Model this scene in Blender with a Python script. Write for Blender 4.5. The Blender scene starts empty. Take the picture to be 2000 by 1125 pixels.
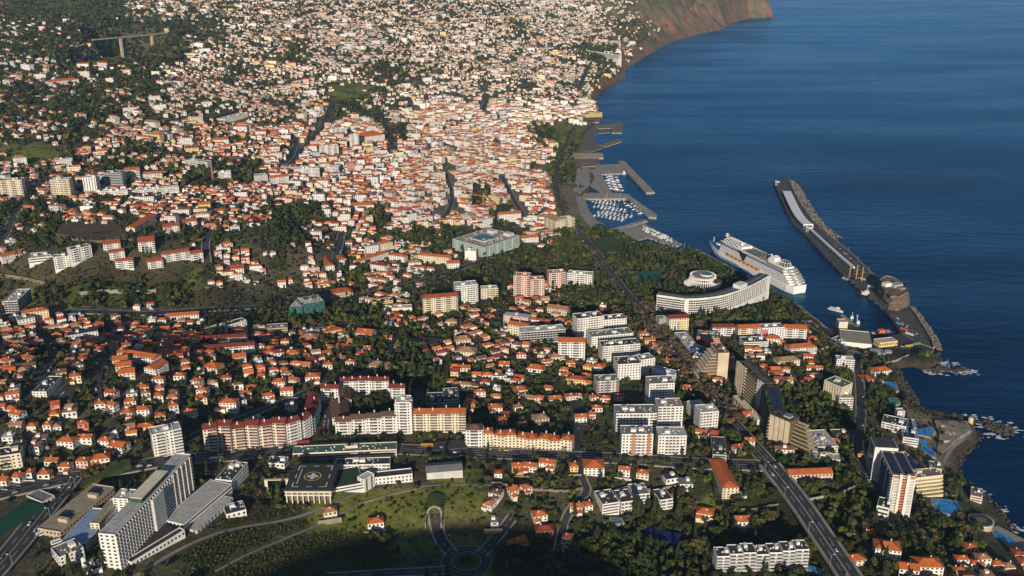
import bpy, math, random
import numpy as np
from mathutils import Vector

random.seed(7)
RNG = np.random.default_rng(11)
scene = bpy.context.scene
COL = scene.collection

# ------------------------------------------------------------------ camera, sky, sun, exposure
CAM_H, PITCH, FPX = 530.0, math.radians(20.05), 1850.0
cam_data = bpy.data.cameras.new("camera")
cam = bpy.data.objects.new("camera", cam_data)
COL.objects.link(cam)
cam.location = (0, 0, CAM_H)
cam.rotation_euler = (math.radians(90) - PITCH, 0, 0)
cam_data.sensor_width = 36.0
cam_data.lens = 36.0 * FPX / 2000.0
cam_data.clip_start = 1.0
cam_data.clip_end = 90000.0
scene.camera = cam

SUN_EL, SUN_AZ = math.radians(16.5), math.radians(3.0)   # light travels away from the camera, a touch to the right
world = bpy.data.worlds.new("World")
scene.world = world
world.use_nodes = True
wn = world.node_tree
sky = wn.nodes.new("ShaderNodeTexSky")
sky.sky_type = 'NISHITA'
sky.sun_disc = False
sky.sun_elevation = SUN_EL
sky.sun_rotation = math.radians(180) + SUN_AZ
sky.altitude = 500
sky.dust_density = 0.4
sky.ozone_density = 2.5
sky.air_density = 1.0
wn.links.new(sky.outputs[0], wn.nodes["Background"].inputs[0])
wn.nodes["Background"].inputs[1].default_value = 0.068

sd = bpy.data.lights.new("sun", 'SUN')
sd.energy = 4.6
sd.angle = math.radians(0.5)
sd.color = (1.0, 0.87, 0.70)
sun = bpy.data.objects.new("sun", sd)
COL.objects.link(sun)
ldir = Vector((math.sin(SUN_AZ) * math.cos(SUN_EL), math.cos(SUN_AZ) * math.cos(SUN_EL), -math.sin(SUN_EL)))
sun.rotation_euler = ldir.to_track_quat('-Z', 'Y').to_euler()
sun.location = (0, -500, 900)

vs = scene.view_settings
vs.view_transform = 'Standard'
vs.look = 'None'
vs.gamma = 1.0
vs.use_curve_mapping = False
vs.exposure = 0.2
scene.render.engine = 'CYCLES'
scene.cycles.use_denoising = True
scene.cycles.max_bounces = 5
scene.cycles.diffuse_bounces = 2
scene.cycles.glossy_bounces = 2
scene.cycles.transmission_bounces = 2
scene.cycles.volume_bounces = 0
scene.cycles.transparent_max_bounces = 4
scene.cycles.caustics_reflective = False
scene.cycles.caustics_refractive = False

# ------------------------------------------------------------------ survey: photo pixel <-> place
SP, CP = math.sin(PITCH), math.cos(PITCH)
def ray(u, v):
    du, dv = u - 1000.0, v - 562.5
    return np.array([du, FPX * CP - dv * SP, -(FPX * SP + dv * CP)])
def flat(u, v, z):
    """ground point on the level z seen at pixel u, v"""
    r = ray(u, v)
    t = (z - CAM_H) / r[2]
    return r[0] * t, r[1] * t
def topix(x, y, z):
    d = y * CP - (z - CAM_H) * SP
    w = -y * SP - (z - CAM_H) * CP
    return 1000.0 + FPX * x / d, 562.5 + FPX * w / d
def depth_of(x, y, z):
    return y * CP - (z - CAM_H) * SP

# natural shoreline, near right to far point
COAST_PX = [(2130, 1120), (2000, 1057), (1975, 1035), (1941, 992), (1921, 968), (1891, 951), (1876, 943), (1870, 925), (1873, 900),
 (1888, 883), (1910, 862), (1908, 840), (1898, 824), (1862, 822), (1830, 812), (1800, 806), (1788, 800), (1778, 776), (1765, 760), (1752, 742), (1746, 724),
 (1757, 719), (1787, 716), (1800, 722), (1820, 726), (1828, 716), (1824, 702), (1824, 684), (1770, 662), (1707, 664), (1690, 655), (1660, 646), (1618, 645), (1590, 622), (1560, 599), (1500, 566),
 (1420, 522), (1352, 496), (1300, 496), (1250, 484), (1215, 466), (1170, 440), (1150, 420), (1138, 390), (1165, 350), (1160, 322),
 (1172, 300), (1148, 290), (1140, 270), (1150, 252), (1165, 240), (1178, 222), (1160, 197), (1188, 172), (1212, 160), (1222, 150), (1222, 135), (1262, 110),
 (1300, 88), (1325, 77), (1375, 65), (1410, 57), (1430, 45), (1467, 35), (1500, 34), (1512, 33)]
coast = np.array([flat(u, v, 0.0) for u, v in COAST_PX])
coast = np.vstack([[[1500, -2500]], [[1100, 250]], coast, [[2110, 8400], [1700, 10500], [1700, 14000], [-9000, 14000], [-9000, -2500]]])

# spot heights (pixel u, v, metres)
SPOT = [
 # near right
 (1700, 905, 44), (1765, 1005, 38), (1840, 950, 14), (1885, 1015, 12), (1962, 1050, 4), (1985, 1075, 6), (1640, 1000, 56), (1600, 1090, 52), (1750, 1095, 56), (1900, 1100, 32), (1990, 1120, 14),
 (1500, 850, 55), (1400, 760, 50), (1300, 660, 46), (1200, 570, 32), (1112, 440, 10), (1560, 900, 58), (1600, 830, 45), (1660, 800, 30), (1720, 800, 12), (1690, 760, 18),
 (1390, 590, 40), (1490, 592, 30), (1380, 548, 38), (1180, 490, 24), (1280, 515, 20), (1340, 520, 20), (1300, 545, 30), (1450, 560, 16), (1530, 595, 14),
 (1570, 655, 22), (1610, 700, 34), (1660, 725, 22), (1560, 720, 42), (1500, 690, 44), (1680, 680, 3.5), (1720, 670, 3.5), (1790, 690, 3.5), (1630, 655, 3.5), (1600, 640, 4), (1740, 715, 9), (1768, 712, 13), (1800, 705, 13),
 (1820, 850, 8), (1870, 840, 7), (1800, 820, 7), (1770, 800, 7), (1745, 760, 8), (1790, 880, 12),
 # near middle
 (600, 960, 84), (660, 905, 84), (200, 1060, 106), (380, 990, 98), (450, 930, 92), (700, 872, 80), (900, 882, 74), (1000, 885, 70), (1250, 897, 62), (1420, 912, 60), (1490, 912, 59),
 (850, 1030, 62), (870, 985, 76), (930, 980, 74), (1000, 1000, 64), (910, 1098, 54), (980, 1045, 56), (800, 1110, 56), (50, 1010, 112), (20, 1100, 112), (500, 1040, 86), (600, 1080, 74), (700, 1030, 72), (400, 1100, 90), (700, 1110, 62),
 (1250, 1045, 40), (1400, 1040, 40), (1100, 1000, 62), (1060, 960, 68), (1200, 975, 58), (1320, 985, 50), (1400, 975, 56), (1150, 1100, 48), (1450, 1110, 46), (1300, 1110, 44), (1530, 1040, 40), (1560, 1110, 44),
 (1000, 1125, 50), (1300, 940, 60), (1150, 930, 66),
 # middle
 (800, 790, 72), (620, 740, 78), (430, 780, 98), (220, 790, 118), (50, 820, 126), (60, 900, 118), (200, 900, 108), (320, 880, 102), (480, 860, 88),
 (700, 650, 62), (1000, 650, 54), (1150, 710, 54), (1000, 760, 60), (900, 570, 42), (1100, 600, 46), (1250, 780, 56), (1120, 840, 62), (820, 700, 66),
 (30, 735, 134), (200, 728, 124), (360, 705, 108), (480, 690, 88), (30, 660, 88), (200, 652, 72), (330, 640, 60), (450, 640, 60), (560, 640, 58),
 (0, 618, 52), (100, 608, 46), (300, 602, 42), (480, 595, 40), (620, 592, 42), (760, 566, 38), (860, 545, 34),
 (60, 560, 92), (150, 545, 100), (300, 540, 92), (400, 545, 74), (250, 490, 108), (120, 500, 112), (380, 500, 92), (480, 560, 48), (560, 545, 44), (500, 470, 82), (535, 440, 104), (600, 470, 62), (640, 530, 40),
 # town
 (700, 500, 34), (850, 480, 27), (960, 480, 22), (900, 400, 24), (1000, 350, 14), (1050, 430, 14), (1080, 310, 7), (700, 350, 52), (560, 380, 68), (430, 350, 90), (300, 400, 105), (60, 420, 116), (40, 350, 126), (300, 300, 116), (500, 260, 86), (700, 250, 70), (900, 240, 42), (1050, 210, 28), (1110, 260, 6), (1140, 215, 12), (1130, 330, 4), (1170, 350, 4), (1150, 430, 4), (1100, 380, 8), (1230, 455, 4), (60, 280, 146), (180, 330, 122),
 # far slopes
 (920, 150, 90), (700, 150, 116), (510, 160, 130), (330, 190, 158), (100, 220, 166), (1100, 130, 62), (1190, 100, 60), (1170, 150, 36), (1000, 60, 152), (800, 60, 176), (600, 60, 192), (470, 60, 206), (150, 150, 190), (30, 150, 196), (400, 130, 168),
 (240, 112, 148), (285, 105, 146), (200, 90, 214), (100, 100, 226), (360, 100, 194), (330, 60, 236), (250, 60, 222), (150, 50, 258), (40, 60, 248), (0, 30, 268), (350, 20, 268), (1160, 50, 112), (1200, 60, 104), (1225, 90, 64), (1240, 40, 138), (1100, 20, 184),
 (200, 5, 292), (50, 5, 288), (500, 10, 256), (700, 10, 242), (900, 10, 224), (1300, 5, 204), (1400, 2, 168), (1450, 2, 142), (1500, 4, 113), (1300, 50, 92), (1400, 30, 84), (1250, 90, 44),
]
ctrl = np.array([(*flat(u, v, z), z) for u, v, z in SPOT])
# out of the picture: the country goes on, a high ridge stands behind and below the viewpoint
EXTRA = [(-3800, 4600, 400), (-2600, 5600, 440), (-1200, 6200, 420), (0, 6800, 390), (900, 7400, 330), (-6000, 6000, 520), (-3000, 9000, 520), (0, 11000, 500), (1400, 8600, 300),
 (-900, 500, 150), (-1300, 900, 170), (-1500, 1800, 190), (-2300, 2800, 270), (-600, 200, 160), (-3500, 2500, 420), (-5000, 1500, 480), (-2500, 0, 420),
 (0, 380, 60), (400, 350, 60), (800, 380, 50), (-300, 400, 105), (0, 150, 110), (500, 150, 120), (900, 100, 90), (1200, 0, 40), (-600, -200, 270), (-200, -330, 364), (0, -330, 362), (130, -330, 296), (330, -330, 225), (600, -330, 190), (900, -330, 160), (1150, -330, 120), (-550, -420, 330), (-1200, -300, 330), (0, -900, 400), (800, -1000, 200), (-1200, -1200, 440)]
ctrl = np.vstack([ctrl, np.array(EXTRA, float)])
def _phi(d2): return np.sqrt(d2 + 45.0 ** 2)
_cx, _cy, _cz = ctrl.T
_n = len(ctrl)
_A = np.ones((_n + 1, _n + 1)); _A[_n, _n] = 0
_A[:_n, :_n] = _phi((_cx[:, None] - _cx) ** 2 + (_cy[:, None] - _cy) ** 2)
_A[np.arange(_n), np.arange(_n)] -= 12.0
_w = np.linalg.solve(_A, np.append(_cz, 0.0))

def axis(segs):
    out = [segs[0][0]]
    for a, b, s in segs:
        n = max(1, int(round((b - a) / s)))
        out += list(np.linspace(a, b, n + 1)[1:])
    return np.array(out)
GX = axis([(-7000, -3400, 120), (-3400, -1300, 22), (-1300, 1300, 8), (1300, 2600, 18), (2600, 4200, 200)])
GY = axis([(-1600, -200, 60), (-200, 420, 20), (420, 2300, 8), (2300, 4200, 14), (4200, 8000, 26), (8000, 12000, 160)])
XX, YY = np.meshgrid(GX, GY, indexing='ij')
px, py = XX.ravel(), YY.ravel()
ZR = np.full(px.shape, _w[_n])
for i in range(_n):
    ZR += _w[i] * _phi((px - _cx[i]) ** 2 + (py - _cy[i]) ** 2)

def shore_distance(x, y, poly):
    """signed distance to a closed outline, positive inside"""
    d2 = np.full(x.shape, 1e18); inside = np.zeros(x.shape, bool)
    for i in range(len(poly)):
        ax, ay = poly[i]; bx, by = poly[(i + 1) % len(poly)]
        ex, ey = bx - ax, by - ay
        t = np.clip(((x - ax) * ex + (y - ay) * ey) / (ex * ex + ey * ey + 1e-9), 0, 1)
        d2 = np.minimum(d2, (x - ax - t * ex) ** 2 + (y - ay - t * ey) ** 2)
        c = (ay > y) != (by > y)
        inside ^= c & (x < ex * (y - ay) / (ey + 1e-12) + ax)
    return np.where(inside, 1, -1) * np.sqrt(d2)
SD = shore_distance(px, py, coast)
def trench(a, b, width, depth_):
    """a ravine cut between two plan points, deepest along the middle"""
    ex, ey = b[0] - a[0], b[1] - a[1]
    t = np.clip(((px - a[0]) * ex + (py - a[1]) * ey) / (ex * ex + ey * ey), 0, 1)
    d2 = (px - a[0] - t * ex) ** 2 + (py - a[1] - t * ey) ** 2
    return depth_ * np.exp(-d2 / width ** 2)
_b = flat(262, 68, 221)
ZR -= trench((_b[0] - 40, _b[1] + 160), (_b[0] + 70, _b[1] - 420), 100, 66)
ZR -= trench((_b[0] + 40, _b[1] - 420), (_b[0] + 90, _b[1] - 700), 60, 22)
def fbm(x, y, s, seed=0):
    out = 0; a = 1.0
    r = np.random.default_rng(seed)
    for k in range(5):
        for j in range(3):
            th, ph = r.uniform(0, 6.283, 2)
            out = out + a * np.sin((x * math.cos(th) + y * math.sin(th)) * 6.283 / s + ph + 1.7 * np.sin((x * math.sin(th) - y * math.cos(th)) * 4.1 / s + ph * 2))
        s *= 0.5; a *= 0.55
    return out / 3
steep = np.where(py > 6500, 2.4, np.where(py > 3900, 0.85 + 0.25 * fbm(px, py, 420, 3), np.where(py > 2600, 0.8, 0.9)))
rough = fbm(px, py, 260, 5)
amp = np.clip((py - 900) / 2500, 0, 1) * np.clip(SD / 150, 0, 1) * 5.0
gull = np.clip((py - 4100) / 300, 0, 1) * np.clip(SD / 60, 0, 1) * np.clip((px - 350) / 200, 0, 1)
Zland = np.minimum(ZR + amp * rough + gull * (26 * (1 - 2 * np.abs(fbm(px, py, 330, 9))) + 9 * fbm(px, py, 120, 10)), 0.6 + np.maximum(SD, 0) * steep)
Zland = np.clip(Zland, 0.6, 560.0)
Z = np.where(SD > 0, Zland, np.maximum(-12, -1.2 + SD * 0.5)).reshape(XX.shape)
SDG = SD.reshape(XX.shape)

def _bil(G, x, y):
    x = np.asarray(x, float); y = np.asarray(y, float)
    i = np.clip(np.searchsorted(GX, x) - 1, 0, len(GX) - 2); j = np.clip(np.searchsorted(GY, y) - 1, 0, len(GY) - 2)
    a = np.clip((x - GX[i]) / (GX[i + 1] - GX[i]), 0, 1); b = np.clip((y - GY[j]) / (GY[j + 1] - GY[j]), 0, 1)
    return G[i, j] * (1 - a) * (1 - b) + G[i + 1, j] * a * (1 - b) + G[i, j + 1] * (1 - a) * b + G[i + 1, j + 1] * a * b
def zt(x, y): return _bil(Z, x, y)
def shore(x, y): return _bil(SDG, x, y)
_TS = np.geomspace(0.18, 8.0, 900)
def P(u, v):
    """where the line of sight through a photo pixel meets the ground or the sea"""
    r = ray(u, v)
    t = _TS if r[2] < -90 else _TS * 1.6
    zz = CAM_H + r[2] * t
    h = zz - np.maximum(zt(r[0] * t, r[1] * t), 0)
    k = np.argmax(h < 0)
    if h[k] >= 0: k = len(t) - 1
    lo, hi = t[max(k - 1, 0)], t[k]
    for _ in range(14):
        m = (lo + hi) / 2
        if CAM_H + r[2] * m - max(float(zt(r[0] * m, r[1] * m)), 0) < 0: hi = m
        else: lo = m
    x, y = r[0] * hi, r[1] * hi
    return float(x), float(y), max(float(zt(x, y)), 0.0)
def level(u, v, r, blend=18.0):
    """grade the ground flat round a built place"""
    x, y, z = P(u, v)
    d = np.hypot(XX - x, YY - y)
    k = np.clip((r + blend - d) / blend, 0, 1)
    Z[...] = Z * (1 - k) + z * k
level(911, 1098, 30)
level(600, 960, 26)
def mpp(x, y, z): return depth_of(x, y, z) / FPX

# ------------------------------------------------------------------ materials
MATS = {}
def _nodes(name):
    m = bpy.data.materials.new(name); m.use_nodes = True
    return m, m.node_tree.nodes, m.node_tree.links, m.node_tree.nodes["Principled BSDF"]
def _pos(n): return n.new("ShaderNodeNewGeometry").outputs["Position"]
def _noise(n, l, vec, scale, detail=4, rough=0.6):
    t = n.new("ShaderNodeTexNoise"); t.inputs["Scale"].default_value = scale; t.inputs["Detail"].default_value = detail; t.inputs["Roughness"].default_value = rough
    l.new(vec, t.inputs["Vector"]); return t.outputs[0]
def _ramp(n, l, fac, stops):
    r = n.new("ShaderNodeValToRGB"); e = r.color_ramp.elements
    while len(e) < len(stops): e.new(0.5)
    for k, (p, c) in enumerate(stops):
        e[k].position = p; e[k].color = (*c, 1) if len(c) == 3 else c
    l.new(fac, r.inputs[0]); return r.outputs[0]
def _mul(n, l, a, b, fac=1.0):
    x = n.new("ShaderNodeMix"); x.data_type = 'RGBA'; x.blend_type = 'MULTIPLY'; x.inputs[0].default_value = fac
    l.new(a, x.inputs[6]); l.new(b, x.inputs[7]); return x.outputs[2]
def paint(name, color, rough=0.8, var=0.25, scale=0.25, spec=0.25, metal=0.0, fine=None):
    """plain coloured surface with weathering: blotches at two sizes"""
    if name in MATS: return MATS[name]
    m, n, l, b = _nodes(name)
    p = _pos(n)
    lo = 1 - var
    c1 = _ramp(n, l, _noise(n, l, p, scale, 5), [(0.3, (lo, lo, lo)), (0.7, (1.08, 1.07, 1.05))])
    c2 = _ramp(n, l, _noise(n, l, p, fine or scale * 9, 3), [(0.3, (1 - var * .6,) * 3), (0.7, (1.05,) * 3)])
    rgb = n.new("ShaderNodeRGB"); rgb.outputs[0].default_value = (*color, 1)
    l.new(_mul(n, l, _mul(n, l, rgb.outputs[0], c1), c2), b.inputs["Base Color"])
    b.inputs["Roughness"].default_value = rough; b.inputs["Specular IOR Level"].default_value = spec; b.inputs["Metallic"].default_value = metal
    MATS[name] = m; return m
def tinted(name, rough=0.85, var=0.3, scale=0.3, spec=0.15):
    """colour comes from the mesh's own per-face colour, with weathering"""
    if name in MATS: return MATS[name]
    m, n, l, b = _nodes(name)
    p = _pos(n)
    at = n.new("ShaderNodeAttribute"); at.attribute_name = "Col"
    c1 = _ramp(n, l, _noise(n, l, p, scale, 5), [(0.3, (1 - var,) * 3), (0.7, (1.1,) * 3)])
    l.new(_mul(n, l, at.outputs["Color"], c1), b.inputs["Base Color"])
    b.inputs["Roughness"].default_value = rough; b.inputs["Specular IOR Level"].default_value = spec
    MATS[name] = m; return m
def glass(name, color, rough=0.12):
    if name in MATS: return MATS[name]
    m, n, l, b = _nodes(name)
    c = _ramp(n, l, _noise(n, l, _pos(n), 0.35, 2), [(0.35, tuple(x * .6 for x in color)), (0.65, tuple(x * 1.5 for x in color))])
    l.new(c, b.inputs["Base Color"]); b.inputs["Roughness"].default_value = rough; b.inputs["Specular IOR Level"].default_value = 0.5
    MATS[name] = m; return m
def leafy(name):
    if name in MATS: return MATS[name]
    m, n, l, b = _nodes(name)
    at = n.new("ShaderNodeAttribute"); at.attribute_name = "Col"
    oi = n.new("ShaderNodeObjectInfo")
    rnd = _ramp(n, l, oi.outputs["Random"], [(0.0, (.72, .82, .8)), (0.35, (1.0, 1.0, .9)), (0.7, (1.15, 1.02, .75)), (1.0, (1.3, 1.25, .8))])
    c1 = _ramp(n, l, _noise(n, l, _pos(n), 0.22, 4), [(0.3, (.62, .66, .7)), (0.7, (1.35, 1.28, 1.05))])
    l.new(_mul(n, l, _mul(n, l, at.outputs["Color"], c1), rnd), b.inputs["Base Color"])
    b.inputs["Roughness"].default_value = 0.75; b.inputs["Specular IOR Level"].default_value = 0.12
    MATS[name] = m; return m

WALLC = {'white': (.78, .76, .72), 'cream': (.74, .66, .50), 'beige': (.62, .52, .38), 'pink': (.74, .52, .45), 'rose': (.62, .27, .22), 'yellow': (.76, .58, .26), 'grey': (.42, .42, .42),
         'dark': (.07, .075, .08), 'tan': (.52, .42, .29), 'ochre': (.70, .44, .14), 'green': (.12, .22, .15), 'brown': (.25, .17, .12), 'red': (.45, .06, .04), 'blue': (.08, .16, .35), 'stone': (.30, .25, .19), 'lightgrey': (.58, .58, .57), 'teal': (.22, .42, .36), 'palegreen': (.46, .54, .49), 'slate': (.10, .135, .17)}
ROOFC = {'orange': (.60, .165, .05), 'red': (.44, .10, .045), 'darkred': (.26, .055, .04), 'brown': (.19, .11, .075), 'tan': (.42, .26, .15), 'faded': (.46, .22, .12), 'grey': (.24, .24, .24), 'dgrey': (.075, .08, .09),
         'lgrey': (.54, .54, .53), 'white': (.68, .67, .65), 'green': (.045, .085, .055), 'blue': (.30, .42, .62), 'teal': (.10, .20, .18), 'sand': (.40, .35, .27), 'plum': (.30, .20, .19)}
def wallm(c): return paint('wall_' + c, WALLC[c], 0.85, 0.22, 0.12)
def roofm(c): return paint('roof_' + c, ROOFC[c], 0.85, 0.38, 0.3, 0.12)
M_GLASS = glass('window_glass', (.030, .036, .045))
M_BLUEGLASS = glass('blue_glass', (.03, .07, .10), 0.08)
M_GREENGLASS = glass('green_glass', (.03, .12, .10), 0.08)
M_ASPHALT = paint('asphalt', (.068, .067, .068), 0.9, 0.35, 0.05, 0.2)
M_PAVE = paint('paving', (.34, .31, .27), 0.9, 0.3, 0.08)
M_CONC = paint('concrete', (.38, .36, .32), 0.9, 0.35, 0.08)
M_MARK = paint('road_paint', (.75, .75, .72), 0.7, 0.3, 0.6)
M_STONE = paint('stone', (.27, .22, .16), 0.95, 0.5, 0.12)
M_ROCK = paint('rock', (.10, .085, .07), 0.95, 0.6, 0.15)
M_PAINTW = paint('white_paint', (.80, .80, .79), 0.5, 0.08, 0.3, 0.4)
M_METAL = paint('grey_metal', (.35, .36, .37), 0.45, 0.2, 0.3, 0.5)
M_TINT = tinted('weathered_tint')
M_LEAF = leafy('foliage')
M_BARK = paint('bark', (.11, .08, .055), 0.95, 0.4, 1.0)
M_POOL = glass('pool_water', (.03, .22, .52), 0.05)
M_TURF = paint('turf', (.08, .11, .03), 0.95, 0.4, 0.08)
M_COURT = paint('court_green', (.03, .11, .07), 0.9, 0.3, 0.08)
M_CLAY = paint('court_red', (.32, .11, .05), 0.9, 0.25, 0.08)
M_SAND = paint('beach_sand', (.16, .14, .12), 0.95, 0.3, 0.05)
M_SOLAR = glass('solar_panel', (.012, .018, .04), 0.15)

# ------------------------------------------------------------------ mesh helpers
class MB:
    def __init__(s): s.v = []; s.f = []; s.m = []; s.c = []
    def poly(s, pts, m=0, c=None):
        i = len(s.v); s.v += [tuple(p) for p in pts]; s.f.append(tuple(range(i, i + len(pts)))); s.m.append(m); s.c.append(c)
    def box(s, fr, a0, a1, b0, b1, c0, c1, m=0, c=None, bottom=False, top=None):
        p = [fr(a, b, z) for z in (c0, c1) for a, b in ((a0, b0), (a1, b0), (a1, b1), (a0, b1))]
        for k in range(4):
            j = (k + 1) % 4; s.poly((p[k], p[j], p[j + 4], p[k + 4]), m, c)
        s.poly(p[4:], m if top is None else top, c)
        if bottom: s.poly(p[3::-1], m, c)
    def prism(s, pts, z0, z1, m=0, top=None, c=None, cap=True):
        n = len(pts)
        ar = sum(pts[i][0] * pts[(i + 1) % n][1] - pts[(i + 1) % n][0] * pts[i][1] for i in range(n))
        if ar < 0: pts = pts[::-1]
        for i in range(n):
            a, b = pts[i], pts[(i + 1) % n]
            s.poly(((a[0], a[1], z0), (b[0], b[1], z0), (b[0], b[1], z1), (a[0], a[1], z1)), m, c)
        if cap: s.poly([(a[0], a[1], z1) for a in pts], m if top is None else top, c)
    def cyl(s, x, y, z0, z1, r0, r1=None, n=8, m=0, c=None, cap=True):
        r1 = r0 if r1 is None else r1
        q = [(math.cos(6.2832 * k / n), math.sin(6.2832 * k / n)) for k in range(n)]
        for k in range(n):
            a, b = q[k], q[(k + 1) % n]
            s.poly(((x + a[0] * r0, y + a[1] * r0, z0), (x + b[0] * r0, y + b[1] * r0, z0), (x + b[0] * r1, y + b[1] * r1, z1), (x + a[0] * r1, y + a[1] * r1, z1)), m, c)
        if cap: s.poly([(x + a[0] * r1, y + a[1] * r1, z1) for a in q], m, c)
    def bar(s, p, q, w, m=0, c=None):
        """square bar between two points"""
        p, q = Vector(p), Vector(q); d = (q - p).normalized()
        u = d.cross(Vector((0, 0, 1)))
        u = Vector((1, 0, 0)) if u.length < .01 else u.normalized()
        v = d.cross(u) * w / 2; u = u * w / 2
        a = [p + u + v, p - u + v, p - u - v, p + u - v]; b = [q + u + v, q - u + v, q - u - v, q + u - v]
        for k in range(4): s.poly((a[k], a[(k + 1) % 4], b[(k + 1) % 4], b[k]), m, c)
        s.poly(a[::-1], m, c); s.poly(b, m, c)
    def mesh(s, name, mats, org=(0, 0, 0), smooth=False):
        me = bpy.data.meshes.new(name)
        me.from_pydata([(x - org[0], y - org[1], z - org[2]) for x, y, z in s.v], [], s.f)
        for m in (mats if isinstance(mats, (list, tuple)) else [mats]): me.materials.append(m)
        if any(s.m): me.polygons.foreach_set("material_index", s.m)
        if any(c is not None for c in s.c):
            at = me.color_attributes.new("Col", 'FLOAT_COLOR', 'CORNER')
            cc = []
            for f, c in zip(s.f, s.c): cc += [*(c or (.5, .5, .5)), 1.0] * len(f)
            at.data.foreach_set("color", cc)
        if smooth: me.polygons.foreach_set("use_smooth", [True] * len(s.f))
        me.update()
        return me
    def build(s, name, mats, parent=None, org=(0, 0, 0), smooth=False, kind=None):
        if not s.f: return None
        return link(name, s.mesh(name, mats, org, smooth), parent, (0, 0, 0) if parent else org, kind)
def link(name, me, parent=None, loc=(0, 0, 0), kind=None):
    o = bpy.data.objects.new(name, me); COL.objects.link(o); o.location = loc
    if parent: o.parent = parent
    if kind: o["kind"] = kind
    return o
def tag(o, label, cat, group=None):
    o["label"] = label; o["category"] = cat
    if group: o["group"] = group
    return o
def root(name, loc, label, cat, group=None):
    o = tag(link(name, None, None, loc), label, cat, group)
    o["kind"] = 'thing'
    return o
def frame(x, y, z, ux, uy, vx=None, vy=None):
    if vx is None: vx, vy = -uy, ux
    return lambda a, b, c: (x + a * ux + b * vx, y + a * uy + b * vy, z + c)
ID = frame(0, 0, 0, 1, 0)
ORD = ['nearest', 'second nearest', 'third nearest', 'fourth nearest', 'fifth nearest', 'sixth nearest', 'seventh nearest', 'eighth nearest', 'ninth nearest', 'tenth nearest', 'eleventh nearest', 'twelfth nearest', 'thirteenth nearest', 'fourteenth nearest', 'fifteenth nearest', 'sixteenth nearest', 'seventeenth nearest', 'eighteenth nearest', 'nineteenth nearest', 'twentieth nearest']

# ------------------------------------------------------------------ land use, read off the photograph in 40-pixel steps
USE = """FFFFFFhhhhhhhhhhhhhhhhhhhHHHHhhKKKKKKK
htttFFFFFtthHHhHHHHhHHHHHtHHHHttKKKKKK
ttFttFFFFHHHHHtHHHHHHHHHHHHHtthKKKKK
hhhtttttHHHtHHHHHHtthHHHHHHHHtKK
tthtthttHHHHhHHHggHHHHHHHHHHHKK
tttttthHHHhhHHHHtthHCCCCCCCCCh
hhhthHHHhHHHCCCCCCCtCCCCCCPg
gggtHHttHHHHhCCCCCCCCCCCCCCPg
HHHHHPPHHtPPPCCCCCCCCCCCCCCPqg
hhhHHHHHHHHHHHCCCCCCCCCPCCCqq
ttPHHHHHHHHHHPPPCCPCCCCCPCCqq
httdddppptthpPPHHHHHttppppHPgPPP
ppppppppppHHHPHHHHHHHHpppPPPPPPPPP
dddddddddghHHHHHhPHHHpptppPPPPPPPPPPP
pggggggggddpppppppHHppppphhPPPPPPPPPPP
hHHHHHHHHHpppPPtPPPhhhhhphhhhhPPPPPPPPPP
HHHHHHHHHHPpHhHHHPPPPhhhhhhhhhPpppppphhh
HHHHHHHhHHhhHHHHPPPPPhhhhhhhhhhpPPphhhhhpp
HHHHHhHHHHhhHHHHppPPPghhhhhhhhhpppphhhhhPPP
HHHHhHHHHhhhhhhhpppPpphhhhhpphpppPPpphPPPPP
HHHHHHHHHhhphhppPPpppphhhhhppppppPPphhPPPPpPqqqq
HHHHHHHpppppppppppppppppppphpppppphPPhhPPPppqqqq
phHHHpppppppppppppppppppppphhpphhpPPPPhPPPpppqqP
phhppppppppppppppppppgghhhhphhpppPPppPPPPPppppp
pppppppppppppppggggggggghhpphpppPPgPPPPPPPPppppp
pppppppppppbbbbgggggggghhhPPhhPPPPhPPPPpPPpppPPpp
ppppppppbbbbbbbbbbPggggghhPPPPPPPPPPPPPPPPPPPPPPpp
pppppppppbbbbbbbbbbpppggPPPPPPPPPPPPppPPPPhPPPhhhh
pppppppppbbbbbbbbbbpppggPPPPPPPPPPPPppPPPPhPPPhhhh""".split("\n")
def use_of(u, v):
    i, j = int(u // 40), int(v // 40)
    if i < 0 or j < 0 or i > 49: return 't' if (j >= 0 and i < 0) else 'h'
    if j >= len(USE): return 'P'
    r = USE[j]
    if j == 14 and i in (2, 4, 6, 8): return 'P'     # clumps of trees on the ravine slope
    return r[i] if i < len(r) else ('K' if j < 5 else 'g' if j < 12 else 'P')
GROUNDC = {'F': (.036, .044, .024), 'P': (.050, .056, .026), 'p': (.095, .09, .065), 't': (.075, .078, .042), 'h': (.08, .08, .05), 'H': (.12, .112, .09), 'C': (.17, .155, .135), 'g': (.165, .185, .046), 'q': (.21, .175, .14), 'd': (.105, .085, .048), 'b': (.085, .075, .045), 'K': (.20, .125, .085), 'S': (.15, .12, .09)}

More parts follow.
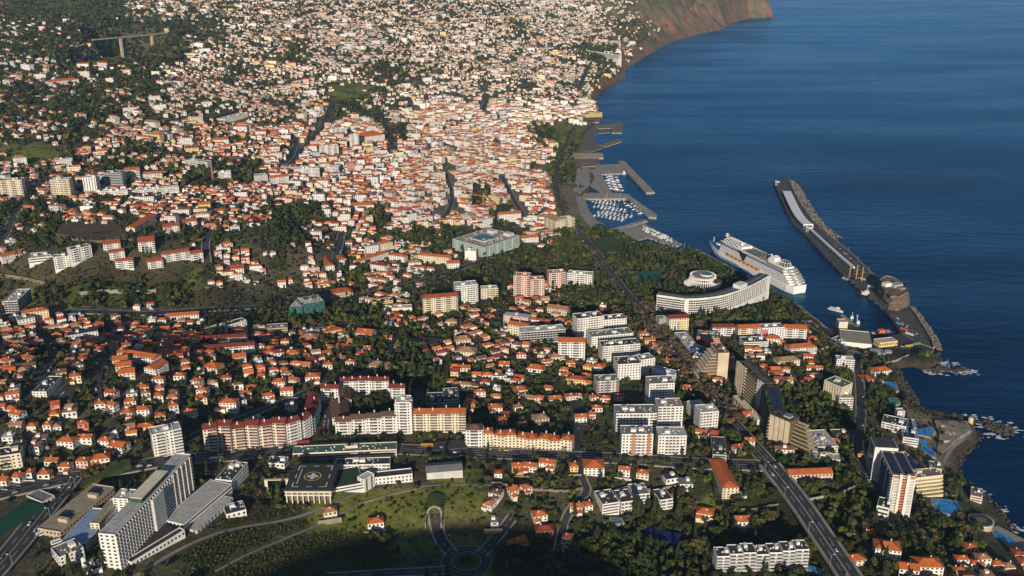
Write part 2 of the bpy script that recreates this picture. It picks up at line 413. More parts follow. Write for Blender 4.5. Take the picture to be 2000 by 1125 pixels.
# ------------------------------------------------------------------ ground sheet and sea
def make_ground():
    nx, ny = len(GX), len(GY)
    idx = np.arange(nx * ny).reshape(nx, ny)
    q = np.stack([idx[:-1, :-1], idx[1:, :-1], idx[1:, 1:], idx[:-1, 1:]], -1).reshape(-1, 4)
    deep = (Z.ravel() < -6)
    q = q[~deep[q].all(1)]
    co = np.stack([XX.ravel(), YY.ravel(), Z.ravel()], 1)
    me = bpy.data.meshes.new("ground")
    me.vertices.add(len(co)); me.vertices.foreach_set("co", co.ravel())
    me.loops.add(q.size); me.loops.foreach_set("vertex_index", q.ravel())
    me.polygons.add(len(q)); me.polygons.foreach_set("loop_start", np.arange(0, q.size, 4)); me.polygons.foreach_set("loop_total", np.full(len(q), 4))
    me.update(calc_edges=True)
    me.polygons.foreach_set("use_smooth", np.ones(len(q), bool))
    dep = np.maximum(depth_of(px, py, Z.ravel()), 60)
    r = np.random.default_rng(2)
    uu = 1000 + FPX * px / dep + 14 * fbm(px, py, 90, 31); vv = 562.5 + FPX * (-py * SP - (Z.ravel() - CAM_H) * CP) / dep + 9 * fbm(px, py, 70, 32)
    uu = np.where(py < 60, 900, uu); vv = np.where(py < 60, 1300, vv)
    keys = sorted(GROUNDC); lut = np.array([GROUNDC[k] for k in keys])
    tab = np.array([[keys.index(use_of(i * 40 + 5, j * 40 + 5)) for i in range(50)] for j in range(29)])
    ii = np.clip(uu // 40, -1, 50).astype(int); jj = np.clip(vv // 40, 0, 28).astype(int)
    k = np.where((ii >= 0) & (ii < 50), tab[jj, np.clip(ii, 0, 49)], keys.index('t'))
    k = np.where(py < 60, keys.index('P'), k)
    c = lut[k]
    gx, gy = np.gradient(Z, GX, GY)
    sl = np.clip((np.hypot(gx, gy).ravel() - 0.42) / 0.3, 0, 1)[:, None]
    f1 = np.clip(.45 + .6 * fbm(px, py, 260, 41), 0, 1)[:, None]; f2 = np.clip(.5 + .9 * fbm(px, py, 110, 43), 0, 1)[:, None]
    cliff = (1 - f1) * np.array((.17, .145, .10)) + f1 * np.array((.36, .15, .095))
    cliff = cliff * (1 - .55 * f2) + np.array((.125, .128, .07)) * .55 * f2
    hg = np.clip((Z.ravel() - 95) / 70, 0, 1)[:, None] * .7; cliff = cliff * (1 - hg) + np.array((.10, .115, .05)) * hg
    near = np.array((.10, .075, .05))
    cliff = np.where((py < 2600)[:, None], near, cliff)
    c = c * (1 - sl) + cliff * sl
    shore_rock = np.clip(1 - np.abs(SD - 2) / 16, 0, 1)[:, None] * (py < 3900)[:, None]
    c = c * (1 - shore_rock) + np.array((.075, .064, .054)) * shore_rock
    at = me.color_attributes.new("Col", 'FLOAT_COLOR', 'POINT')
    at.data.foreach_set("color", np.hstack([c, np.ones((len(c), 1))]).ravel())
    m, n, l, b = _nodes('ground')
    p = _pos(n)
    a = n.new("ShaderNodeAttribute"); a.attribute_name = "Col"
    c1 = _ramp(n, l, _noise(n, l, p, 0.02, 7, .7), [(0.32, (.55, .6, .62)), (0.5, (1, 1, .95)), (0.7, (1.5, 1.35, 1.15))])
    c2 = _ramp(n, l, _noise(n, l, p, 0.22, 5, .7), [(0.3, (.55, .58, .58)), (0.7, (1.35, 1.32, 1.2))])
    l.new(_mul(n, l, _mul(n, l, a.outputs["Color"], c1), c2), b.inputs["Base Color"])
    b.inputs["Roughness"].default_value = 0.95; b.inputs["Specular IOR Level"].default_value = 0.1
    bp = n.new("ShaderNodeBump"); bp.inputs["Strength"].default_value = 0.9; bp.inputs["Distance"].default_value = 3.0
    l.new(_noise(n, l, p, 0.09, 8, .72), bp.inputs["Height"]); l.new(bp.outputs[0], b.inputs["Normal"])
    me.materials.append(m)
    link("ground", me, kind='structure')
make_ground()

def make_sea():
    mb = MB()
    xs = [-9000, 0, 4000, 9000, 20000, 45000]; ys = [-20000, -4000, 0, 4000, 9000, 20000, 70000]
    for i in range(5):
        for j in range(6):
            mb.poly(((xs[i], ys[j], 0), (xs[i + 1], ys[j], 0), (xs[i + 1], ys[j + 1], 0), (xs[i], ys[j + 1], 0)))
    m, n, l, b = _nodes('sea_water')
    p = _pos(n)
    mp = n.new("ShaderNodeMapping"); mp.inputs["Scale"].default_value = (0.55, 1.6, 1); mp.inputs["Rotation"].default_value = (0, 0, .12); l.new(p, mp.inputs[0])
    mp2 = n.new("ShaderNodeMapping"); mp2.inputs["Scale"].default_value = (0.4, 1.4, 1); mp2.inputs["Rotation"].default_value = (0, 0, -.08); l.new(p, mp2.inputs[0])
    swell = _noise(n, l, mp.outputs[0], 0.035, 6, .62)
    patch = _noise(n, l, mp2.outputs[0], 0.0022, 6, .6)
    col = _ramp(n, l, patch, [(0.36, (.0003, .008, .030)), (0.5, (.0007, .018, .062)), (0.64, (.002, .038, .115))])
    rr = n.new("ShaderNodeMapRange"); rr.inputs[1].default_value = .35; rr.inputs[2].default_value = .7; rr.inputs[3].default_value = .16; rr.inputs[4].default_value = .40
    l.new(patch, rr.inputs[0])
    bp = n.new("ShaderNodeBump"); bp.inputs["Strength"].default_value = 0.85; bp.inputs["Distance"].default_value = 2.6
    l.new(swell, bp.inputs["Height"])
    n.remove(b)
    df = n.new("ShaderNodeBsdfDiffuse"); gl = n.new("ShaderNodeBsdfGlossy"); fz = n.new("ShaderNodeFresnel"); mx = n.new("ShaderNodeMixShader")
    l.new(col, df.inputs["Color"]); l.new(_ramp(n, l, patch, [(0.38, (.19, .48, .76)), (0.5, (.27, .64, .95)), (0.62, (.42, .80, 1.0))]), gl.inputs["Color"]); l.new(rr.outputs[0], gl.inputs["Roughness"]); fz.inputs["IOR"].default_value = 1.333
    for q in (df, gl, fz): l.new(bp.outputs[0], q.inputs["Normal"])
    l.new(fz.outputs[0], mx.inputs[0]); l.new(df.outputs[0], mx.inputs[1]); l.new(gl.outputs[0], mx.inputs[2]); l.new(mx.outputs[0], n["Material Output"].inputs["Surface"])
    mb.build("sea", m, kind='structure')
make_sea()

# ------------------------------------------------------------------ what ground is taken (4 m cells), for placing houses and trees
OX, OY, OC = -4200.0, 300.0, 4.0
OCC = np.zeros((1500, 2000), np.uint8)
def taken(x, y):
    i, j = int((x - OX) / OC), int((y - OY) / OC)
    return 0 <= i < 1500 and 0 <= j < 2000 and OCC[i, j] > 0
def take_poly(pts, val=1):
    xs = [p[0] for p in pts]; ys = [p[1] for p in pts]
    i0, i1 = int((min(xs) - OX) / OC), int((max(xs) - OX) / OC) + 1; j0, j1 = int((min(ys) - OY) / OC), int((max(ys) - OY) / OC) + 1
    i0, j0 = max(i0, 0), max(j0, 0); i1, j1 = min(i1, 1499), min(j1, 1999)
    if i1 < i0 or j1 < j0: return
    gx, gy = np.meshgrid(OX + (np.arange(i0, i1 + 1) + .5) * OC, OY + (np.arange(j0, j1 + 1) + .5) * OC, indexing='ij')
    d = shore_distance(gx.ravel(), gy.ravel(), np.array([p[:2] for p in pts])).reshape(gx.shape)
    OCC[i0:i1 + 1, j0:j1 + 1][d > -1.5] = val

# ------------------------------------------------------------------ building kit
def facade(g, L, H, floors, style, win, bal, base=0.0):
    """g(s, out, c): along the wall, outward, up. win / bal collect windows and balconies"""
    if style == 'blank' or L < 2: return
    fh = (H - base) / max(floors, 1)
    def pane(s0, s1, c0, c1, o=0.06): win.poly((g(s0, o, c0), g(s1, o, c0), g(s1, o, c1), g(s0, o, c1)))
    for k in range(floors):
        z = base + k * fh
        if style == 'win':
            n = max(1, int(L / 3.3)); st = L / n
            for i in range(n): pane(st * i + st * .27, st * i + st * .73, z + fh * .28, z + fh * .76)
        elif style == 'band':
            pane(.6, L - .6, z + fh * .32, z + fh * .74)
        elif style == 'balc':
            n = max(1, int(L / 6.5)); st = L / n
            for i in range(n):
                s0, s1 = st * i, st * (i + 1)
                if n > 2 and (i + int(L)) % 3 == 0:
                    pane(s0 + st * .16, s0 + st * .40, z + fh * .28, z + fh * .74); pane(s0 + st * .60, s0 + st * .84, z + fh * .28, z + fh * .74)
                    continue
                pane(s0 + .3, s0 + st * .46, z + fh * .06, z + fh * .76); pane(s0 + st * .58, s1 - .3, z + fh * .06, z + fh * .76)
                bal.box(lambda a, b, c: g(a, b, c), s0 + .06, s1 - .06, 0, 1.4, z - .12, z + fh * .36, bottom=True)
                bal.box(lambda a, b, c: g(a, b, c), s0 + .05, s0 + .28, 0, 1.2, z + fh * .36, z + fh * .96)
        elif style == 'mix':
            n = max(2, int(L / 3.4)); st = L / n
            for i in range(n):
                if i % 4 in (1, 2):
                    pane(st * i + .1, st * i + st - .1, z + fh * .06, z + fh * .80)
                    bal.box(lambda a, b, c: g(a, b, c), st * i + .05, st * i + st - .05, 0, 1.3, z - .1, z + fh * .33, bottom=True)
                else: pane(st * i + st * .28, st * i + st * .72, z + fh * .28, z + fh * .76)
        elif style == 'curtain':
            pane(.2, L - .2, z + fh * .12, z + fh * .92)
            n = max(1, int(L / 4))
            for i in range(1, n): bal.box(lambda a, b, c: g(a, b, c), L * i / n - .1, L * i / n + .1, 0, .25, z, z + fh)
        elif style == 'grid':
            n = max(2, int(L / 3.6)); st = L / n
            bal.box(lambda a, b, c: g(a, b, c), 0, L, 0, .9, z - .15, z + fh * .22, bottom=True)
            for i in range(n):
                pane(st * i + .25, st * i + st - .25, z + fh * .24, z + fh * .9)
                bal.box(lambda a, b, c: g(a, b, c), st * i - .15, st * i + .15, 0, .9, z + fh * .22, z + fh * .85)
        elif style == 'slit':
            n = max(1, int(L / 4.5)); st = L / n
            for i in range(n): pane(st * i + st * .35, st * i + st * .65, z + fh * .05, z + fh * .95)

def roof_shape(mb, fr, L, D, H, kind, m=0, over=0.5, slope=0.42, c=None):
    a0, a1, b0, b1 = -over, L + over, -over, D + over
    e = H - .12
    if kind == 'hip':
        r = min(a1 - a0, b1 - b0) / 2; h = H + r * slope
        if a1 - a0 >= b1 - b0: p, q = fr(a0 + r, (b0 + b1) / 2, h), fr(a1 - r, (b0 + b1) / 2, h)
        else: p, q = fr((a0 + a1) / 2, b0 + r, h), fr((a0 + a1) / 2, b1 - r, h)
        A, B, C, Dd = fr(a0, b0, e), fr(a1, b0, e), fr(a1, b1, e), fr(a0, b1, e)
        if a1 - a0 >= b1 - b0:
            mb.poly((A, B, q, p), m, c); mb.poly((B, C, q), m, c); mb.poly((C, Dd, p, q), m, c); mb.poly((Dd, A, p), m, c)
        else:
            mb.poly((A, B, p), m, c); mb.poly((B, C, q, p), m, c); mb.poly((C, Dd, q), m, c); mb.poly((Dd, A, p, q), m, c)
        mb.poly((Dd, C, B, A), m, c)
        return h
    if kind == 'gable' and (b1 - b0) > 1.3 * (a1 - a0):
        fr0 = fr; fr = lambda a, b, z: fr0(b, a, z); a0, a1, b0, b1 = b0, b1, a0, a1
    if kind == 'gable':      # ridge along the longer side
        h = H + (b1 - b0) / 2 * slope; bm = (b0 + b1) / 2
        mb.poly((fr(a0, b0, e), fr(a1, b0, e), fr(a1, bm, h), fr(a0, bm, h)), m, c); mb.poly((fr(a1, b1, e), fr(a0, b1, e), fr(a0, bm, h), fr(a1, bm, h)), m, c)
        mb.poly((fr(a0, b0, e), fr(a0, bm, h), fr(a0, b1, e)), m, c); mb.poly((fr(a1, b1, e), fr(a1, bm, h), fr(a1, b0, e)), m, c)
        mb.poly((fr(a0, b1, e), fr(a1, b1, e), fr(a1, b0, e), fr(a0, b0, e)), m, c)
        return h
    if kind == 'mono':
        h = H + (b1 - b0) * slope * .5
        mb.poly((fr(a0, b0, H), fr(a1, b0, H), fr(a1, b1, h), fr(a0, b1, h)), m, c); mb.poly((fr(a1, b1, H), fr(a0, b1, H), fr(a0, b1, h), fr(a1, b1, h)), m, c)
        mb.poly((fr(a0, b0, H), fr(a0, b1, h), fr(a0, b1, H)), m, c); mb.poly((fr(a1, b0, H), fr(a1, b1, H), fr(a1, b1, h)), m, c)
        return h
    return H

def height_px(x, y, z, hpx):
    v0 = topix(x, y, z)[1]
    return hpx * 10.0 / (v0 - topix(x, y, z + 10)[1])
def base_line(u1, v1, u2, v2):
    p, q = P(u1, v1), P(u2, v2)
    zm = (p[2] + q[2]) / 2; p, q = (*flat(u1, v1, zm), zm), (*flat(u2, v2, zm), zm)
    L = math.hypot(q[0] - p[0], q[1] - p[1]); ux, uy = (q[0] - p[0]) / L, (q[1] - p[1]) / L
    mx, my = (p[0] + q[0]) / 2, (p[1] + q[1]) / 2
    vx, vy = -uy, ux
    if vx * mx + vy * my < 0: vx, vy = -vx, -vy
    return p, L, ux, uy, vx, vy, mx, my
LAND = []     # (words, x, y): things other labels may refer to
def block(name, label, u1, v1, u2, v2, hpx, depth, floors=None, wall='white', roof='flat', roofc='grey', front='mix', side='win', cat='apartment block', group=None,
          balc=None, clutter=True, z0=None, H=None, ref=None, chim=0, win=None, pl=0.7, org=None, slope=.42, solar=False):
    p, L, ux, uy, vx, vy, mx, my = base_line(u1, v1, u2, v2)
    z = float(zt(mx, my)) if z0 is None else z0
    H = H or height_px(mx, my, z, hpx)
    fr = frame(p[0], p[1], z, ux, uy, vx, vy)
    cs = [fr(0, 0, 0), fr(L, 0, 0), fr(L, depth, 0), fr(0, depth, 0)]
    zb = min(float(zt(c[0], c[1])) for c in cs) - z - 1.0
    zb = min(zb, -0.5)
    take_poly([fr(-3, -3, 0), fr(L + 3, -3, 0), fr(L + 3, depth + 3, 0), fr(-3, depth + 3, 0)])
    floors = floors or max(1, int(round(H / 3.1)))
    o = (fr(L / 2, depth / 2, 0)[0], fr(L / 2, depth / 2, 0)[1], z)
    R = root(name, o, label, cat, group)
    if ref or len(label.split()) <= 9: LAND.append((ref or 'the ' + label, o[0], o[1]))
    w = MB(); wi = MB(); ba = MB(); rf = MB()
    flatr = roof == 'flat'
    w.box(fr, 0, L, 0, depth, zb, H, top=0)
    if flatr:
        w.f.pop(); w.m.pop(); w.c.pop()
        for a0, a1, b0, b1 in ((0, L, 0, .3), (0, L, depth - .3, depth), (0, .3, .3, depth - .3), (L - .3, L, .3, depth - .3)):
            w.box(fr, a0, a1, b0, b1, H, H + pl)
        rf.poly((fr(.3, .3, H + .05), fr(L - .3, .3, H + .05), fr(L - .3, depth - .3, H + .05), fr(.3, depth - .3, H + .05)))
    else:
        roof_shape(rf, fr, L, depth, H, roof, slope=slope)
        if roof == 'gable' and abs(depth) > 0: pass
    facade(lambda s, q, c: fr(s, -q, c), L, H, floors, front, wi, ba, .3)
    facade(lambda s, q, c: fr(L + q, s, c), depth, H, floors, side, wi, ba, .3)
    facade(lambda s, q, c: fr(-q, depth - s, c), depth, H, floors, side, wi, ba, .3)
    w.build("wall", wallm(wall), R, o); rf.build("roof", roofm(roofc), R, o)
    wi.build("window", win or M_GLASS, R, o, kind='stuff'); ba.build("balcony", wallm(balc or wall), R, o, kind='stuff')
    rnd = random.Random(int(u1 * 7 + v1))
    if flatr and clutter and L > 9 and depth > 8:
        for k in range(1 + (L > 30) + (L > 55)):
            sx = rnd.uniform(.15, .75) * L; sy = rnd.uniform(.25, .55) * depth
            b = MB(); b.box(fr, sx, sx + min(5, L * .25), sy, sy + min(4.5, depth * .35), H, H + 2.7); b.build("stair_housing", wallm(wall), R, o)
        b = MB()
        for k in range(int(L * depth / 45)):
            sx = rnd.uniform(.05, .9) * L; sy = rnd.uniform(.08, .85) * depth; e = rnd.uniform(.6, 1.8)
            b.box(fr, sx, sx + e, sy, sy + rnd.uniform(.6, 1.6), H, H + rnd.uniform(.6, 1.5))
        b.build("roof_unit", wallm('lightgrey'), R, o, kind='stuff')
    if solar:
        b = MB()
        for i in range(int(L / 6)):
            for j in range(int(depth / 5)):
                if rnd.random() < .8: b.poly((fr(i * 6 + 1, j * 5 + 1, H + .4), fr(i * 6 + 6, j * 5 + 1, H + .4), fr(i * 6 + 6, j * 5 + 4, H + 1.4), fr(i * 6 + 1, j * 5 + 4, H + 1.4)))
        b.build("solar_panel", M_SOLAR, R, o, kind='stuff')
    for k in range(chim):
        sx = (k + .5) / chim * L; sy = depth * rnd.choice((.3, .7))
        b = MB(); b.box(fr, sx, sx + .9, sy, sy + .9, H, H + depth * .28 + 1.0); b.build("chimney", wallm('white'), R, o)
    return R, fr, L, H, o

HOUSES = []      # every house: dict; the nearest become things, the rest one mass
def house_at(x, y, az, w, d, h, roof='hip', rc='orange', wc='white', pri=False, label=None):
    HOUSES.append(dict(x=x, y=y, z=float(zt(x, y)), az=az, w=w, d=d, h=h, roof=roof, rc=rc, wc=wc, pri=pri, label=label))
def house_fr(s):
    ca, sa = math.cos(s['az']), math.sin(s['az'])
    x = s['x'] - ca * s['w'] / 2 + sa * s['d'] / 2; y = s['y'] - sa * s['w'] / 2 - ca * s['d'] / 2
    return frame(x, y, s['z'], ca, sa)
def jit(c, r, a=.10):
    k = 1 + r.uniform(-a, a); return tuple(max(0, q * k * (1 + r.uniform(-.04, .04))) for q in c)
def house_mass(mb, s, r, detail):
    fr = house_fr(s); w, d, h = s['w'], s['d'], s['h']
    wc, rc = jit(WALLC[s['wc']], r), jit(ROOFC[s['rc']], r, .22)
    mb.box(fr, 0, w, 0, d, -3.0, h, 0, wc)
    if s['roof'] == 'flat':
        mb.c[-1] = rc
        if detail:
            q = r.uniform(.1, .6) * w; mb.box(fr, q, q + 3, d * .4, d * .75, h, h + 2.2, 0, wc)
    else: roof_shape(mb, fr, w, d, h, s['roof'], 0, .45, r.uniform(.36, .5), rc)
    if r.random() < .38 and s['roof'] != 'flat':
        ww, dd = w * r.uniform(.4, .65), r.uniform(2.5, 5); a0 = r.choice((.05, w - ww - .05)); f2 = lambda a, b, c: fr(a + a0, b - dd, c)
        mb.box(f2, 0, ww, 0, dd - .05, -3, h * .62, 0, wc); roof_shape(mb, f2, ww, dd - .1, h * .62, r.choice(('hip', 'mono')), 0, .3, .4, rc)
    if detail:
        fl = max(1, int(h / 3)); dk = (.035, .035, .04)
        for k in range(fl):
            n = max(1, int(w / 3.2)); st = w / n
            for i in range(n):
                if r.random() < .85: mb.poly((fr(st * i + st * .3, -.06, k * 3 + .9), fr(st * i + st * .7, -.06, k * 3 + .9), fr(st * i + st * .7, -.06, k * 3 + 2.3), fr(st * i + st * .3, -.06, k * 3 + 2.3)), 0, dk)
            for b_, sx in ((w + .06, 1), (-.06, -1)):
                n = max(1, int(d / 4)); sd_ = d / n
                for i in range(n):
                    if r.random() < .7: mb.poly((fr(b_, sd_ * i + sd_ * .35, k * 3 + .9), fr(b_, sd_ * i + sd_ * .65, k * 3 + .9), fr(b_, sd_ * i + sd_ * .65, k * 3 + 2.3), fr(b_, sd_ * i + sd_ * .35, k * 3 + 2.3)), 0, dk)
def house_thing(s, label, group):
    fr = house_fr(s); w, d, h = s['w'], s['d'], s['h']; r = random.Random(int(s['x'] * 31 + s['y'] * 17))
    o = (s['x'], s['y'], s['z'])
    R = root("house", o, label, "house", group)
    a = MB(); a.box(fr, 0, w, 0, d, -3.5, h)
    f = MB()
    if s['roof'] == 'flat':
        f.box(fr, -.2, w + .2, -.2, d + .2, h + .003, h + .5)
        q = r.uniform(.1, .55) * w
        b = MB(); b.box(fr, q, q + 3.2, d * .4, d * .8, h + .5, h + 2.9); b.build("stair_housing", wallm(s['wc']), R, o)
    else: roof_shape(f, fr, w, d, h, s['roof'], 0, .5, r.uniform(.38, .5))
    a.build("wall", wallm(s['wc']), R, o); f.build("roof", roofm(s['rc']), R, o)
    wi = MB(); fl = max(1, int(h / 2.9)); ba = MB()
    for g, L in ((lambda q, t, c: fr(q, -t, c), w), (lambda q, t, c: fr(w + t, q, c), d), (lambda q, t, c: fr(-t, d - q, c), d)):
        facade(g, L, h, fl, 'win', wi, ba, .1)
    wi.build("window", M_GLASS, R, o, kind='stuff')
    if s['roof'] != 'flat':
        q = r.uniform(.2, .8) * w; t = r.choice((.3, .68)) * d
        b = MB(); b.box(fr, q, q + .8, t, t + .8, h - .2, h + min(w, d) * .22 + .9); b.build("chimney", wallm('white'), R, o)
        if r.random() < .45:      # a veranda or lower wing with its own little roof
            ww = w * r.uniform(.35, .6); dd = r.uniform(2.5, 4); a0 = r.choice((0.15, w - ww - .15))
            v = MB(); v.box(fr, a0, a0 + ww, -dd, -.1, -3.5, h * .5); v.build("wing", wallm(s['wc']), R, o)
            v = MB(); v.poly((fr(a0 - .3, -dd - .4, h * .5), fr(a0 + ww + .3, -dd - .4, h * .5), fr(a0 + ww + .3, -.05, h * .5 + dd * .35), fr(a0 - .3, -.05, h * .5 + dd * .35)))
            v.poly((fr(a0 - .3, -.05, h * .5 + .02), fr(a0 + ww + .3, -.05, h * .5 + .02), fr(a0 + ww + .3, -dd - .4, h * .5 - .1), fr(a0 - .3, -dd - .4, h * .5 - .1)))
            v.build("wing_roof", roofm(s['rc']), R, o)
    if r.random() < .4:           # garden wall or terrace
        v = MB(); q = r.uniform(3, 6); v.box(fr, -q, w + r.uniform(1, 5), -q - .25, -q, -4, r.uniform(.2, 1.4)); v.build("garden_wall", wallm(r.choice(('stone', 'stone', 'lightgrey'))), R, o)
    return R

# ------------------------------------------------------------------ roads and flat sheets
def dens(pts, step=7.0):
    out = []
    for k in range(len(pts) - 1):
        a, b = pts[k], pts[k + 1]; n = max(1, int(math.hypot(b[0] - a[0], b[1] - a[1]) / step))
        out += [(a[0] + (b[0] - a[0]) * i / n, a[1] + (b[1] - a[1]) * i / n) for i in range(n)]
    return out + [pts[-1][:2]]
def smooth_line(pts, n=2):
    for _ in range(n):
        q = [pts[0]]
        for k in range(len(pts) - 1):
            a, b = pts[k], pts[k + 1]
            q += [tuple(a[i] * .75 + b[i] * .25 for i in range(2)), tuple(a[i] * .25 + b[i] * .75 for i in range(2))]
        pts = q + [pts[-1]]
    return pts
def normals(pl):
    out = []
    for k in range(len(pl)):
        a, b = pl[max(k - 1, 0)], pl[min(k + 1, len(pl) - 1)]
        l = math.hypot(b[0] - a[0], b[1] - a[1]) or 1
        out.append((-(b[1] - a[1]) / l, (b[0] - a[0]) / l))
    return out
def road_heights(pl, nm, w):
    hs = []
    for (x, y), (nx_, ny_) in zip(pl, nm):
        hs.append(max(float(zt(x + nx_ * w * q, y + ny_ * w * q)) for q in (-.5, -.25, 0, .25, .5)))
    hs = np.array(hs)
    for _ in range(2): hs[1:-1] = np.maximum(hs[1:-1], (hs[:-2] + hs[2:]) / 2)
    return hs
def road(name, pix, w, marks=0, kerb=True, mat=None, take=True, dz=.35, pts=None):
    pl = dens(smooth_line([P(u, v)[:2] for u, v in pix] if pts is None else pts), 8)
    nm = normals(pl); hs = road_heights(pl, nm, w) + dz
    mb = MB()
    def strip(b, o0, o1, z):
        for k in range(len(pl) - 1):
            q = [(pl[j][0] + nm[j][0] * o, pl[j][1] + nm[j][1] * o, hs[j] + z) for j, o in ((k, o0), (k + 1, o0), (k + 1, o1), (k, o1))]
            b.poly(q[::-1])
    strip(mb, -w / 2, w / 2, 0)
    if take:
        for k in range(len(pl) - 1):
            take_poly([(pl[j][0] + nm[j][0] * o, pl[j][1] + nm[j][1] * o) for j, o in ((k, -w / 2 - 1), (k + 1, -w / 2 - 1), (k + 1, w / 2 + 1), (k, w / 2 + 1))], 2)
    R = mb.build(name, mat or M_ASPHALT, kind='structure')
    if kerb:
        for sgn in (-1, 1):
            b = MB(); o0, o1 = sgn * w / 2, sgn * (w / 2 + 1.6)
            strip(b, min(o0, o1), max(o0, o1), .13)
            for k in range(len(pl) - 1):
                for o, zz in ((o0, .13), (o1, .13)):
                    b.poly([(pl[k][0] + nm[k][0] * o, pl[k][1] + nm[k][1] * o, hs[k] - 1.2), (pl[k + 1][0] + nm[k + 1][0] * o, pl[k + 1][1] + nm[k + 1][1] * o, hs[k + 1] - 1.2),
                            (pl[k + 1][0] + nm[k + 1][0] * o, pl[k + 1][1] + nm[k + 1][1] * o, hs[k + 1] + zz), (pl[k][0] + nm[k][0] * o, pl[k][1] + nm[k][1] * o, hs[k] + zz)])
            b.build("pavement", M_PAVE, R)
    if marks:
        b = MB()
        for off in ([0] if marks == 1 else [-w / 4, 0, w / 4]):
            for k in range(0, len(pl) - 1, 1 if (off == 0 and marks > 1) else 2):
                q = [(pl[j][0] + nm[j][0] * o, pl[j][1] + nm[j][1] * o, hs[j] + .02) for j, o in ((k, off - .14), (k + 1, off - .14), (k + 1, off + .14), (k, off + .14))]
                b.poly(q[::-1])
        b.build("road_marking", M_MARK, R, kind='stuff')
    return R, pl, nm, hs
def sheet(name, pix, mat, dz=.25, z=None, kind='structure', take=True, label=None, cat=None, thick=0.0, parent=None):
    pts = [(*(P(u, v) if z is None else (*flat(u, v, z), z)),) for u, v in pix]
    zz = max(float(zt(p[0], p[1])) for p in pts) + dz if z is None else z
    mb = MB()
    mb.prism([p[:2] for p in pts], zz - max(thick, .2), zz)
    if take: take_poly(pts)
    o = mb.build(name, mat, parent, kind=None if label else kind)
    if label: tag(o, label, cat)
    return o, pts, zz

# ------------------------------------------------------------------ trees
def crown_cloud(rng, n, size, lobes=9, kind='round'):
    """leaf clumps of a crown of radius 1, centre height 0: returns (n,4,3) quads and (n,) tone"""
    if kind == 'cypress':
        t = rng.uniform(0, 1, n); r = .16 * np.sqrt(np.clip(np.sin(np.pi * (t * .92 + .06)), 0, 1)) * rng.uniform(.6, 1.05, n)
        th = rng.uniform(0, 6.283, n); c = np.stack([r * np.cos(th), r * np.sin(th), t * 2 - 1], 1)
        out = np.stack([np.cos(th), np.sin(th), np.full(n, .3)], 1)
    elif kind == 'conifer':
        t = rng.uniform(0, 1, n) ** .7; t = np.round(t * 9) / 9 + rng.normal(0, .02, n)
        r = (.04 + .42 * (1 - t)) * np.sqrt(rng.uniform(.15, 1, n)); th = rng.uniform(0, 6.283, n)
        c = np.stack([r * np.cos(th), r * np.sin(th), t * 2 - 1], 1); out = np.stack([np.cos(th), np.sin(th), np.full(n, .9)], 1)
    elif kind == 'palm':
        m = n // 5; th = np.repeat(rng.uniform(0, 6.283, m), 5); el = np.repeat(rng.uniform(-.1, 1.0, m), 5); s = np.tile(np.linspace(.1, .95, 5), m)
        r = s * np.cos(el * .8); zz = s * np.sin(el) - .75 * s * s
        c = np.stack([r * np.cos(th), r * np.sin(th), zz], 1)
        al = np.stack([np.cos(th), np.sin(th), np.sin(el) - 1.5 * s], 1); al /= np.linalg.norm(al, axis=1)[:, None]
        sd_ = np.cross(al, np.array([0, 0, 1.0])); sd_ /= np.linalg.norm(sd_, axis=1)[:, None] + 1e-6
        wd = (.17 * (1.05 - s))[:, None] + .03
        return np.stack([c - al * .12 - sd_ * wd, c - al * .12 + sd_ * wd, c + al * .12 + sd_ * wd * .8, c + al * .12 - sd_ * wd * .8], 1), rng.uniform(.75, 1.25, len(c))
    else:
        lc = rng.normal(0, 1, (lobes, 3)); lc /= np.linalg.norm(lc, axis=1)[:, None]; lc *= rng.uniform(.3, .72, (lobes, 1)); lc[:, 2] = lc[:, 2] * .62 + .08
        lr = rng.uniform(.28, .5, lobes)
        k = rng.integers(0, lobes, n); d = rng.normal(0, 1, (n, 3)); d[:, 2] = np.where(d[:, 2] < -.4, -d[:, 2], d[:, 2]); d /= np.linalg.norm(d, axis=1)[:, None]
        c = lc[k] + d * lr[k][:, None] * rng.uniform(.75, 1.08, n)[:, None]; out = d
        c[:, 2] *= .85
    nr = out + rng.normal(0, .55, (n, 3)); nr /= np.linalg.norm(nr, axis=1)[:, None]
    a = np.cross(nr, rng.normal(0, 1, (n, 3))); a /= np.linalg.norm(a, axis=1)[:, None]; b = np.cross(nr, a)
    s = size * rng.uniform(.6, 1.3, n)[:, None]
    a = a * s; b = b * s * rng.uniform(.6, 1, n)[:, None]
    q = np.stack([c + a * .2 - b, c + a + b * .1, c - a * .2 + b, c - a - b * .15], 1)
    return q, rng.uniform(.75, 1.25, n)
def quads_mesh(name, Q, Cc, mat):
    """Q (n,4,3), Cc (n,3)"""
    n = len(Q); me = bpy.data.meshes.new(name)
    me.vertices.add(n * 4); me.vertices.foreach_set("co", Q.reshape(-1))
    me.loops.add(n * 4); me.loops.foreach_set("vertex_index", np.arange(n * 4))
    me.polygons.add(n); me.polygons.foreach_set("loop_start", np.arange(0, n * 4, 4)); me.polygons.foreach_set("loop_total", np.full(n, 4))
    me.update(calc_edges=True)
    at = me.color_attributes.new("Col", 'FLOAT_COLOR', 'CORNER')
    at.data.foreach_set("color", np.repeat(np.hstack([Cc, np.ones((n, 1))]), 4, 0).ravel())
    me.materials.append(mat)
    return me
LEAFC = {'dark': (.038, .052, .019), 'olive': (.070, .078, .026), 'bright': (.092, .106, .026), 'bare': (.115, .085, .060), 'purple': (.125, .090, .085), 'cypress': (.034, .046, .022), 'conifer': (.036, .050, .022), 'palm': (.060, .080, .024)}

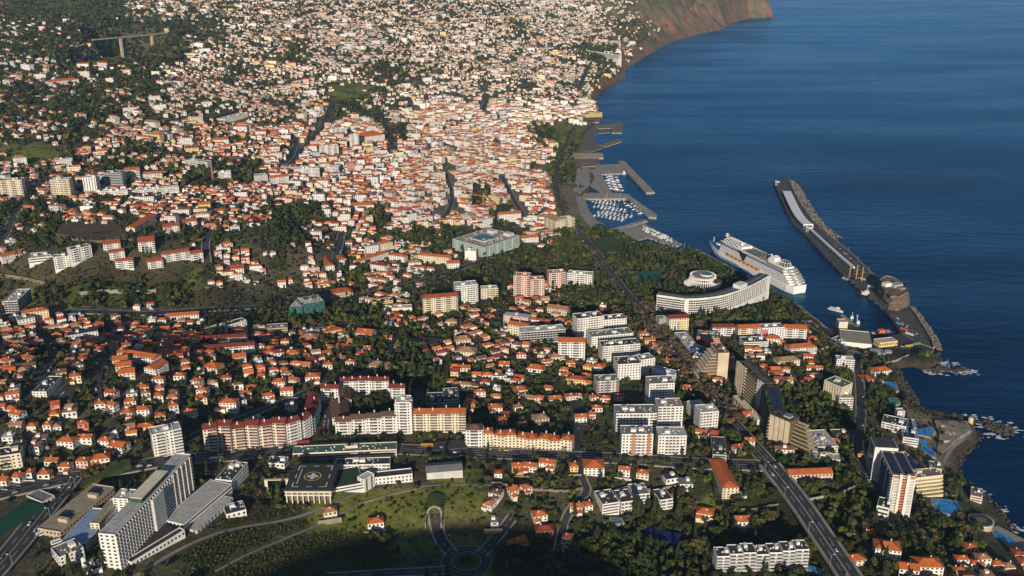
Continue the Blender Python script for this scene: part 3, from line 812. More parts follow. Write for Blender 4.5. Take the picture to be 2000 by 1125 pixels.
# ------------------------------------------------------------------ roads
PLANTED = []
ROADS = {}
def R_(key, *a, **k): ROADS[key] = road(*a, **k)
R_('main', 'main_road', [(-30, 972), (60, 952), (130, 935), (190, 928), (262, 912), (330, 900), (420, 893), (520, 884), (600, 876), (700, 874), (800, 879), (900, 884), (1000, 888), (1120, 892), (1240, 896), (1330, 905), (1420, 908), (1490, 910)], 17, 2)
R_('avenue', 'avenue', [(1128, 452), (1160, 490), (1200, 545), (1245, 600), (1290, 660), (1340, 722), (1392, 785), (1440, 838), (1478, 880), (1503, 908)], 15, 2)
R_('coastal', 'coastal_avenue', [(1120, 246), (1102, 290), (1090, 330), (1085, 370), (1096, 410), (1118, 445), (1165, 474)], 11, 1)
R_('lane', 'lane', [(1121, 780), (1126, 840), (1130, 884)], 5.5, 0, False)
R_('lane2', 'lane', [(1131, 900), (1136, 935), (1150, 962), (1122, 985), (1104, 1015), (1095, 1050), (1090, 1080)], 6)
R_('street1', 'street', [(668, 455), (660, 490), (654, 530)], 12)
R_('street2', 'street', [(868, 335), (880, 365), (884, 395), (872, 420), (860, 436)], 9)
R_('street3', 'street', [(980, 345), (1000, 385), (1025, 425)], 9)
R_('boulevard', 'boulevard', [(640, 590), (700, 578), (760, 566), (830, 548), (900, 525), (960, 500), (1030, 482), (1080, 470)], 12, 1)
R_('terrace', 'terrace_road', [(330, 880), (400, 842), (460, 822), (520, 800), (590, 770), (640, 748), (700, 735), (745, 715), (770, 680), (782, 640)], 7)
R_('left1', 'street', [(48, 790), (70, 760), (96, 722), (105, 700), (92, 668), (84, 650)], 5, 0, False)
R_('left2', 'street', [(196, 795), (190, 745), (205, 705), (232, 685)], 6, 0, False)
R_('ravine', 'expressway', [(-20, 622), (90, 614), (200, 611), (320, 613), (420, 606), (500, 600), (580, 590), (640, 580)], 13, 1)
R_('far1', 'street', [(0, 480), (20, 440), (35, 405), (60, 400)], 10)
R_('far2', 'street', [(405, 515), (400, 480), (410, 450)], 10)
R_('far3', 'street', [(545, 330), (570, 310), (575, 290), (580, 270)], 10)
R_('hosp', 'hospital_road', [(-20, 1128), (30, 1072), (70, 1020), (105, 978), (128, 950), (140, 935)], 17, 2)
R_('bridge_in', 'street', [(1590, 660), (1640, 682), (1690, 700), (1730, 714)], 10, 1)
R_('port', 'port_road', [(1560, 628), (1600, 655), (1650, 682), (1700, 703)], 9)
R_('hotel', 'hotel_lane', [(1672, 700), (1680, 760), (1682, 820), (1672, 880), (1690, 930)], 9)
R_('path1', 'field_path', [(420, 1118), (470, 1090), (540, 1060), (600, 1035), (660, 1012), (700, 985), (760, 965), (820, 950), (900, 948), (1000, 950)], 2.4, 0, False, M_PAVE)
R_('path2', 'field_path', [(262, 1128), (330, 1085), (400, 1050), (470, 1030), (560, 1018), (640, 992), (700, 965)], 3.6, 0, False, M_PAVE)
R_('right_low', 'cliff_road', [(1455, 1000), (1520, 985), (1600, 985), (1660, 955), (1690, 930)], 6, 0, False)
for k_, pl_, w_ in (('f1', [(0, 166), (60, 178), (120, 186), (210, 186)], 8), ('f2', [(560, 330), (590, 290), (618, 262), (640, 230), (650, 200)], 11), ('f3', [(942, 222), (950, 196), (985, 180), (1040, 168)], 12), ('f4', [(330, -5), (360, 8), (384, 28), (420, 45)], 9), ('f5', [(0, 292), (80, 286), (160, 284), (240, 292)], 8),
                    ('f6', [(1152, 126), (1140, 150), (1130, 176)], 7), ('f7', [(620, 170), (700, 165), (760, 172), (820, 160)], 8), ('f8', [(480, 110), (560, 100), (640, 112), (720, 104)], 8), ('f9', [(770, 300), (760, 260), (745, 230), (735, 205)], 9), ('f10', [(300, 240), (360, 228), (420, 232), (470, 215)], 8)):
    R_(k_, 'hillside_road', pl_, w_, 0, False, M_PAVE if k_ in ('f1', 'f5', 'f7', 'f8') else None)
def R_round():
    x, y, _ = P(911, 1098)
    pts = [(x + 16.5 * math.cos(t), y + 16.5 * math.sin(t)) for t in np.linspace(0, 6.2832, 25)]
    road('roundabout', None, 9.5, 0, False, None, True, .35, pts)
    z = float(zt(x, y))
    b = MB(); n = 20
    for k in range(n):
        a, c = 6.2832 * k / n, 6.2832 * (k + 1) / n
        b.poly(((x + 11 * math.cos(a), y + 11 * math.sin(a), z + .5), (x + 11 * math.cos(c), y + 11 * math.sin(c), z + .5), (x, y, z + 1.2)))
        b.poly(((x + 11.4 * math.cos(a), y + 11.4 * math.sin(a), z - 1), (x + 11.4 * math.cos(c), y + 11.4 * math.sin(c), z - 1), (x + 11 * math.cos(c), y + 11 * math.sin(c), z + .5), (x + 11 * math.cos(a), y + 11 * math.sin(a), z + .5)))
    b.build("roundabout_island", M_TURF, kind='structure')
    take_poly([(x + 22 * math.cos(t), y + 22 * math.sin(t)) for t in np.linspace(0, 6, 12)])
    LAND.append(("the roundabout below the tunnel", x, y))
    b = MB()
    for k in range(40):
        a = 6.2832 * k / 40
        for rr_, w_ in ((20.4, .25), (12.2, .25)) + (((16.4, .2),) if k % 2 else ()):
            b.poly([(x + r_ * math.cos(t), y + r_ * math.sin(t), float(zt(x, y)) + 1.15) for r_, t in ((rr_, a), (rr_ + w_, a), (rr_ + w_, a + .157), (rr_, a + .157))])
    b.build("roundabout_marking", M_MARK, kind='structure')
    PLANTED.append(lambda: [plant(x + 4 * math.cos(k * 1.3), y + 4 * math.sin(k * 1.3), 2.2, 'round', 'dark', 3.0, z + .6) for k in range(5)])
R_round()
R_('tunnel', 'tunnel_road', [(849, 1004), (852, 1030), (862, 1058), (882, 1080)], 9, 1)
R_('tunnel2', 'tunnel_road', [(1002, 1010), (985, 1035), (962, 1060), (940, 1082)], 8, 1)
R_('low', 'low_road', [(880, 1112), (820, 1118), (740, 1122), (640, 1128)], 8, 1)
# tunnel mouth: stone arch standing in the slope, dark bore behind it
def tunnel():
    x, y, z = P(849, 1006); R = root("tunnel_portal", (x, y, z), "arched concrete tunnel mouth in the green bank above the roundabout", "tunnel portal")
    LAND.append(("the arched tunnel mouth", x, y))
    fr = frame(x, y, z - .3, 1, 0, 0, 1)
    a = MB(); n = 14
    prof = [(-6.2, 0), (-6.2, 3.2)] + [(-6.2 * math.cos(math.pi * k / n), 3.2 + 6.2 * math.sin(math.pi * k / n)) for k in range(1, n)] + [(6.2, 3.2), (6.2, 0)]
    inn = [(px_ * .84, pz * .9) for px_, pz in prof]
    for k in range(len(prof) - 1):
        p, q, pi, qi = prof[k], prof[k + 1], inn[k], inn[k + 1]
        a.poly((fr(p[0], -1, p[1]), fr(q[0], -1, q[1]), fr(qi[0], -1, qi[1]), fr(pi[0], -1, pi[1])))
        a.poly((fr(p[0], -1, p[1]), fr(p[0], .8, p[1]), fr(q[0], .8, q[1]), fr(q[0], -1, q[1])))
    e = MB()
    for k in range(len(prof) - 1):
        p, q = prof[k], prof[k + 1]; e.poly((fr(p[0] * 1.02, .8, p[1] * .99), fr(p[0] * 1.5, 22, p[1] * .9), fr(q[0] * 1.5, 22, q[1] * .9), fr(q[0] * 1.02, .8, q[1] * .99)))
    e.build("turf_cover", M_TURF, R, (x, y, z))
    a.build("arch_ring", M_CONC, R, (x, y, z))
    b = MB()
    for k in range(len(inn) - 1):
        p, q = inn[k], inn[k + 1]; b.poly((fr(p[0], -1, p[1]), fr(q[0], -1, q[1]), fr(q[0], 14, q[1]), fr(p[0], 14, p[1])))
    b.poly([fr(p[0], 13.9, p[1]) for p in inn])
    b.build("bore", paint('bore_black', (.02, .02, .02)), R, (x, y, z))  # one near-black colour all through the bore
    for s in (-1, 1):
        c = MB(); c.box(fr, s * 6.6 - .4, s * 6.6 + .4, -16, 6, -2, 3.4); c.build("wing_wall", M_CONC, R, (x, y, z))
tunnel()

# viaduct at the lower right: a raised deck on piers across the ravine
def viaduct():
    pl = [flat(u, v, 62 - (i * .6)) for i, (u, v) in enumerate([(1503, 905), (1530, 938), (1566, 985), (1606, 1045), (1640, 1095), (1672, 1145)])]
    pl = dens(smooth_line(pl), 8); nm = normals(pl); W = 17
    o = (*pl[len(pl) // 2], 40.0)
    R = root("road_viaduct", o, "grey four-lane road viaduct crossing the dark ravine at lower right", "bridge")
    LAND.append(("the road viaduct", *pl[len(pl) // 2]))
    zz = [61.5 - 2.5 * k / len(pl) for k in range(len(pl))]
    def st(b, o0, o1, dz0, dz1=None):
        dz1 = dz0 if dz1 is None else dz1
        for k in range(len(pl) - 1):
            b.poly([(pl[j][0] + nm[j][0] * q, pl[j][1] + nm[j][1] * q, zz[j] + d) for j, q, d in ((k, o0, dz0), (k, o1, dz1), (k + 1, o1, dz1), (k + 1, o0, dz0))])
    d = MB(); st(d, W / 2, -W / 2, 0); d.build("road_deck", M_ASPHALT, R, o)
    g = MB(); st(g, W / 2 + 2, W / 2 + 2, -1.8, .2); st(g, -W / 2 - 2, -W / 2 - 2, -1.8, .2); st(g, -W / 2 - 2, W / 2 + 2, -1.8); st(g, W / 2, W / 2 + 2, .2); st(g, -W / 2 - 2, -W / 2, .2); st(g, W / 2, W / 2, -.05, .2); st(g, -W / 2, -W / 2, -.05, .2); g.build("girder", M_CONC, R, o)
    for s in (-1, 1):
        p = MB(); e = s * (W / 2 + 1.9); st(p, e, e, .2, 1.1); st(p, e - .25, e - .25, .2, 1.1); st(p, e - .25, e, 1.1); p.build("parapet", M_CONC, R, o)
    m = MB()
    for off in (-W / 4, -.2, .2, W / 4):
        for k in range(0, len(pl) - 1, 1 if abs(off) < 1 else 2):
            m.poly([(pl[j][0] + nm[j][0] * q, pl[j][1] + nm[j][1] * q, zz[j] + .02) for j, q in ((k, off + .12), (k, off - .12), (k + 1, off - .12), (k + 1, off + .12))])
    m.build("road_marking", M_MARK, R, o, kind='stuff')
    for k in range(6, len(pl) - 2, 7):
        x, y = pl[k]; b = MB(); b.box(frame(x, y, 0, nm[k][0], nm[k][1]), -5, 5, -1, 1, float(zt(x, y)) - 2, zz[k] - 1.8); b.build("pier", M_CONC, R, o)
    for k in range(len(pl) - 1): take_poly([(pl[j][0] + nm[j][0] * q, pl[j][1] + nm[j][1] * q) for j, q in ((k, -W / 2 - 4), (k + 1, -W / 2 - 4), (k + 1, W / 2 + 4), (k, W / 2 + 4))], 2)
    ROADS['viaduct'] = (R, pl, nm, np.array(zz))
viaduct()

# ------------------------------------------------------------------ harbour works
def slab(name, pix, z, mat, label=None, cat=None, z0=-6, kind='structure'):
    pts = [flat(u, v, z) for u, v in pix]
    mb = MB(); mb.prism(pts, z0, z, 0, 1)
    o = mb.build(name, [M_CONC, mat], kind=None if label else kind)
    if label: tag(o, label, cat)
    take_poly(pts)
    return pts
BW_L = [(1511, 353), (1527, 389), (1546, 430), (1578, 461), (1612, 498), (1655, 541), (1697, 577), (1731, 606), (1741, 618), (1762, 650)]
BW_R = [(1539, 347), (1549, 373), (1567, 405), (1588, 434), (1618, 461), (1659, 493), (1698, 532), (1724, 551), (1776, 601), (1788, 616), (1804, 641), (1819, 665), (1824, 680)]
slab("breakwater", BW_L + [(1790, 668)] + BW_R[::-1], 5.0, paint("worn_asphalt", (.105, .10, .095), .9, .35, .05))
slab("port_platform", [(1762, 651), (1824, 681), (1815, 692), (1780, 702), (1737, 713), (1700, 706), (1650, 686), (1612, 664), (1588, 645), (1600, 636), (1618, 642), (1640, 640), (1662, 633), (1682, 642), (1702, 657), (1708, 666), (1722, 658)], 4.0, M_ASPHALT)
slab("ship_quay", [(1355, 488), (1362, 486), (1430, 522), (1500, 562), (1562, 597), (1618, 641), (1602, 650), (1545, 604), (1480, 566), (1410, 524)], 3.6, M_PAVE)
slab("inner_pier", [(1641, 616), (1648, 614), (1676, 638), (1668, 645)], 3.2, M_PAVE)
slab("long_pier", [(1207, 314), (1219, 314), (1279, 375), (1262, 376), (1213, 322)], 4.5, paint('pier_stone', (.36, .31, .25), 0.9, 0.3, 0.05))
slab("cruise_square", [(1160, 322), (1213, 320), (1224, 338), (1173, 340), (1162, 331)], 3.4, M_PAVE)
slab("west_basin_quay", [(1150, 330), (1163, 330), (1174, 340), (1194, 376), (1180, 378), (1150, 360)], 3.0, M_PAVE)
slab("marina_mole", [(1128, 377), (1194, 376), (1228, 379), (1231, 383), (1224, 387), (1150, 388), (1132, 384)], 3.6, M_PAVE)
slab("marina_arm", [(1223, 383), (1231, 383), (1284, 420), (1282, 425), (1267, 423)], 4.0, M_CONC)
slab("marina_pier", [(1186, 449), (1261, 428), (1265, 431), (1190, 454)], 3.5, M_CONC)
slab("boatyard", [(1190, 456), (1196, 451), (1240, 441), (1257, 436), (1333, 477), (1330, 480), (1308, 478), (1265, 463), (1247, 469), (1215, 466)], 3.2, M_PAVE)
slab("marina_quay", [(1130, 384), (1142, 386), (1150, 410), (1166, 432), (1180, 436), (1178, 446), (1160, 440), (1140, 420)], 3.0, M_PAVE)
slab("old_pier", [(1114, 299), (1177, 299), (1179, 308), (1116, 309)], 4.0, paint('pale_stone', (.48, .38, .28), 0.9, 0.3, 0.05))
slab("promenade", [(1116, 308), (1170, 308), (1172, 324), (1126, 326)], 3.2, paint('promenade_tiles', (.24, .17, .15), 0.9, 0.4, 0.03))
slab("beach_jetty", [(1160, 245), (1212, 240), (1217, 244), (1215, 259), (1195, 259), (1192, 250), (1168, 251)], 3.4, M_STONE)
slab("beach_arm", [(1170, 283), (1207, 271), (1216, 272), (1215, 276), (1180, 287)], 3.0, M_STONE)
slab("town_beach", [(1134, 262), (1160, 246), (1190, 250), (1192, 258), (1168, 261), (1158, 268), (1160, 277), (1178, 283), (1176, 290), (1150, 297), (1130, 290)], 1.6, M_SAND)
slab("lido_deck", [(1935, 1030), (1948, 1026), (2010, 1058), (2010, 1085), (1975, 1080), (1950, 1060)], 7.0, M_PAVE)
slab("rocky_quay", [(1135, 225), (1165, 222), (1178, 228), (1170, 238), (1140, 240)], 4.0, M_STONE)
LAND.append(("the boatyard pier", *flat(1260, 455, 3)))

def boulders(name, label, line, n, spread, r0, r1, mat, seed, z=.5):
    rng = np.random.default_rng(seed); mb = MB()
    pl = dens(line, 5)
    for k in range(n):
        i = rng.integers(0, len(pl)); x = pl[i][0] + rng.uniform(*spread[0]); y = pl[i][1] + rng.uniform(*spread[1]); r = rng.uniform(r0, r1)
        zc = z + rng.uniform(-.5, 1.6)
        p = [(x + r * a * rng.uniform(.7, 1.2), y + r * b * rng.uniform(.7, 1.2), zc + r * c * rng.uniform(.6, 1.1)) for a, b, c in ((1, 0, 0), (0, 1, 0), (-1, 0, 0), (0, -1, 0), (0, 0, 1), (0, 0, -1))]
        for a, b, c in ((0, 1, 4), (1, 2, 4), (2, 3, 4), (3, 0, 4), (1, 0, 5), (2, 1, 5), (3, 2, 5), (0, 3, 5)): mb.poly((p[a], p[b], p[c]))
    o = mb.build(name, mat); o["kind"] = 'stuff'; o["label"] = label; o["category"] = "rocks"
boulders("armour_rocks", "pale and dark boulders banked along the breakwater's seaward side", [flat(u, v, 0) for u, v in [(1548, 356), (1560, 370), (1576, 398), (1592, 425), (1612, 448), (1640, 468)]], 620, ((-14, 5), (-8, 8)), 1.4, 3.2, paint('boulder', (.30, .26, .21), .95, .6, .05), 3, 1.5)
boulders("pebble_beach", "dark pebbles and boulders of the beach below the hotels", [flat(u, v, 0) for u, v in [(1912, 850), (1905, 866), (1886, 884), (1872, 900), (1868, 925), (1876, 943), (1900, 956), (1925, 972), (1945, 995), (1975, 1032)]], 900, ((-14, 4), (-5, 8)), .8, 2.0, M_ROCK, 4, .6)
boulders("shore_rocks", "black rocks along the foot of the pool terraces and port cliff", [flat(u, v, 0) for u, v in [(1748, 726), (1754, 744), (1768, 762), (1780, 778), (1790, 800), (1830, 812), (1898, 824)]], 420, ((-3, 7), (-6, 6)), 1.2, 3.2, M_ROCK, 5, .4)
boulders("outer_rocks", "low wave-washed rocks just off the garden point", [flat(u, v, 0) for u, v in [(1930, 832), (1950, 838), (1968, 846)]], 90, ((-6, 6), (-6, 6)), 2.5, 6.0, M_ROCK, 6, .2)
boulders("point_rocks", "dark rocks in the surf below the port cliff", [flat(u, v, 0) for u, v in [(1824, 690), (1830, 712), (1822, 728), (1835, 722), (1882, 724)]], 120, ((-4, 6), (-5, 5)), 1.6, 4.2, M_ROCK, 7, .0)
boulders("breakwater_toe", "dark concrete blocks along the outer sea wall", [flat(u, v, 0) for u, v in [(1776, 602), (1790, 618), (1806, 642), (1822, 668), (1828, 684)]], 260, ((0, 7), (-4, 4)), 1.5, 3.0, M_STONE, 8, 1.0)
def foam():
    rng = np.random.default_rng(9); mb = MB()
    for u, v, n, s in ((1838, 712, 60, 9), (1872, 724, 60, 11), (1826, 727, 36, 7), (1905, 815, 20, 8), (1935, 830, 44, 10), (1965, 838, 40, 10), (1950, 850, 14, 8), (1950, 1000, 16, 7), (1916, 962, 14, 6), (1978, 1030, 12, 6)):
        x, y = flat(u, v, 0)
        for k in range(n):
            a, b = x + rng.normal(0, s), y + rng.normal(0, s * .6); r = rng.uniform(.6, 2.6)
            m = 7; ph = rng.uniform(0, 6)
            mb.poly([(a + r * 1.8 * rng.uniform(.6, 1.2) * math.cos(ph + t), b + r * rng.uniform(.6, 1.2) * math.sin(ph + t), .12 + .004 * k) for t in np.linspace(0, 6.283, m + 1)[:-1]])
    for k in range(70):
        y = rng.uniform(3800, 9000); x = rng.uniform(.27, .55) * y + 300; r = rng.uniform(2, 7)
        mb.poly([(x + r * 2 * math.cos(t), y + r * .8 * math.sin(t), .15) for t in np.linspace(0, 6.283, 7)[:-1]])
    o = mb.build("foam", paint('foam', (.72, .76, .78), .9, .2, .5)); o["kind"] = 'stuff'; o["label"] = "white surf on the rocks and small whitecaps far out"; o["category"] = "foam"
foam()
LAND.append(("the bend of the steep lane", *P(1150, 962)[:2]))
LAND.append(("the lower end of the viaduct", *P(1640, 1095)[:2]))
LAND.append(("the town end of the viaduct", *P(1515, 915)[:2]))
LAND.append(("the hotel lane", *P(1682, 820)[:2]))
LAND.append(("the sports pitch", *P(20, 1020)[:2]))
LAND.append(("the bus station", *P(860, 874)[:2]))
LAND.append(("the blue tennis court", *P(1295, 1050)[:2]))
LAND.append(("the green tennis court", *P(1265, 546)[:2]))
LAND.append(("the park lawn", *P(1190, 484)[:2]))
LAND.append(("the left roundabout green", *P(195, 930)[:2]))
LAND.append(("the dark car park by the trees", *P(830, 666)[:2]))
LAND.append(("the foot of the steep lane", *P(1092, 1075)[:2]))
LAND.append(("the corner of the lower ravine", *P(1250, 1100)[:2]))
LAND.append(("the ravine beside the viaduct", *P(1540, 1060)[:2]))
LAND.append(("the pebble beach", *P(1880, 930)[:2]))
LAND.append(("the cliff road bend", *P(1600, 985)[:2]))
LAND.append(("the middle of the avenue", *P(1392, 785)[:2]))
LAND.append(("the upper avenue", *P(1245, 600)[:2]))

sheet("sun_terrace", [(1824, 824), (1888, 829), (1896, 845), (1868, 862), (1842, 886), (1830, 880), (1834, 852)], paint('terrace_paving', (.36, .31, .25), .9, .45, .12), .4, thick=7, take=False)
R_('seapath', 'sea_path', [(1897, 842), (1880, 860), (1860, 874), (1848, 892), (1842, 906)], 4, 0, False, M_CONC)
sheet("shore_promenade", [(1128, 330), (1150, 330), (1152, 362), (1134, 378), (1120, 372)], M_PAVE, .4, thick=5, take=False)
sheet("shore_promenade", [(1124, 386), (1134, 386), (1146, 418), (1164, 440), (1154, 444), (1132, 420)], M_PAVE, .4, thick=5, take=False)
def parasols():
    r = random.Random(3); m = MB(); m.cyl(0, 0, 0, 2.3, .06, .05, 5); pole = m.mesh("pole", M_PAINTW)
    m = MB(); m.cyl(0, 0, 2.1, 2.8, 1.6, .05, 9, cap=False); tops = {w: m.mesh("canopy", paint('parasol_' + w, c, .8, .1, .5)) for w, c in (('cream', (.70, .62, .48)), ('white', (.76, .75, .72)), ('terracotta', (.55, .24, .12)))}
    m = MB(); m.box(ID, -.35, .35, -1, 1, .25, .42, bottom=True); bed = m.mesh("sunbed", M_PAINTW)
    n = {}
    for k in range(60):
        a, b = r.choice((((1838, 836), (1882, 838)), ((1842, 848), (1872, 852)), ((1838, 866), (1856, 868)), ((1722, 742), (1726, 764)), ((1832, 968), (1866, 972)))); t = r.random(); u, v = a[0] + (b[0] - a[0]) * t, a[1] + (b[1] - a[1]) * t + r.uniform(-3, 3)
        x, y, z = P(u, v); z += .5 if u < 1800 or v > 900 else max(0, 7.6 - z) * 0 + .6; w = r.choice(list(tops)); area = "big pool" if v > 900 else "rectangular pool" if u < 1800 else "garden point"
        n[(w, area)] = n.get((w, area), 0) + 1
        if n[(w, area)] > 11: continue
        R = root("parasol", (x, y, z), f"{w} parasol near the {area}, {['first', 'second', 'third', 'fourth', 'fifth', 'sixth', 'seventh', 'eighth', 'ninth', 'tenth', 'eleventh'][n[(w, area)] - 1]} of its colour there", "parasol", "parasols on the sun terraces")
        link("pole", pole, R); link("canopy", tops[w], R)
        for s_ in (-1.3, 1.3): q = link("sunbed", bed, R); q.location = (s_, 0, 0)
parasols()
def retaining_wall(pix, h, label, mat):
    pl = dens([P(u, v)[:2] for u, v in pix], 9); x0, y0 = pl[len(pl) // 2]; o = (x0, y0, float(zt(x0, y0)))
    R = root("retaining_wall", o, label, "wall", "stone walls holding up slopes")
    for a, b in zip(pl[:-1], pl[1:]):
        d = math.hypot(b[0] - a[0], b[1] - a[1]); z = (float(zt(*a)) + float(zt(*b))) / 2; m = MB(); m.box(frame(a[0], a[1], z, (b[0] - a[0]) / d, (b[1] - a[1]) / d), -.1, d + .1, -.4, .4, -4, h); m.build("wall_segment", mat, R, o)
for pix, h, lab, mat in (([(155, 577), (230, 573), (305, 571)], 5, "long pale stone wall on the ravine slope", M_CONC), ([(0, 540), (45, 546), (90, 556)], 5, "stone wall below the left hill school", M_STONE), ([(120, 470), (190, 474), (260, 470)], 3, "wall along the bare allotments", M_STONE),
    ([(960, 944), (1040, 958), (1100, 962), (1138, 956)], 2.5, "curving stone wall below the pink and white houses", M_STONE), ([(1172, 972), (1230, 955), (1290, 966), (1360, 988)], 4, "tall pale stone wall above the modern villas", M_STONE), ([(1400, 990), (1460, 1000), (1520, 988)], 3, "stone wall below the orange-roofed manor", M_STONE), ([(700, 985), (760, 968), (820, 954)], 1.2, "low wall beside the field path", M_STONE),
    ([(1560, 985), (1640, 968), (1690, 945)], 3, "curving cream wall along the cliff road", M_CONC), ([(20, 330), (120, 328), (200, 322)], 3, "long terrace wall on the upper left slope", M_STONE), ([(30, 190), (110, 188), (180, 186)], 3, "pale terrace wall on the far left slope", M_CONC), ([(150, 205), (260, 207)], 3, "lower terrace wall on the far left slope", M_STONE), ([(400, 565), (440, 552), (460, 545)], 3, "wall along the road below the far flats", M_CONC)):
    retaining_wall(pix, h, lab, mat)

# ------------------------------------------------------------------ cruise ship
def cruise_ship():
    S = np.array(flat(1561, 573, 0)); B = np.array(flat(1391, 488.5, 0)); L = float(np.hypot(*(B - S))); d = (B - S) / L
    R = root("cruise_ship", (S[0], S[1], 0), "white cruise ship with blue stripes and orange lifeboats moored at the quay", "cruise ship")
    LAND.append(("the white cruise ship", *(S + d * L * .5)))
    o = (S[0], S[1], 0.0)
    fr = frame(S[0], S[1], 0, d[0], d[1])          # a: stern to bow, b: to the left of travel
    wp, dk = M_PAINTW, paint('ship_window', (.06, .065, .075), .4, .2, .5)
    blue = paint('ship_blue', (.02, .10, .28), .5, .1, .3); orange = paint('lifeboat_orange', (.75, .28, .03), .5, .1, .3); deck = paint('ship_deck', (.36, .30, .22), .8, .3, .1); teal = paint('ship_green', (.16, .24, .20), .8, .3, .1)
    HB = 16.0
    def hb(t, z):
        k = 1.0
        if t > .80: k = max(0.0, 1 - ((t - .80) / (.20 + .022 * z / 10)) ** 1.8)
        if t < .05: k = .80 + .2 * (t / .05) ** .6
        return HB * k * (.90 + .10 * min(1, z / 10 + .4))
    hull = MB(); ts = list(np.linspace(0, .8, 14)) + list(np.linspace(.82, 1.0, 10))
    zs = [-2, 2, 6, 10, 13.5]
    for sgn in (1, -1):
        for i in range(len(ts) - 1):
            for j in range(len(zs) - 1):
                q = []
                for t, z in ((ts[i], zs[j]), (ts[i + 1], zs[j]), (ts[i + 1], zs[j + 1]), (ts[i], zs[j + 1])):
                    ext = max(0, t - .9) / .1 * z * .55; sh = max(0, t - .84) / .16 * (4.5 if z > 13 else 0)
                    q.append(fr(t * L + ext, sgn * hb(t, z), z + sh))
                hull.poly(q if sgn < 0 else q[::-1])
    hull.poly([fr(0, s * hb(0, z), z) for s, z in ((1, -2), (1, 13.5), (-1, 13.5), (-1, -2))])
    top = [fr(t * L + max(0, t - .9) / .1 * 7.4, hb(t, 13.5), 13.5 + max(0, t - .84) / .16 * 4.5) for t in ts]; bot = [fr(t * L + max(0, t - .9) / .1 * 7.4, -hb(t, 13.5), 13.5 + max(0, t - .84) / .16 * 4.5) for t in ts]
    hull.build("hull", wp, R, o)
    fd = MB()
    for i in range(len(ts) - 1): fd.poly((bot[i], bot[i + 1], top[i + 1], top[i]))
    fd.build("foredeck", blue, R, o)
    # decks of the superstructure, each a step shorter at both ends
    tiers = [(13.5, 17, .015, .87), (17, 20, .03, .865), (20, 23, .045, .86), (23, 26, .06, .855), (26, 29, .08, .845), (29, 32, .10, .83)]
    for k, (z0, z1, t0, t1) in enumerate(tiers):
        m = MB(); n = 10; hw = HB - .2 - .15 * k
        out = [fr(t0 * L - 3 + (0 if abs(s) < .9 else 5), s * hw, 0) for s in (-1, -.6, 0, .6, 1)] + [fr(t1 * L + (4 if abs(s) < .9 else -3), s * hw * (.8 if abs(s) > .9 else .75), 0) for s in (1, .6, 0, -.6, -1)]
        out = [fr(t0 * L + 4, -hw, 0), fr(t0 * L, -hw * .7, 0), fr(t0 * L - 2, 0, 0), fr(t0 * L, hw * .7, 0), fr(t0 * L + 4, hw, 0), fr(t1 * L - 12, hw, 0), fr(t1 * L, hw * .55, 0), fr(t1 * L + 2, 0, 0), fr(t1 * L, -hw * .55, 0), fr(t1 * L - 12, -hw, 0)]
        m.prism([p[:2] for p in out], z0, z1, 0, 1)
        m.build("deck", [wp, deck], R, o)
        w = MB()
        a = t0 * L + 6
        while a < t1 * L - 14:
            for s in (1, -1):
                if not (k in (0,) and .30 * L < a < .70 * L):
                    w.poly((fr(a, s * (hw + .06), z0 + 1), fr(a + 1.7, s * (hw + .06), z0 + 1), fr(a + 1.7, s * (hw + .06), z0 + 2.3), fr(a, s * (hw + .06), z0 + 2.3)))
            a += 3.0
        if k == 5: w = MB()
        for s in (-.62, -.31, 0, .31):      # aft balconies
            w.poly((fr(t0 * L - 1.6, s * hw, z0 + .9), fr(t0 * L - 1.6, (s + .28) * hw, z0 + .9), fr(t0 * L - 1.6, (s + .28) * hw, z0 + 2.4), fr(t0 * L - 1.6, s * hw, z0 + 2.4)))
        w.build("cabin_window", dk, R, o, kind='stuff')
    for s in (1, -1):                        # stripes
        for a0, a1 in ((.10, .50), (.56, .83)):
            m = MB(); m.box(fr, a0 * L, a1 * L, s * (HB - .8) - .15, s * (HB - .8) + .15, 27.0, 29.6); m.build("blue_stripe", blue, R, o)
            m = MB(); m.box(fr, a0 * L, a1 * L, s * (HB - .9) - .15, s * (HB - .9) + .15, 30.6, 31.6); m.build("window_strip", dk, R, o)
        m = MB(); m.box(fr, .34 * L, .74 * L, s * (HB - .1) - .1, s * (HB - .1) + .1, 13.2, 16.6); m.build("recess_shade_panel", dk, R, o)  # flush dark panel: the shade of the lifeboat recess put into its colour
        m = MB(); m.poly((fr(.525 * L, s * (HB + .15), 17), fr(.545 * L, s * (HB + .15), 17), fr(.60 * L, s * (HB + .15), 31), fr(.49 * L, s * (HB + .15), 31))); m.build("atrium_glass", paint('ship_glass', (.03, .035, .05), .2, .2, .3), R, o)
        hw = MB()
        for zz in (5, 8.5):
            a = .06 * L
            while a < .86 * L:
                e = hb((a + .6) / L, zz) + .08
                hw.poly((fr(a, s * e, zz), fr(a + 1.2, s * e, zz), fr(a + 1.2, s * e, zz + 1), fr(a, s * e, zz + 1))); a += 3.4
        hw.build("porthole", dk, R, o, kind='stuff')
        bw = MB()                              # blue wave along the forward waterline
        a = .42 * L; k = 0
        while a < .86 * L:
            e = hb(a / L, 4) + .1; e2 = hb((a + 6) / L, 4) + .1; zt_ = 2 + (a / L - .42) * 14
            bw.poly((fr(a, s * e, .1), fr(a + 6, s * e2, .1), fr(a + 6, s * e2, zt_ + .8 * math.sin(k)), fr(a, s * e, zt_ + .8 * math.sin(k - 1)))); a += 6; k += 1
        bw.build("blue_wave", paint('ship_wave', (.10, .26, .48), .5, .3, .08), R, o)
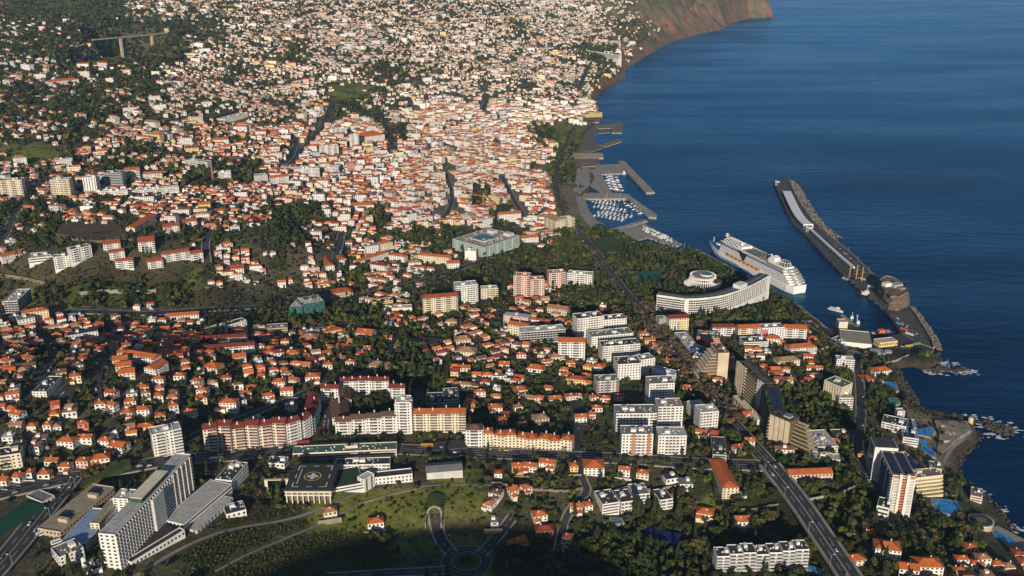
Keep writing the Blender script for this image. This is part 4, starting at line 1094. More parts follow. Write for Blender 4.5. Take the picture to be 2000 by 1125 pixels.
        for k in range(8):
            a = (.36 + k * .048) * L; b = MB()
            sec = [(-4.6, 1.2), (-3.6, 2.7), (3.6, 2.7), (4.6, 1.2), (3.8, 0), (-3.8, 0)]
            for q in (s * (HB + .2), s * (HB + 2.9)): b.poly([fr(a + x, q, 13.6 + z) for x, z in sec])
            for x in range(6):
                p, q = sec[x], sec[(x + 1) % 6]; b.poly((fr(a + p[0], s * (HB + .2), 13.6 + p[1]), fr(a + q[0], s * (HB + .2), 13.6 + q[1]), fr(a + q[0], s * (HB + 2.9), 13.6 + q[1]), fr(a + p[0], s * (HB + 2.9), 13.6 + p[1])))
            lb = b.build("lifeboat", orange, R, o)
            w = MB(); w.box(fr, a - 3.4, a + 3.4, s * (HB + 2.9), s * (HB + 2.98), 15.0, 15.8); w.build("lifeboat_window", dk, lb, o)
    m = MB(); m.box(fr, .12 * L, .30 * L, -9, 9, 32.003, 35); m.build("aft_deckhouse", wp, R, o)
    m = MB(); m.prism([fr((.17 + .05 * math.cos(t)) * L, 9 * math.sin(t), 0)[:2] for t in np.linspace(0, 6.283, 17)[:-1]], 35, 35.6); m.build("sports_deck", teal, R, o)
    m = MB()
    for t in np.linspace(0, 6.283, 15)[:-1]: m.bar(fr((.17 + .05 * math.cos(t)) * L, 9 * math.sin(t), 35), fr((.17 + .042 * math.cos(t)) * L, 7.5 * math.sin(t), 41), .35)
    for t in np.linspace(0, 6.283, 15)[:-1]: m.bar(fr((.17 + .042 * math.cos(t)) * L, 7.5 * math.sin(t), 41), fr((.17 + .042 * math.cos(t + .449)) * L, 7.5 * math.sin(t + .449), 41), .4)
    m.build("sports_cage", wp, R, o)
    m = MB(); sec = [(.245, 32), (.25, 41), (.285, 43), (.31, 38), (.33, 32)]
    for s in (-6, 6): m.poly([fr(a * L, s, z) for a, z in sec])
    for k in range(4): m.poly((fr(sec[k][0] * L, -6, sec[k][1]), fr(sec[k + 1][0] * L, -6, sec[k + 1][1]), fr(sec[k + 1][0] * L, 6, sec[k + 1][1]), fr(sec[k][0] * L, 6, sec[k][1])))
    m.build("funnel", wp, R, o)
    m = MB(); m.prism([fr((.47 + .085 * math.cos(t)) * L, 13.5 * math.sin(t), 0)[:2] for t in np.linspace(0, 6.283, 21)[:-1]], 32.003, 33.2); m.build("pool_deck", paint('ship_pooldeck', (.20, .21, .17), .8, .6, .3), R, o)
    m = MB()
    for s in (-1, 1): m.box(fr, .30 * L, .82 * L, s * 14.4 - .2, s * 14.4 + .2, 32.003, 33.6)
    m.build("railing", wp, R, o)
    m = MB(); rr = random.Random(3)
    for k in range(150):
        a = rr.uniform(.31, .58) * L; b_ = rr.uniform(-12, 12); m.box(fr, a, a + rr.uniform(.6, 1.8), b_, b_ + .8, 32.8, 33.4 + rr.random() * .5)
    m.build("deck_chair", paint('deck_chairs', (.35, .33, .32), .8, .5, .8), R, o, kind='stuff')
    m = MB(); m.box(fr, .585 * L, .64 * L, -11, 11, 32.003, 36.5); m.build("midship_house", wp, R, o)
    m = MB(); n = 9
    for k in range(n):
        a0, a1 = math.pi * k / n, math.pi * (k + 1) / n
        m.poly((fr(.66 * L, 11 * math.cos(a0), 32 + 6.5 * math.sin(a0)), fr(.66 * L, 11 * math.cos(a1), 32 + 6.5 * math.sin(a1)), fr(.80 * L, 11 * math.cos(a1), 32 + 5.5 * math.sin(a1)), fr(.80 * L, 11 * math.cos(a0), 32 + 5.5 * math.sin(a0))))
    for a in (.66, .80): m.poly([fr(a * L, 11 * math.cos(t), 32 + 6 * math.sin(t)) for t in np.linspace(0, math.pi, 10)])
    dm = m.build("pool_dome", paint('dome_glass', (.34, .37, .36), .25, .3, .2), R, o)
    for k in range(6):
        b = MB(); a = (.66 + .028 * k) * L
        for j in range(n): b.bar(fr(a, 11.3 * math.cos(math.pi * j / n), 32 + 6.8 * math.sin(math.pi * j / n)), fr(a, 11.3 * math.cos(math.pi * (j + 1) / n), 32 + 6.8 * math.sin(math.pi * (j + 1) / n)), .7)
        b.build("dome_rib", wp, dm, o)
    for a, b_, z, r in ((.63, 3, 38.5, 2.6), (.655, -8, 35, 2.2), (.315, 0, 42, 1.6)):
        m = MB()
        for i in range(6):
            for j in range(10):
                f0, f1 = math.pi * i / 6 - 1.571, math.pi * (i + 1) / 6 - 1.571; t0, t1 = .6283 * j, .6283 * (j + 1)
                m.poly([fr(a * L + r * math.cos(f) * math.cos(t), b_ + r * math.cos(f) * math.sin(t), z + r * math.sin(f)) for f, t in ((f0, t0), (f0, t1), (f1, t1), (f1, t0))])
        m.bar(fr(a * L, b_, z - r - 4), fr(a * L, b_, z - r + .2), 1.0)
        m.build("radar_dome", wp, R, o, smooth=True)
    m = MB(); a = .835 * L
    m.bar(fr(a - 4, 0, 32), fr(a - 2, 0, 44), 1.4); m.bar(fr(a - 2, -5, 40), fr(a - 2, 5, 40), .8); m.bar(fr(a - 4, 0, 42), fr(a + 2, 0, 43), .7); m.bar(fr(a - 2, -3, 43), fr(a - 2, 3, 43), .6)
    m.build("radar_mast", wp, R, o)
    m = MB(); m.bar(fr(.99 * L, 0, 17), fr(.985 * L, 0, 26), .9); m.build("bow_mast", wp, R, o)
    m = MB(); m.box(fr, .835 * L, .87 * L, -15.5, 15.5, 22.5, 25.2); m.build("bridge_wing", wp, R, o)
cruise_ship()

# ------------------------------------------------------------------ round casino: leaning ribs round a drum
def casino():
    x, y, z = P(1379, 564); y += 29
    z = float(zt(x, y)); H = 14.5; rt = 19.5
    R = root("casino", (x, y, z), "round white casino with leaning concrete ribs and a green glazed lantern", "building"); o = (x, y, z)
    LAND.append(("the round ribbed casino", x, y)); take_poly([(x + 36 * math.cos(t), y - 10 + 42 * math.sin(t)) for t in np.linspace(0, 6, 14)])
    m = MB(); m.cyl(x, y, z - 2, z + H * .9, rt - 3.5, rt - 2.5, 40); m.build("drum_wall", paint('casino_dark', (.10, .08, .07)), R, o)
    m = MB(); m.cyl(x, y, z + H * .88, z + H, rt, rt - .4, 48); m.cyl(x, y, z + H, z + H + .8, rt + .1, rt, 48, cap=False); m.build("roof", paint('casino_roof', (.30, .27, .25), .9, .35, .06), R, o)
    m = MB(); m.cyl(x + 5.5, y + 1, z + H + .003, z + H + 1.6, 9.8, 9.5, 36); l_ = m.build("lantern_ring", M_PAINTW, R, o)
    m = MB(); m.cyl(x + 5.5, y + 1, z + H + 1.0, z + H + 1.9, 8.8, 8.6, 36); m.build("lantern_glass", paint('lantern_green', (.10, .19, .16), .3, .3, .1), l_, o)
    prof = [(0, rt + .3), (.25, rt + .8), (.5, rt + 2.0), (.75, rt + 4.6), (1, rt + 9.5)]
    rib = MB()
    for k in range(4):
        (f0, r0), (f1, r1) = prof[k], prof[k + 1]
        for s in (-.45, .45): rib.poly([(r_, s, H * (1 - f) + .6) for r_, f in ((r0, f0), (r1, f1), (r1 - 2.8, f1), (r0 - 2.8, f0))])
        rib.poly([(r0, -.45, H * (1 - f0) + .6), (r1, -.45, H * (1 - f1) + .6), (r1, .45, H * (1 - f1) + .6), (r0, .45, H * (1 - f0) + .6)])
    me = rib.mesh("rib", wallm('white'))
    for k in range(44):
        b = link("rib", me, R); b.rotation_euler = (0, 0, 6.2832 * k / 44)
    m = MB()
    for f in (.08, .42): m.cyl(x, y, z + H * (1 - f) - 1.6, z + H * (1 - f), rt + (.2 if f < .1 else .6), None, 44, cap=False)
    m.build("ring_beam", wallm('white'), R, o)
casino()

# ------------------------------------------------------------------ curved grid-fronted hotel beside the casino
def curved_hotel():
    base = [(1281, 606), (1310, 610), (1343, 614), (1380, 612), (1410, 609), (1440, 602), (1470, 594), (1500, 588)]
    pl = dens(smooth_line([P(u, v)[:2] for u, v in base]), 7.3); nm = normals(pl)
    if nm[0][1] < 0: nm = [(-a, -b) for a, b in nm]
    o = (*pl[len(pl) // 2], 38.0); D = 17.0
    R = root("curved_hotel", o, "long curved white hotel with a grid of recessed balconies beside the casino", "hotel")
    LAND.append(("the long curved grid-front hotel", o[0], o[1]))
    zb, zt_ = 40.0, 40.0 + 24.0; fl = 6; fh = 3.4
    w = MB(); ro = MB(); wi = MB(); gr = MB(); top = MB()
    n = len(pl)
    def pt(k, q, z): return (pl[k][0] + nm[k][0] * q, pl[k][1] + nm[k][1] * q, z)
    for k in range(n - 1):
        w.poly((pt(k, 1.2, zb - 14), pt(k + 1, 1.2, zb - 14), pt(k + 1, 1.2, zt_), pt(k, 1.2, zt_))); w.poly((pt(k + 1, D, zb - 14), pt(k, D, zb - 14), pt(k, D, zt_), pt(k + 1, D, zt_)))
        ro.poly((pt(k, 0, zt_), pt(k + 1, 0, zt_), pt(k + 1, D, zt_), pt(k, D, zt_)))
        top.poly((pt(k, 6, zt_ + .05), pt(k + 1, 6, zt_ + .05), pt(k + 1, 10, zt_ + .05), pt(k, 10, zt_ + .05)))
        gr.poly((pt(k, 0, zt_ - 1.6), pt(k + 1, 0, zt_ - 1.6), pt(k + 1, 0, zt_ + .8), pt(k, 0, zt_ + .8))); gr.poly((pt(k, 0, zb - 1.5), pt(k + 1, 0, zb - 1.5), pt(k + 1, 0, zb + 1.2), pt(k, 0, zb + 1.2)))
        gr.poly((pt(k, 0, zb - 1.5), pt(k + 1, 0, zb - 1.5), pt(k + 1, 1.2, zb - 1.5), pt(k, 1.2, zb - 1.5)))
        for f in range(fl):
            z = zb + 1.2 + f * fh
            gr.poly((pt(k, 0, z), pt(k + 1, 0, z), pt(k + 1, 0, z + 1.15), pt(k, 0, z + 1.15))); gr.poly((pt(k, 0, z), pt(k + 1, 0, z), pt(k + 1, 1.2, z), pt(k, 1.2, z))); gr.poly((pt(k, 0, z + 1.15), pt(k + 1, 0, z + 1.15), pt(k + 1, .25, z + 1.15), pt(k, .25, z + 1.15)))
            wi.poly((pt(k, 1.14, z + .1), pt(k + 1, 1.14, z + .1), pt(k + 1, 1.14, z + 2.9), pt(k, 1.14, z + 2.9)))
            for s in (0, .5):
                a = [pl[k][i] * (1 - s) + pl[k + 1][i] * s for i in (0, 1)]; dx, dy = (pl[k + 1][0] - pl[k][0]) / 7.3 * .35, (pl[k + 1][1] - pl[k][1]) / 7.3 * .35; N = nm[k]
                gr.poly(((a[0], a[1], z), (a[0] + dx, a[1] + dy, z), (a[0] + dx, a[1] + dy, z + fh), (a[0], a[1], z + fh))); gr.poly(((a[0], a[1], z), (a[0], a[1], z + fh), (a[0] + N[0] * 1.2, a[1] + N[1] * 1.2, z + fh), (a[0] + N[0] * 1.2, a[1] + N[1] * 1.2, z)))
    for k, s in ((0, 0), (n - 1, 0)): w.poly((pt(k, 0, zb - 14), pt(k, D, zb - 14), pt(k, D, zt_ + .6), pt(k, 0, zt_ + .6)))
    w.build("wall", wallm('white'), R, o); ro.build("roof", paint('hotel_roof', (.07, .085, .10), .7, .3, .08), R, o); top.build("roof_strip", paint('roof_strip', (.20, .24, .20), .8, .2, .1), R, o)
    wi.build("window", M_GLASS, R, o, kind='stuff'); gr.build("balcony_grid", wallm('white'), R, o, kind='stuff')
    k = int(n * .29); b = MB(); b.box(frame(*pl[k], 0, -nm[k][1], nm[k][0]), -3, 3, -1.2, 3, zb - 8, zt_ + .9); b.build("stair_shaft", wallm('white'), R, o)
    k = int(n * .72); b = MB(); b.box(frame(*pl[k], 0, nm[k][1], -nm[k][0], nm[k][0], nm[k][1]), -9, 9, 2, 14, zt_, zt_ + 5.5); b.build("penthouse", wallm('white'), R, o)
    take_poly([pt(k, -14, 0)[:2] for k in range(n)] + [pt(k, D + 3, 0)[:2] for k in range(n - 1, -1, -1)])
curved_hotel()

# ------------------------------------------------------------------ terraced hotel with beige fins and planted balconies
def terraced_hotel():
    base = [(1434, 762), (1452, 778), (1474, 798), (1485, 806), (1499, 858), (1538, 875)]
    pts = [P(u, v) for u, v in base]
    o = (pts[2][0], pts[2][1], pts[2][2])
    R = root("terraced_hotel", o, "huge curved beige hotel with vertical fins and planted green balconies", "hotel")
    LAND.append(("the huge terraced beige hotel", pts[2][0] + 15, pts[2][1] + 10))
    z = 52.0; H = 33.0; D = 16.0
    beige, brown, gr = wallm('beige'), paint('terrace_brown', (.16, .12, .07), .9, .3, .2), paint('balcony_plants', (.05, .06, .018), .95, .6, .5)
    roofpts = []
    for k in range(5):
        a, b = np.array(pts[k][:2]), np.array(pts[k + 1][:2]); L = float(np.hypot(*(b - a))); d = (b - a) / L; nrm = np.array((-d[1], d[0]))
        if nrm @ (a + b) < 0: nrm = -nrm
        fr = frame(a[0], a[1], z, d[0], d[1], nrm[0], nrm[1])
        c = MB(); c.box(fr, 0, L, 1.5, D, -16, H); c.build("core_wall", brown, R, o)
        take_poly([fr(-3, -6, 0), fr(L + 3, -6, 0), fr(L + 3, D + 4, 0), fr(-3, D + 4, 0)])
        if k in (0, 2, 4):
            n = 4 if k != 2 else 3
            for j in range(n):
                p = MB(); w = L / n; p.box(fr, j * w + .5, j * w + w - .9, -.6 - .0 * j, 1.5, -16, H + (1.5 if k != 4 else .5)); p.build("wall_fin", beige if k != 2 else wallm('lightgrey'), R, o)
        else:
            for f in range(9):
                s = MB(); zz = f * 3.6; s.box(fr, 0, L, -2.2 + .15 * f, 1.4, zz - .2, zz + .5, bottom=True); sl = s.build("balcony_slab", beige, R, o)
                g = MB(); g.box(fr, .1, L - .1, -2.2 + .15 * f, -1.4 + .15 * f, zz + .5, zz + 1.5); g.build("planter", gr, sl, o)
        roofpts.append((fr, L))
    for k, (fr, L) in enumerate(roofpts):
        m = MB(); m.box(fr, -.3, L + .3, -.5 + .002 * k, D + .3, H + .003 + .01 * k, H + .6 + .01 * k); m.build("roof", paint('terrace_roof', (.13, .115, .09), .9, .4, .15), R, o)
    fr, L = roofpts[3]
    m = MB()
    for i in range(2):
        for j in range(7): m.box(fr, (j + 1) * L / 9 + .5, (j + 2) * L / 9 - .4, 4 + i * 5.6, 9.2 + i * 5.6, H + .65, H + 1.4)
    for q_, (f_, l_) in enumerate(roofpts):
        rp = random.Random(q_); gp = MB()
        for _ in range(int(l_ * .9)):
            a_, b_ = rp.uniform(0, l_ - 2), rp.choice((rp.uniform(-.2, 3), rp.uniform(11, 14))); gp.box(f_, a_, a_ + rp.uniform(1, 3), b_, b_ + rp.uniform(.8, 2), H + .6, H + rp.uniform(1, 2.6))
        gp.build('roof_planting', gr, R, o, kind='stuff')
    m.build("solar_panel", M_SOLAR, R, o, kind='stuff')
    fr, L = roofpts[4]
    m = MB(); m.box(fr, L * .5, L * .82, D * .35, D * .8, H + .65, H + 1.6); m.build("pool_surround", wallm('beige'), R, o)
    m = MB(); m.box(fr, L * .53, L * .79, D * .4, D * .75, H + 1.4, H + 1.65); m.build("roof_pool", M_POOL, R, o)
    # stepped wing to the right
    for f in range(8):
        e = 24 - f * 2.0
        s = MB(); s.box(fr, L + .2, L + e, 2 + f * 1.2, D, f * 3.6 - (14 if f == 0 else 0), f * 3.6 + 3.0); w = s.build("terrace_storey", brown, R, o)
        s = MB(); s.box(fr, L + .2, L + e + 1.6, .4 + f * 1.2, D + .5, f * 3.6 + 3.0, f * 3.6 + 3.6); s.build("terrace_slab", beige, w, o)
        s = MB(); s.box(fr, L + 1, L + e + 1.4, .5 + f * 1.2, 1.5 + f * 1.2, f * 3.6 + 3.6, f * 3.6 + 4.4); s.build("planter", gr, w, o)
    take_poly([fr(L, -4, 0), fr(L + 30, -4, 0), fr(L + 30, D + 6, 0), fr(L, D + 6, 0)])
    # low colonnade in front
    p, L, ux, uy, vx, vy, mx, my = base_line(1431, 784, 1478, 832)
    fr = frame(p[0], p[1], float(zt(mx, my)), ux, uy, vx, vy)
    m = MB(); m.box(fr, 0, L, 0, 7, -2, 7.5); m.build("podium", wallm('cream'), R, o)
    for j in range(9):
        m = MB(); m.box(fr, (j + .3) * L / 9, (j + .75) * L / 9, -.08, 0, 1, 5.8); m.build("podium_opening", M_GLASS, R, o)
    # separate beige end block with stepped dark terraces on its left
    R2, fr, L, H2, o2 = block("hotel_wing", "beige slab with stepped brown planted terraces on its left side", 1399, 741, 1420, 740, 50, 30, 9, 'beige', 'flat', 'brown', 'blank', 'balc', 'hotel', balc='brown', ref='the beige slab with stepped terraces')
    for f in range(8):
        s = MB(); e = 22 - f * 2.4; s.box(fr, -e, -.2, 1 + f * .8, 26, f * 3.6 - (8 if f == 0 else 0), f * 3.6 + 3.0); w = s.build("terrace_storey", brown, R2, o2)
        s = MB(); s.box(fr, -e - 1.2, -.2, -.2 + f * .8, 26.4, f * 3.6 + 3.0, f * 3.6 + 3.6); s.build("terrace_slab", beige, w, o2)
    take_poly([fr(-26, -4, 0), fr(0, -4, 0), fr(0, 32, 0), fr(-26, 32, 0)])
terraced_hotel()

# ------------------------------------------------------------------ white seaside tower hotel
def tower_hotel():
    R, fr, L, H, o = block("seaside_hotel", "tall white seaside hotel tower with a column of red rounded balconies", 1732, 1002, 1777, 1005, 72, 42, 13, 'white', 'flat', 'plum', 'blank', 'balc', 'hotel', win=M_GREENGLASS, balc='slate', clutter=False, ref='the tall white seaside hotel tower')
    red = paint('balcony_red', (.42, .10, .05), .7, .15, .2); grn = paint('awning_green', (.04, .12, .07), .8, .2, .2)
    for f in range(13):
        z = 1.2 + f * (H - 2) / 13
        n = 9; b = MB()
        pts = [fr(L * .5 + 4.2 * math.cos(math.pi + math.pi * k / n), -2.4 * math.sin(math.pi * k / n) - .05, 0)[:2] for k in range(n + 1)]
        b.prism(pts, o[2] + z, o[2] + z + 1.1); b.build("red_balcony", red, R, o)
        for s in (.16, .84):
            b = MB(); b.box(fr, L * s - L * .12, L * s + L * .12, -1.5, -.02, z - .15, z + 1.0, bottom=True); q = b.build("balcony", wallm('white'), R, o)
            b = MB(); b.box(fr, L * s - L * .11, L * s + L * .11, -.9, -.03, z + 1.9, z + 2.5); b.build("awning", grn, q, o)
    for s in (.34, .66):
        b = MB(); b.box(fr, L * s - 1.2, L * s + 1.2, -2.6, -.01, -9, H + 2.5); b.build("pilaster", wallm('white'), R, o)
    b = MB()
    for i in range(2):
        for j in range(8): b.box(fr, L * (.08 + .5 * i), L * (.42 + .5 * i), 4 + j * 4.6, 8.2 + j * 4.6, H + .25, H + 1.3)
    b.build("solar_panel", M_SOLAR, R, o, kind='stuff')
    b = MB(); b.box(fr, 0, L, -1.2, -.02, H - 1.2, H - .1); b.build("cornice", paint('terracotta', (.55, .20, .08)), R, o)
    b = MB(); b.box(fr, -5, L * .8, 46.2, 66, -10, H + 2.5); b.build("rear_block", wallm('white'), R, o)
    b = MB(); b.box(fr, -4.4, L * .8 - .6, 46.8, 65.4, H + 2.5, H + 2.9); b.build("rear_roof", roofm('dgrey'), R, o)
    b = MB()
    for f in range(14): b.poly((fr(-5.06, 48, f * 3 + .6), fr(-5.06, 64, f * 3 + .6), fr(-5.06, 64, f * 3 + 2.8), fr(-5.06, 48, f * 3 + 2.8)))
    b.build("rear_window", M_BLUEGLASS, R, o, kind='stuff')
    take_poly([fr(-12, -4, 0), fr(L + 3, -4, 0), fr(L + 3, 76, 0), fr(-12, 76, 0)])
    # podium and terraced annexe
    block("hotel_podium", "low white podium block at the foot of the seaside tower", 1709, 1012, 1733, 1018, 24, 16, 3, 'white', 'flat', 'green', 'band', 'win', 'hotel annexe')
    R3, f3, L3, H3, o3 = block("terraced_annexe", "stepped annexe with rows of yellow sunshade balconies beside the seaside tower", 1783, 968, 1836, 962, 34, 14, 6, 'cream', 'flat', 'plum', 'blank', 'win', 'hotel annexe', ref='the stepped yellow-shaded annexe')
    for f in range(5):
        n = 9
        for k in range(n):
            b = MB(); zz = f * H3 / 5.3; w = L3 / n; x0 = k * w; y0 = -5 + f * 1.0
            q = [f3(x0 + w * .5 + w * .42 * math.cos(t), y0 + .2 - 1.6 * math.sin(t), 0)[:2] for t in np.linspace(0, math.pi, 6)]
            b.prism(q, o3[2] + zz + 1.6, o3[2] + zz + 2.4); b.build("sunshade", paint('sunshade_yellow', (.62, .50, .26), .8, .2, .2), R3, o3)
        b = MB(); b.box(f3, 0, L3, -5 + f * 1.0, 0, -4 if f == 0 else f * H3 / 5.3 - .3, f * H3 / 5.3 + .9); b.build("terrace_slab", wallm('cream'), R3, o3)
    block("hotel_wing", "long white wing with blue solar roof above the lagoon pools", 1762, 868, 1792, 872, 14, 46, 3, 'white', 'flat', 'blue', 'band', 'win', 'hotel', solar=True, ref='the solar-roofed wing by the lagoon pools')
    block("hotel_wing", "low plum-roofed restaurant wing right of the seaside tower", 1790, 935, 1812, 932, 12, 40, 2, 'white', 'flat', 'plum', 'band', 'win', 'restaurant')
    block("beach_pavilion", "small white pavilion with green roof above the pebble beach", 1814, 921, 1838, 925, 8, 14, 1, 'cream', 'flat', 'teal', 'win', 'win', 'pavilion')
    block("sea_villa", "flat-roofed white sea villa above the rocks", 1894, 978, 1917, 983, 10, 18, 2, 'cream', 'flat', 'grey', 'band', 'win', 'villa')
tower_hotel()

def pool(pix, label, z=None, rim=True, mat=None):
    pts = [P(u, v) for u, v in pix]; zz = (max(p[2] for p in pts) + .5) if z is None else z
    q = [flat(u, v, zz) for u, v in pix]
    cx, cy = sum(p[0] for p in q) / len(q), sum(p[1] for p in q) / len(q)
    R = root("swimming_pool", (cx, cy, zz), label, "pool"); o = (cx, cy, zz)
    big = [(cx + (p[0] - cx) * 1.0 + (p[0] - cx) / (math.hypot(p[0] - cx, p[1] - cy) + .1) * 2.2, cy + (p[1] - cy) + (p[1] - cy) / (math.hypot(p[0] - cx, p[1] - cy) + .1) * 2.2) for p in q]
    m = MB(); m.prism(big, zz - 6, zz - .12); m.build("surround", M_PAVE, R, o)
    m = MB(); m.prism(q, zz - .3, zz); m.build("water", mat or M_POOL, R, o)
    take_poly(big); LAND.append((label.split(' pool')[0] and "the " + label.replace('irregular ', ''), cx, cy)) if rim else None
pool([(1821, 974), (1852, 977), (1870, 981), (1876, 988), (1861, 1004), (1845, 1001), (1825, 995)], "big blue pool of the seaside tower")
pool([(1824, 1000), (1845, 1009), (1841, 1014), (1829, 1009)], "small blue pool below the big one", rim=True)
pool([(1793, 859), (1811, 860), (1809, 869), (1823, 881), (1827, 892), (1815, 888), (1800, 879), (1802, 869)], "winding lagoon pool by the garden")
pool([(1784, 840), (1816, 834), (1825, 842), (1816, 852), (1800, 848), (1788, 850)], "rounded lagoon pool nearest the sea wall")
pool([(1942, 1035), (1984, 1056), (1974, 1063), (1941, 1046)], "long lido pool at the water's edge", 7.4)
pool([(1729, 746), (1749, 747), (1754, 762), (1732, 760)], "deep blue rectangular pool below the port cliff", rim=True)
pool([(1746 + 11 * math.cos(t), 783 + 6 * math.sin(t)) for t in np.linspace(0, 6.283, 13)[:-1]], "round green seaside pool", mat=glass('pool_green', (.04, .22, .20), .05))
pool([(1578, 1104), (1604, 1112), (1600, 1120), (1577, 1111)], "small blue pool beside the viaduct", rim=True)
pool([(1193, 1012), (1212, 1012), (1216, 1020), (1197, 1022)], "teal villa pool below the modern white villas", mat=glass('pool_teal', (.02, .14, .15), .05), rim=True)
def round_restaurant():
    x, y, z = P(1918, 1030); y += 4
    R = root("round_restaurant", (x, y, z), "round restaurant with dark roof and cream wall at the cliff edge", "restaurant"); o = (x, y, z)
    LAND.append(("the round cliff-edge restaurant", x, y))
    m = MB(); m.cyl(x, y, z - 6, z + 4.2, 10.3, 11, 36); m.build("wall", wallm('tan'), R, o)
    m = MB(); m.cyl(x, y, z + 4.2, z + 5.4, 11.4, 11.6, 36); m.build("parapet", wallm('cream'), R, o)
    m = MB(); m.cyl(x, y, z + 5.4, z + 5.75, 10.4, 10.4, 36); m.build("roof", roofm('dgrey'), R, o)
    m = MB(); n = 32
    for r0, r1 in ((3.4, 4.0), (1.2, 1.9)):
        for k in range(n):
            a, c = 6.2832 * k / n, 6.2832 * (k + 1) / n
            m.poly(((x + r0 * math.cos(a), y + r0 * math.sin(a), z + 5.8), (x + r1 * math.cos(a), y + r1 * math.sin(a), z + 5.8), (x + r1 * math.cos(c), y + r1 * math.sin(c), z + 5.8), (x + r0 * math.cos(c), y + r0 * math.sin(c), z + 5.8)))
    m.build("roof_ring", paint('ring_gold', (.40, .34, .16)), R, o)
    take_poly([(x + 13 * math.cos(t), y + 13 * math.sin(t)) for t in np.linspace(0, 6, 12)])
round_restaurant()

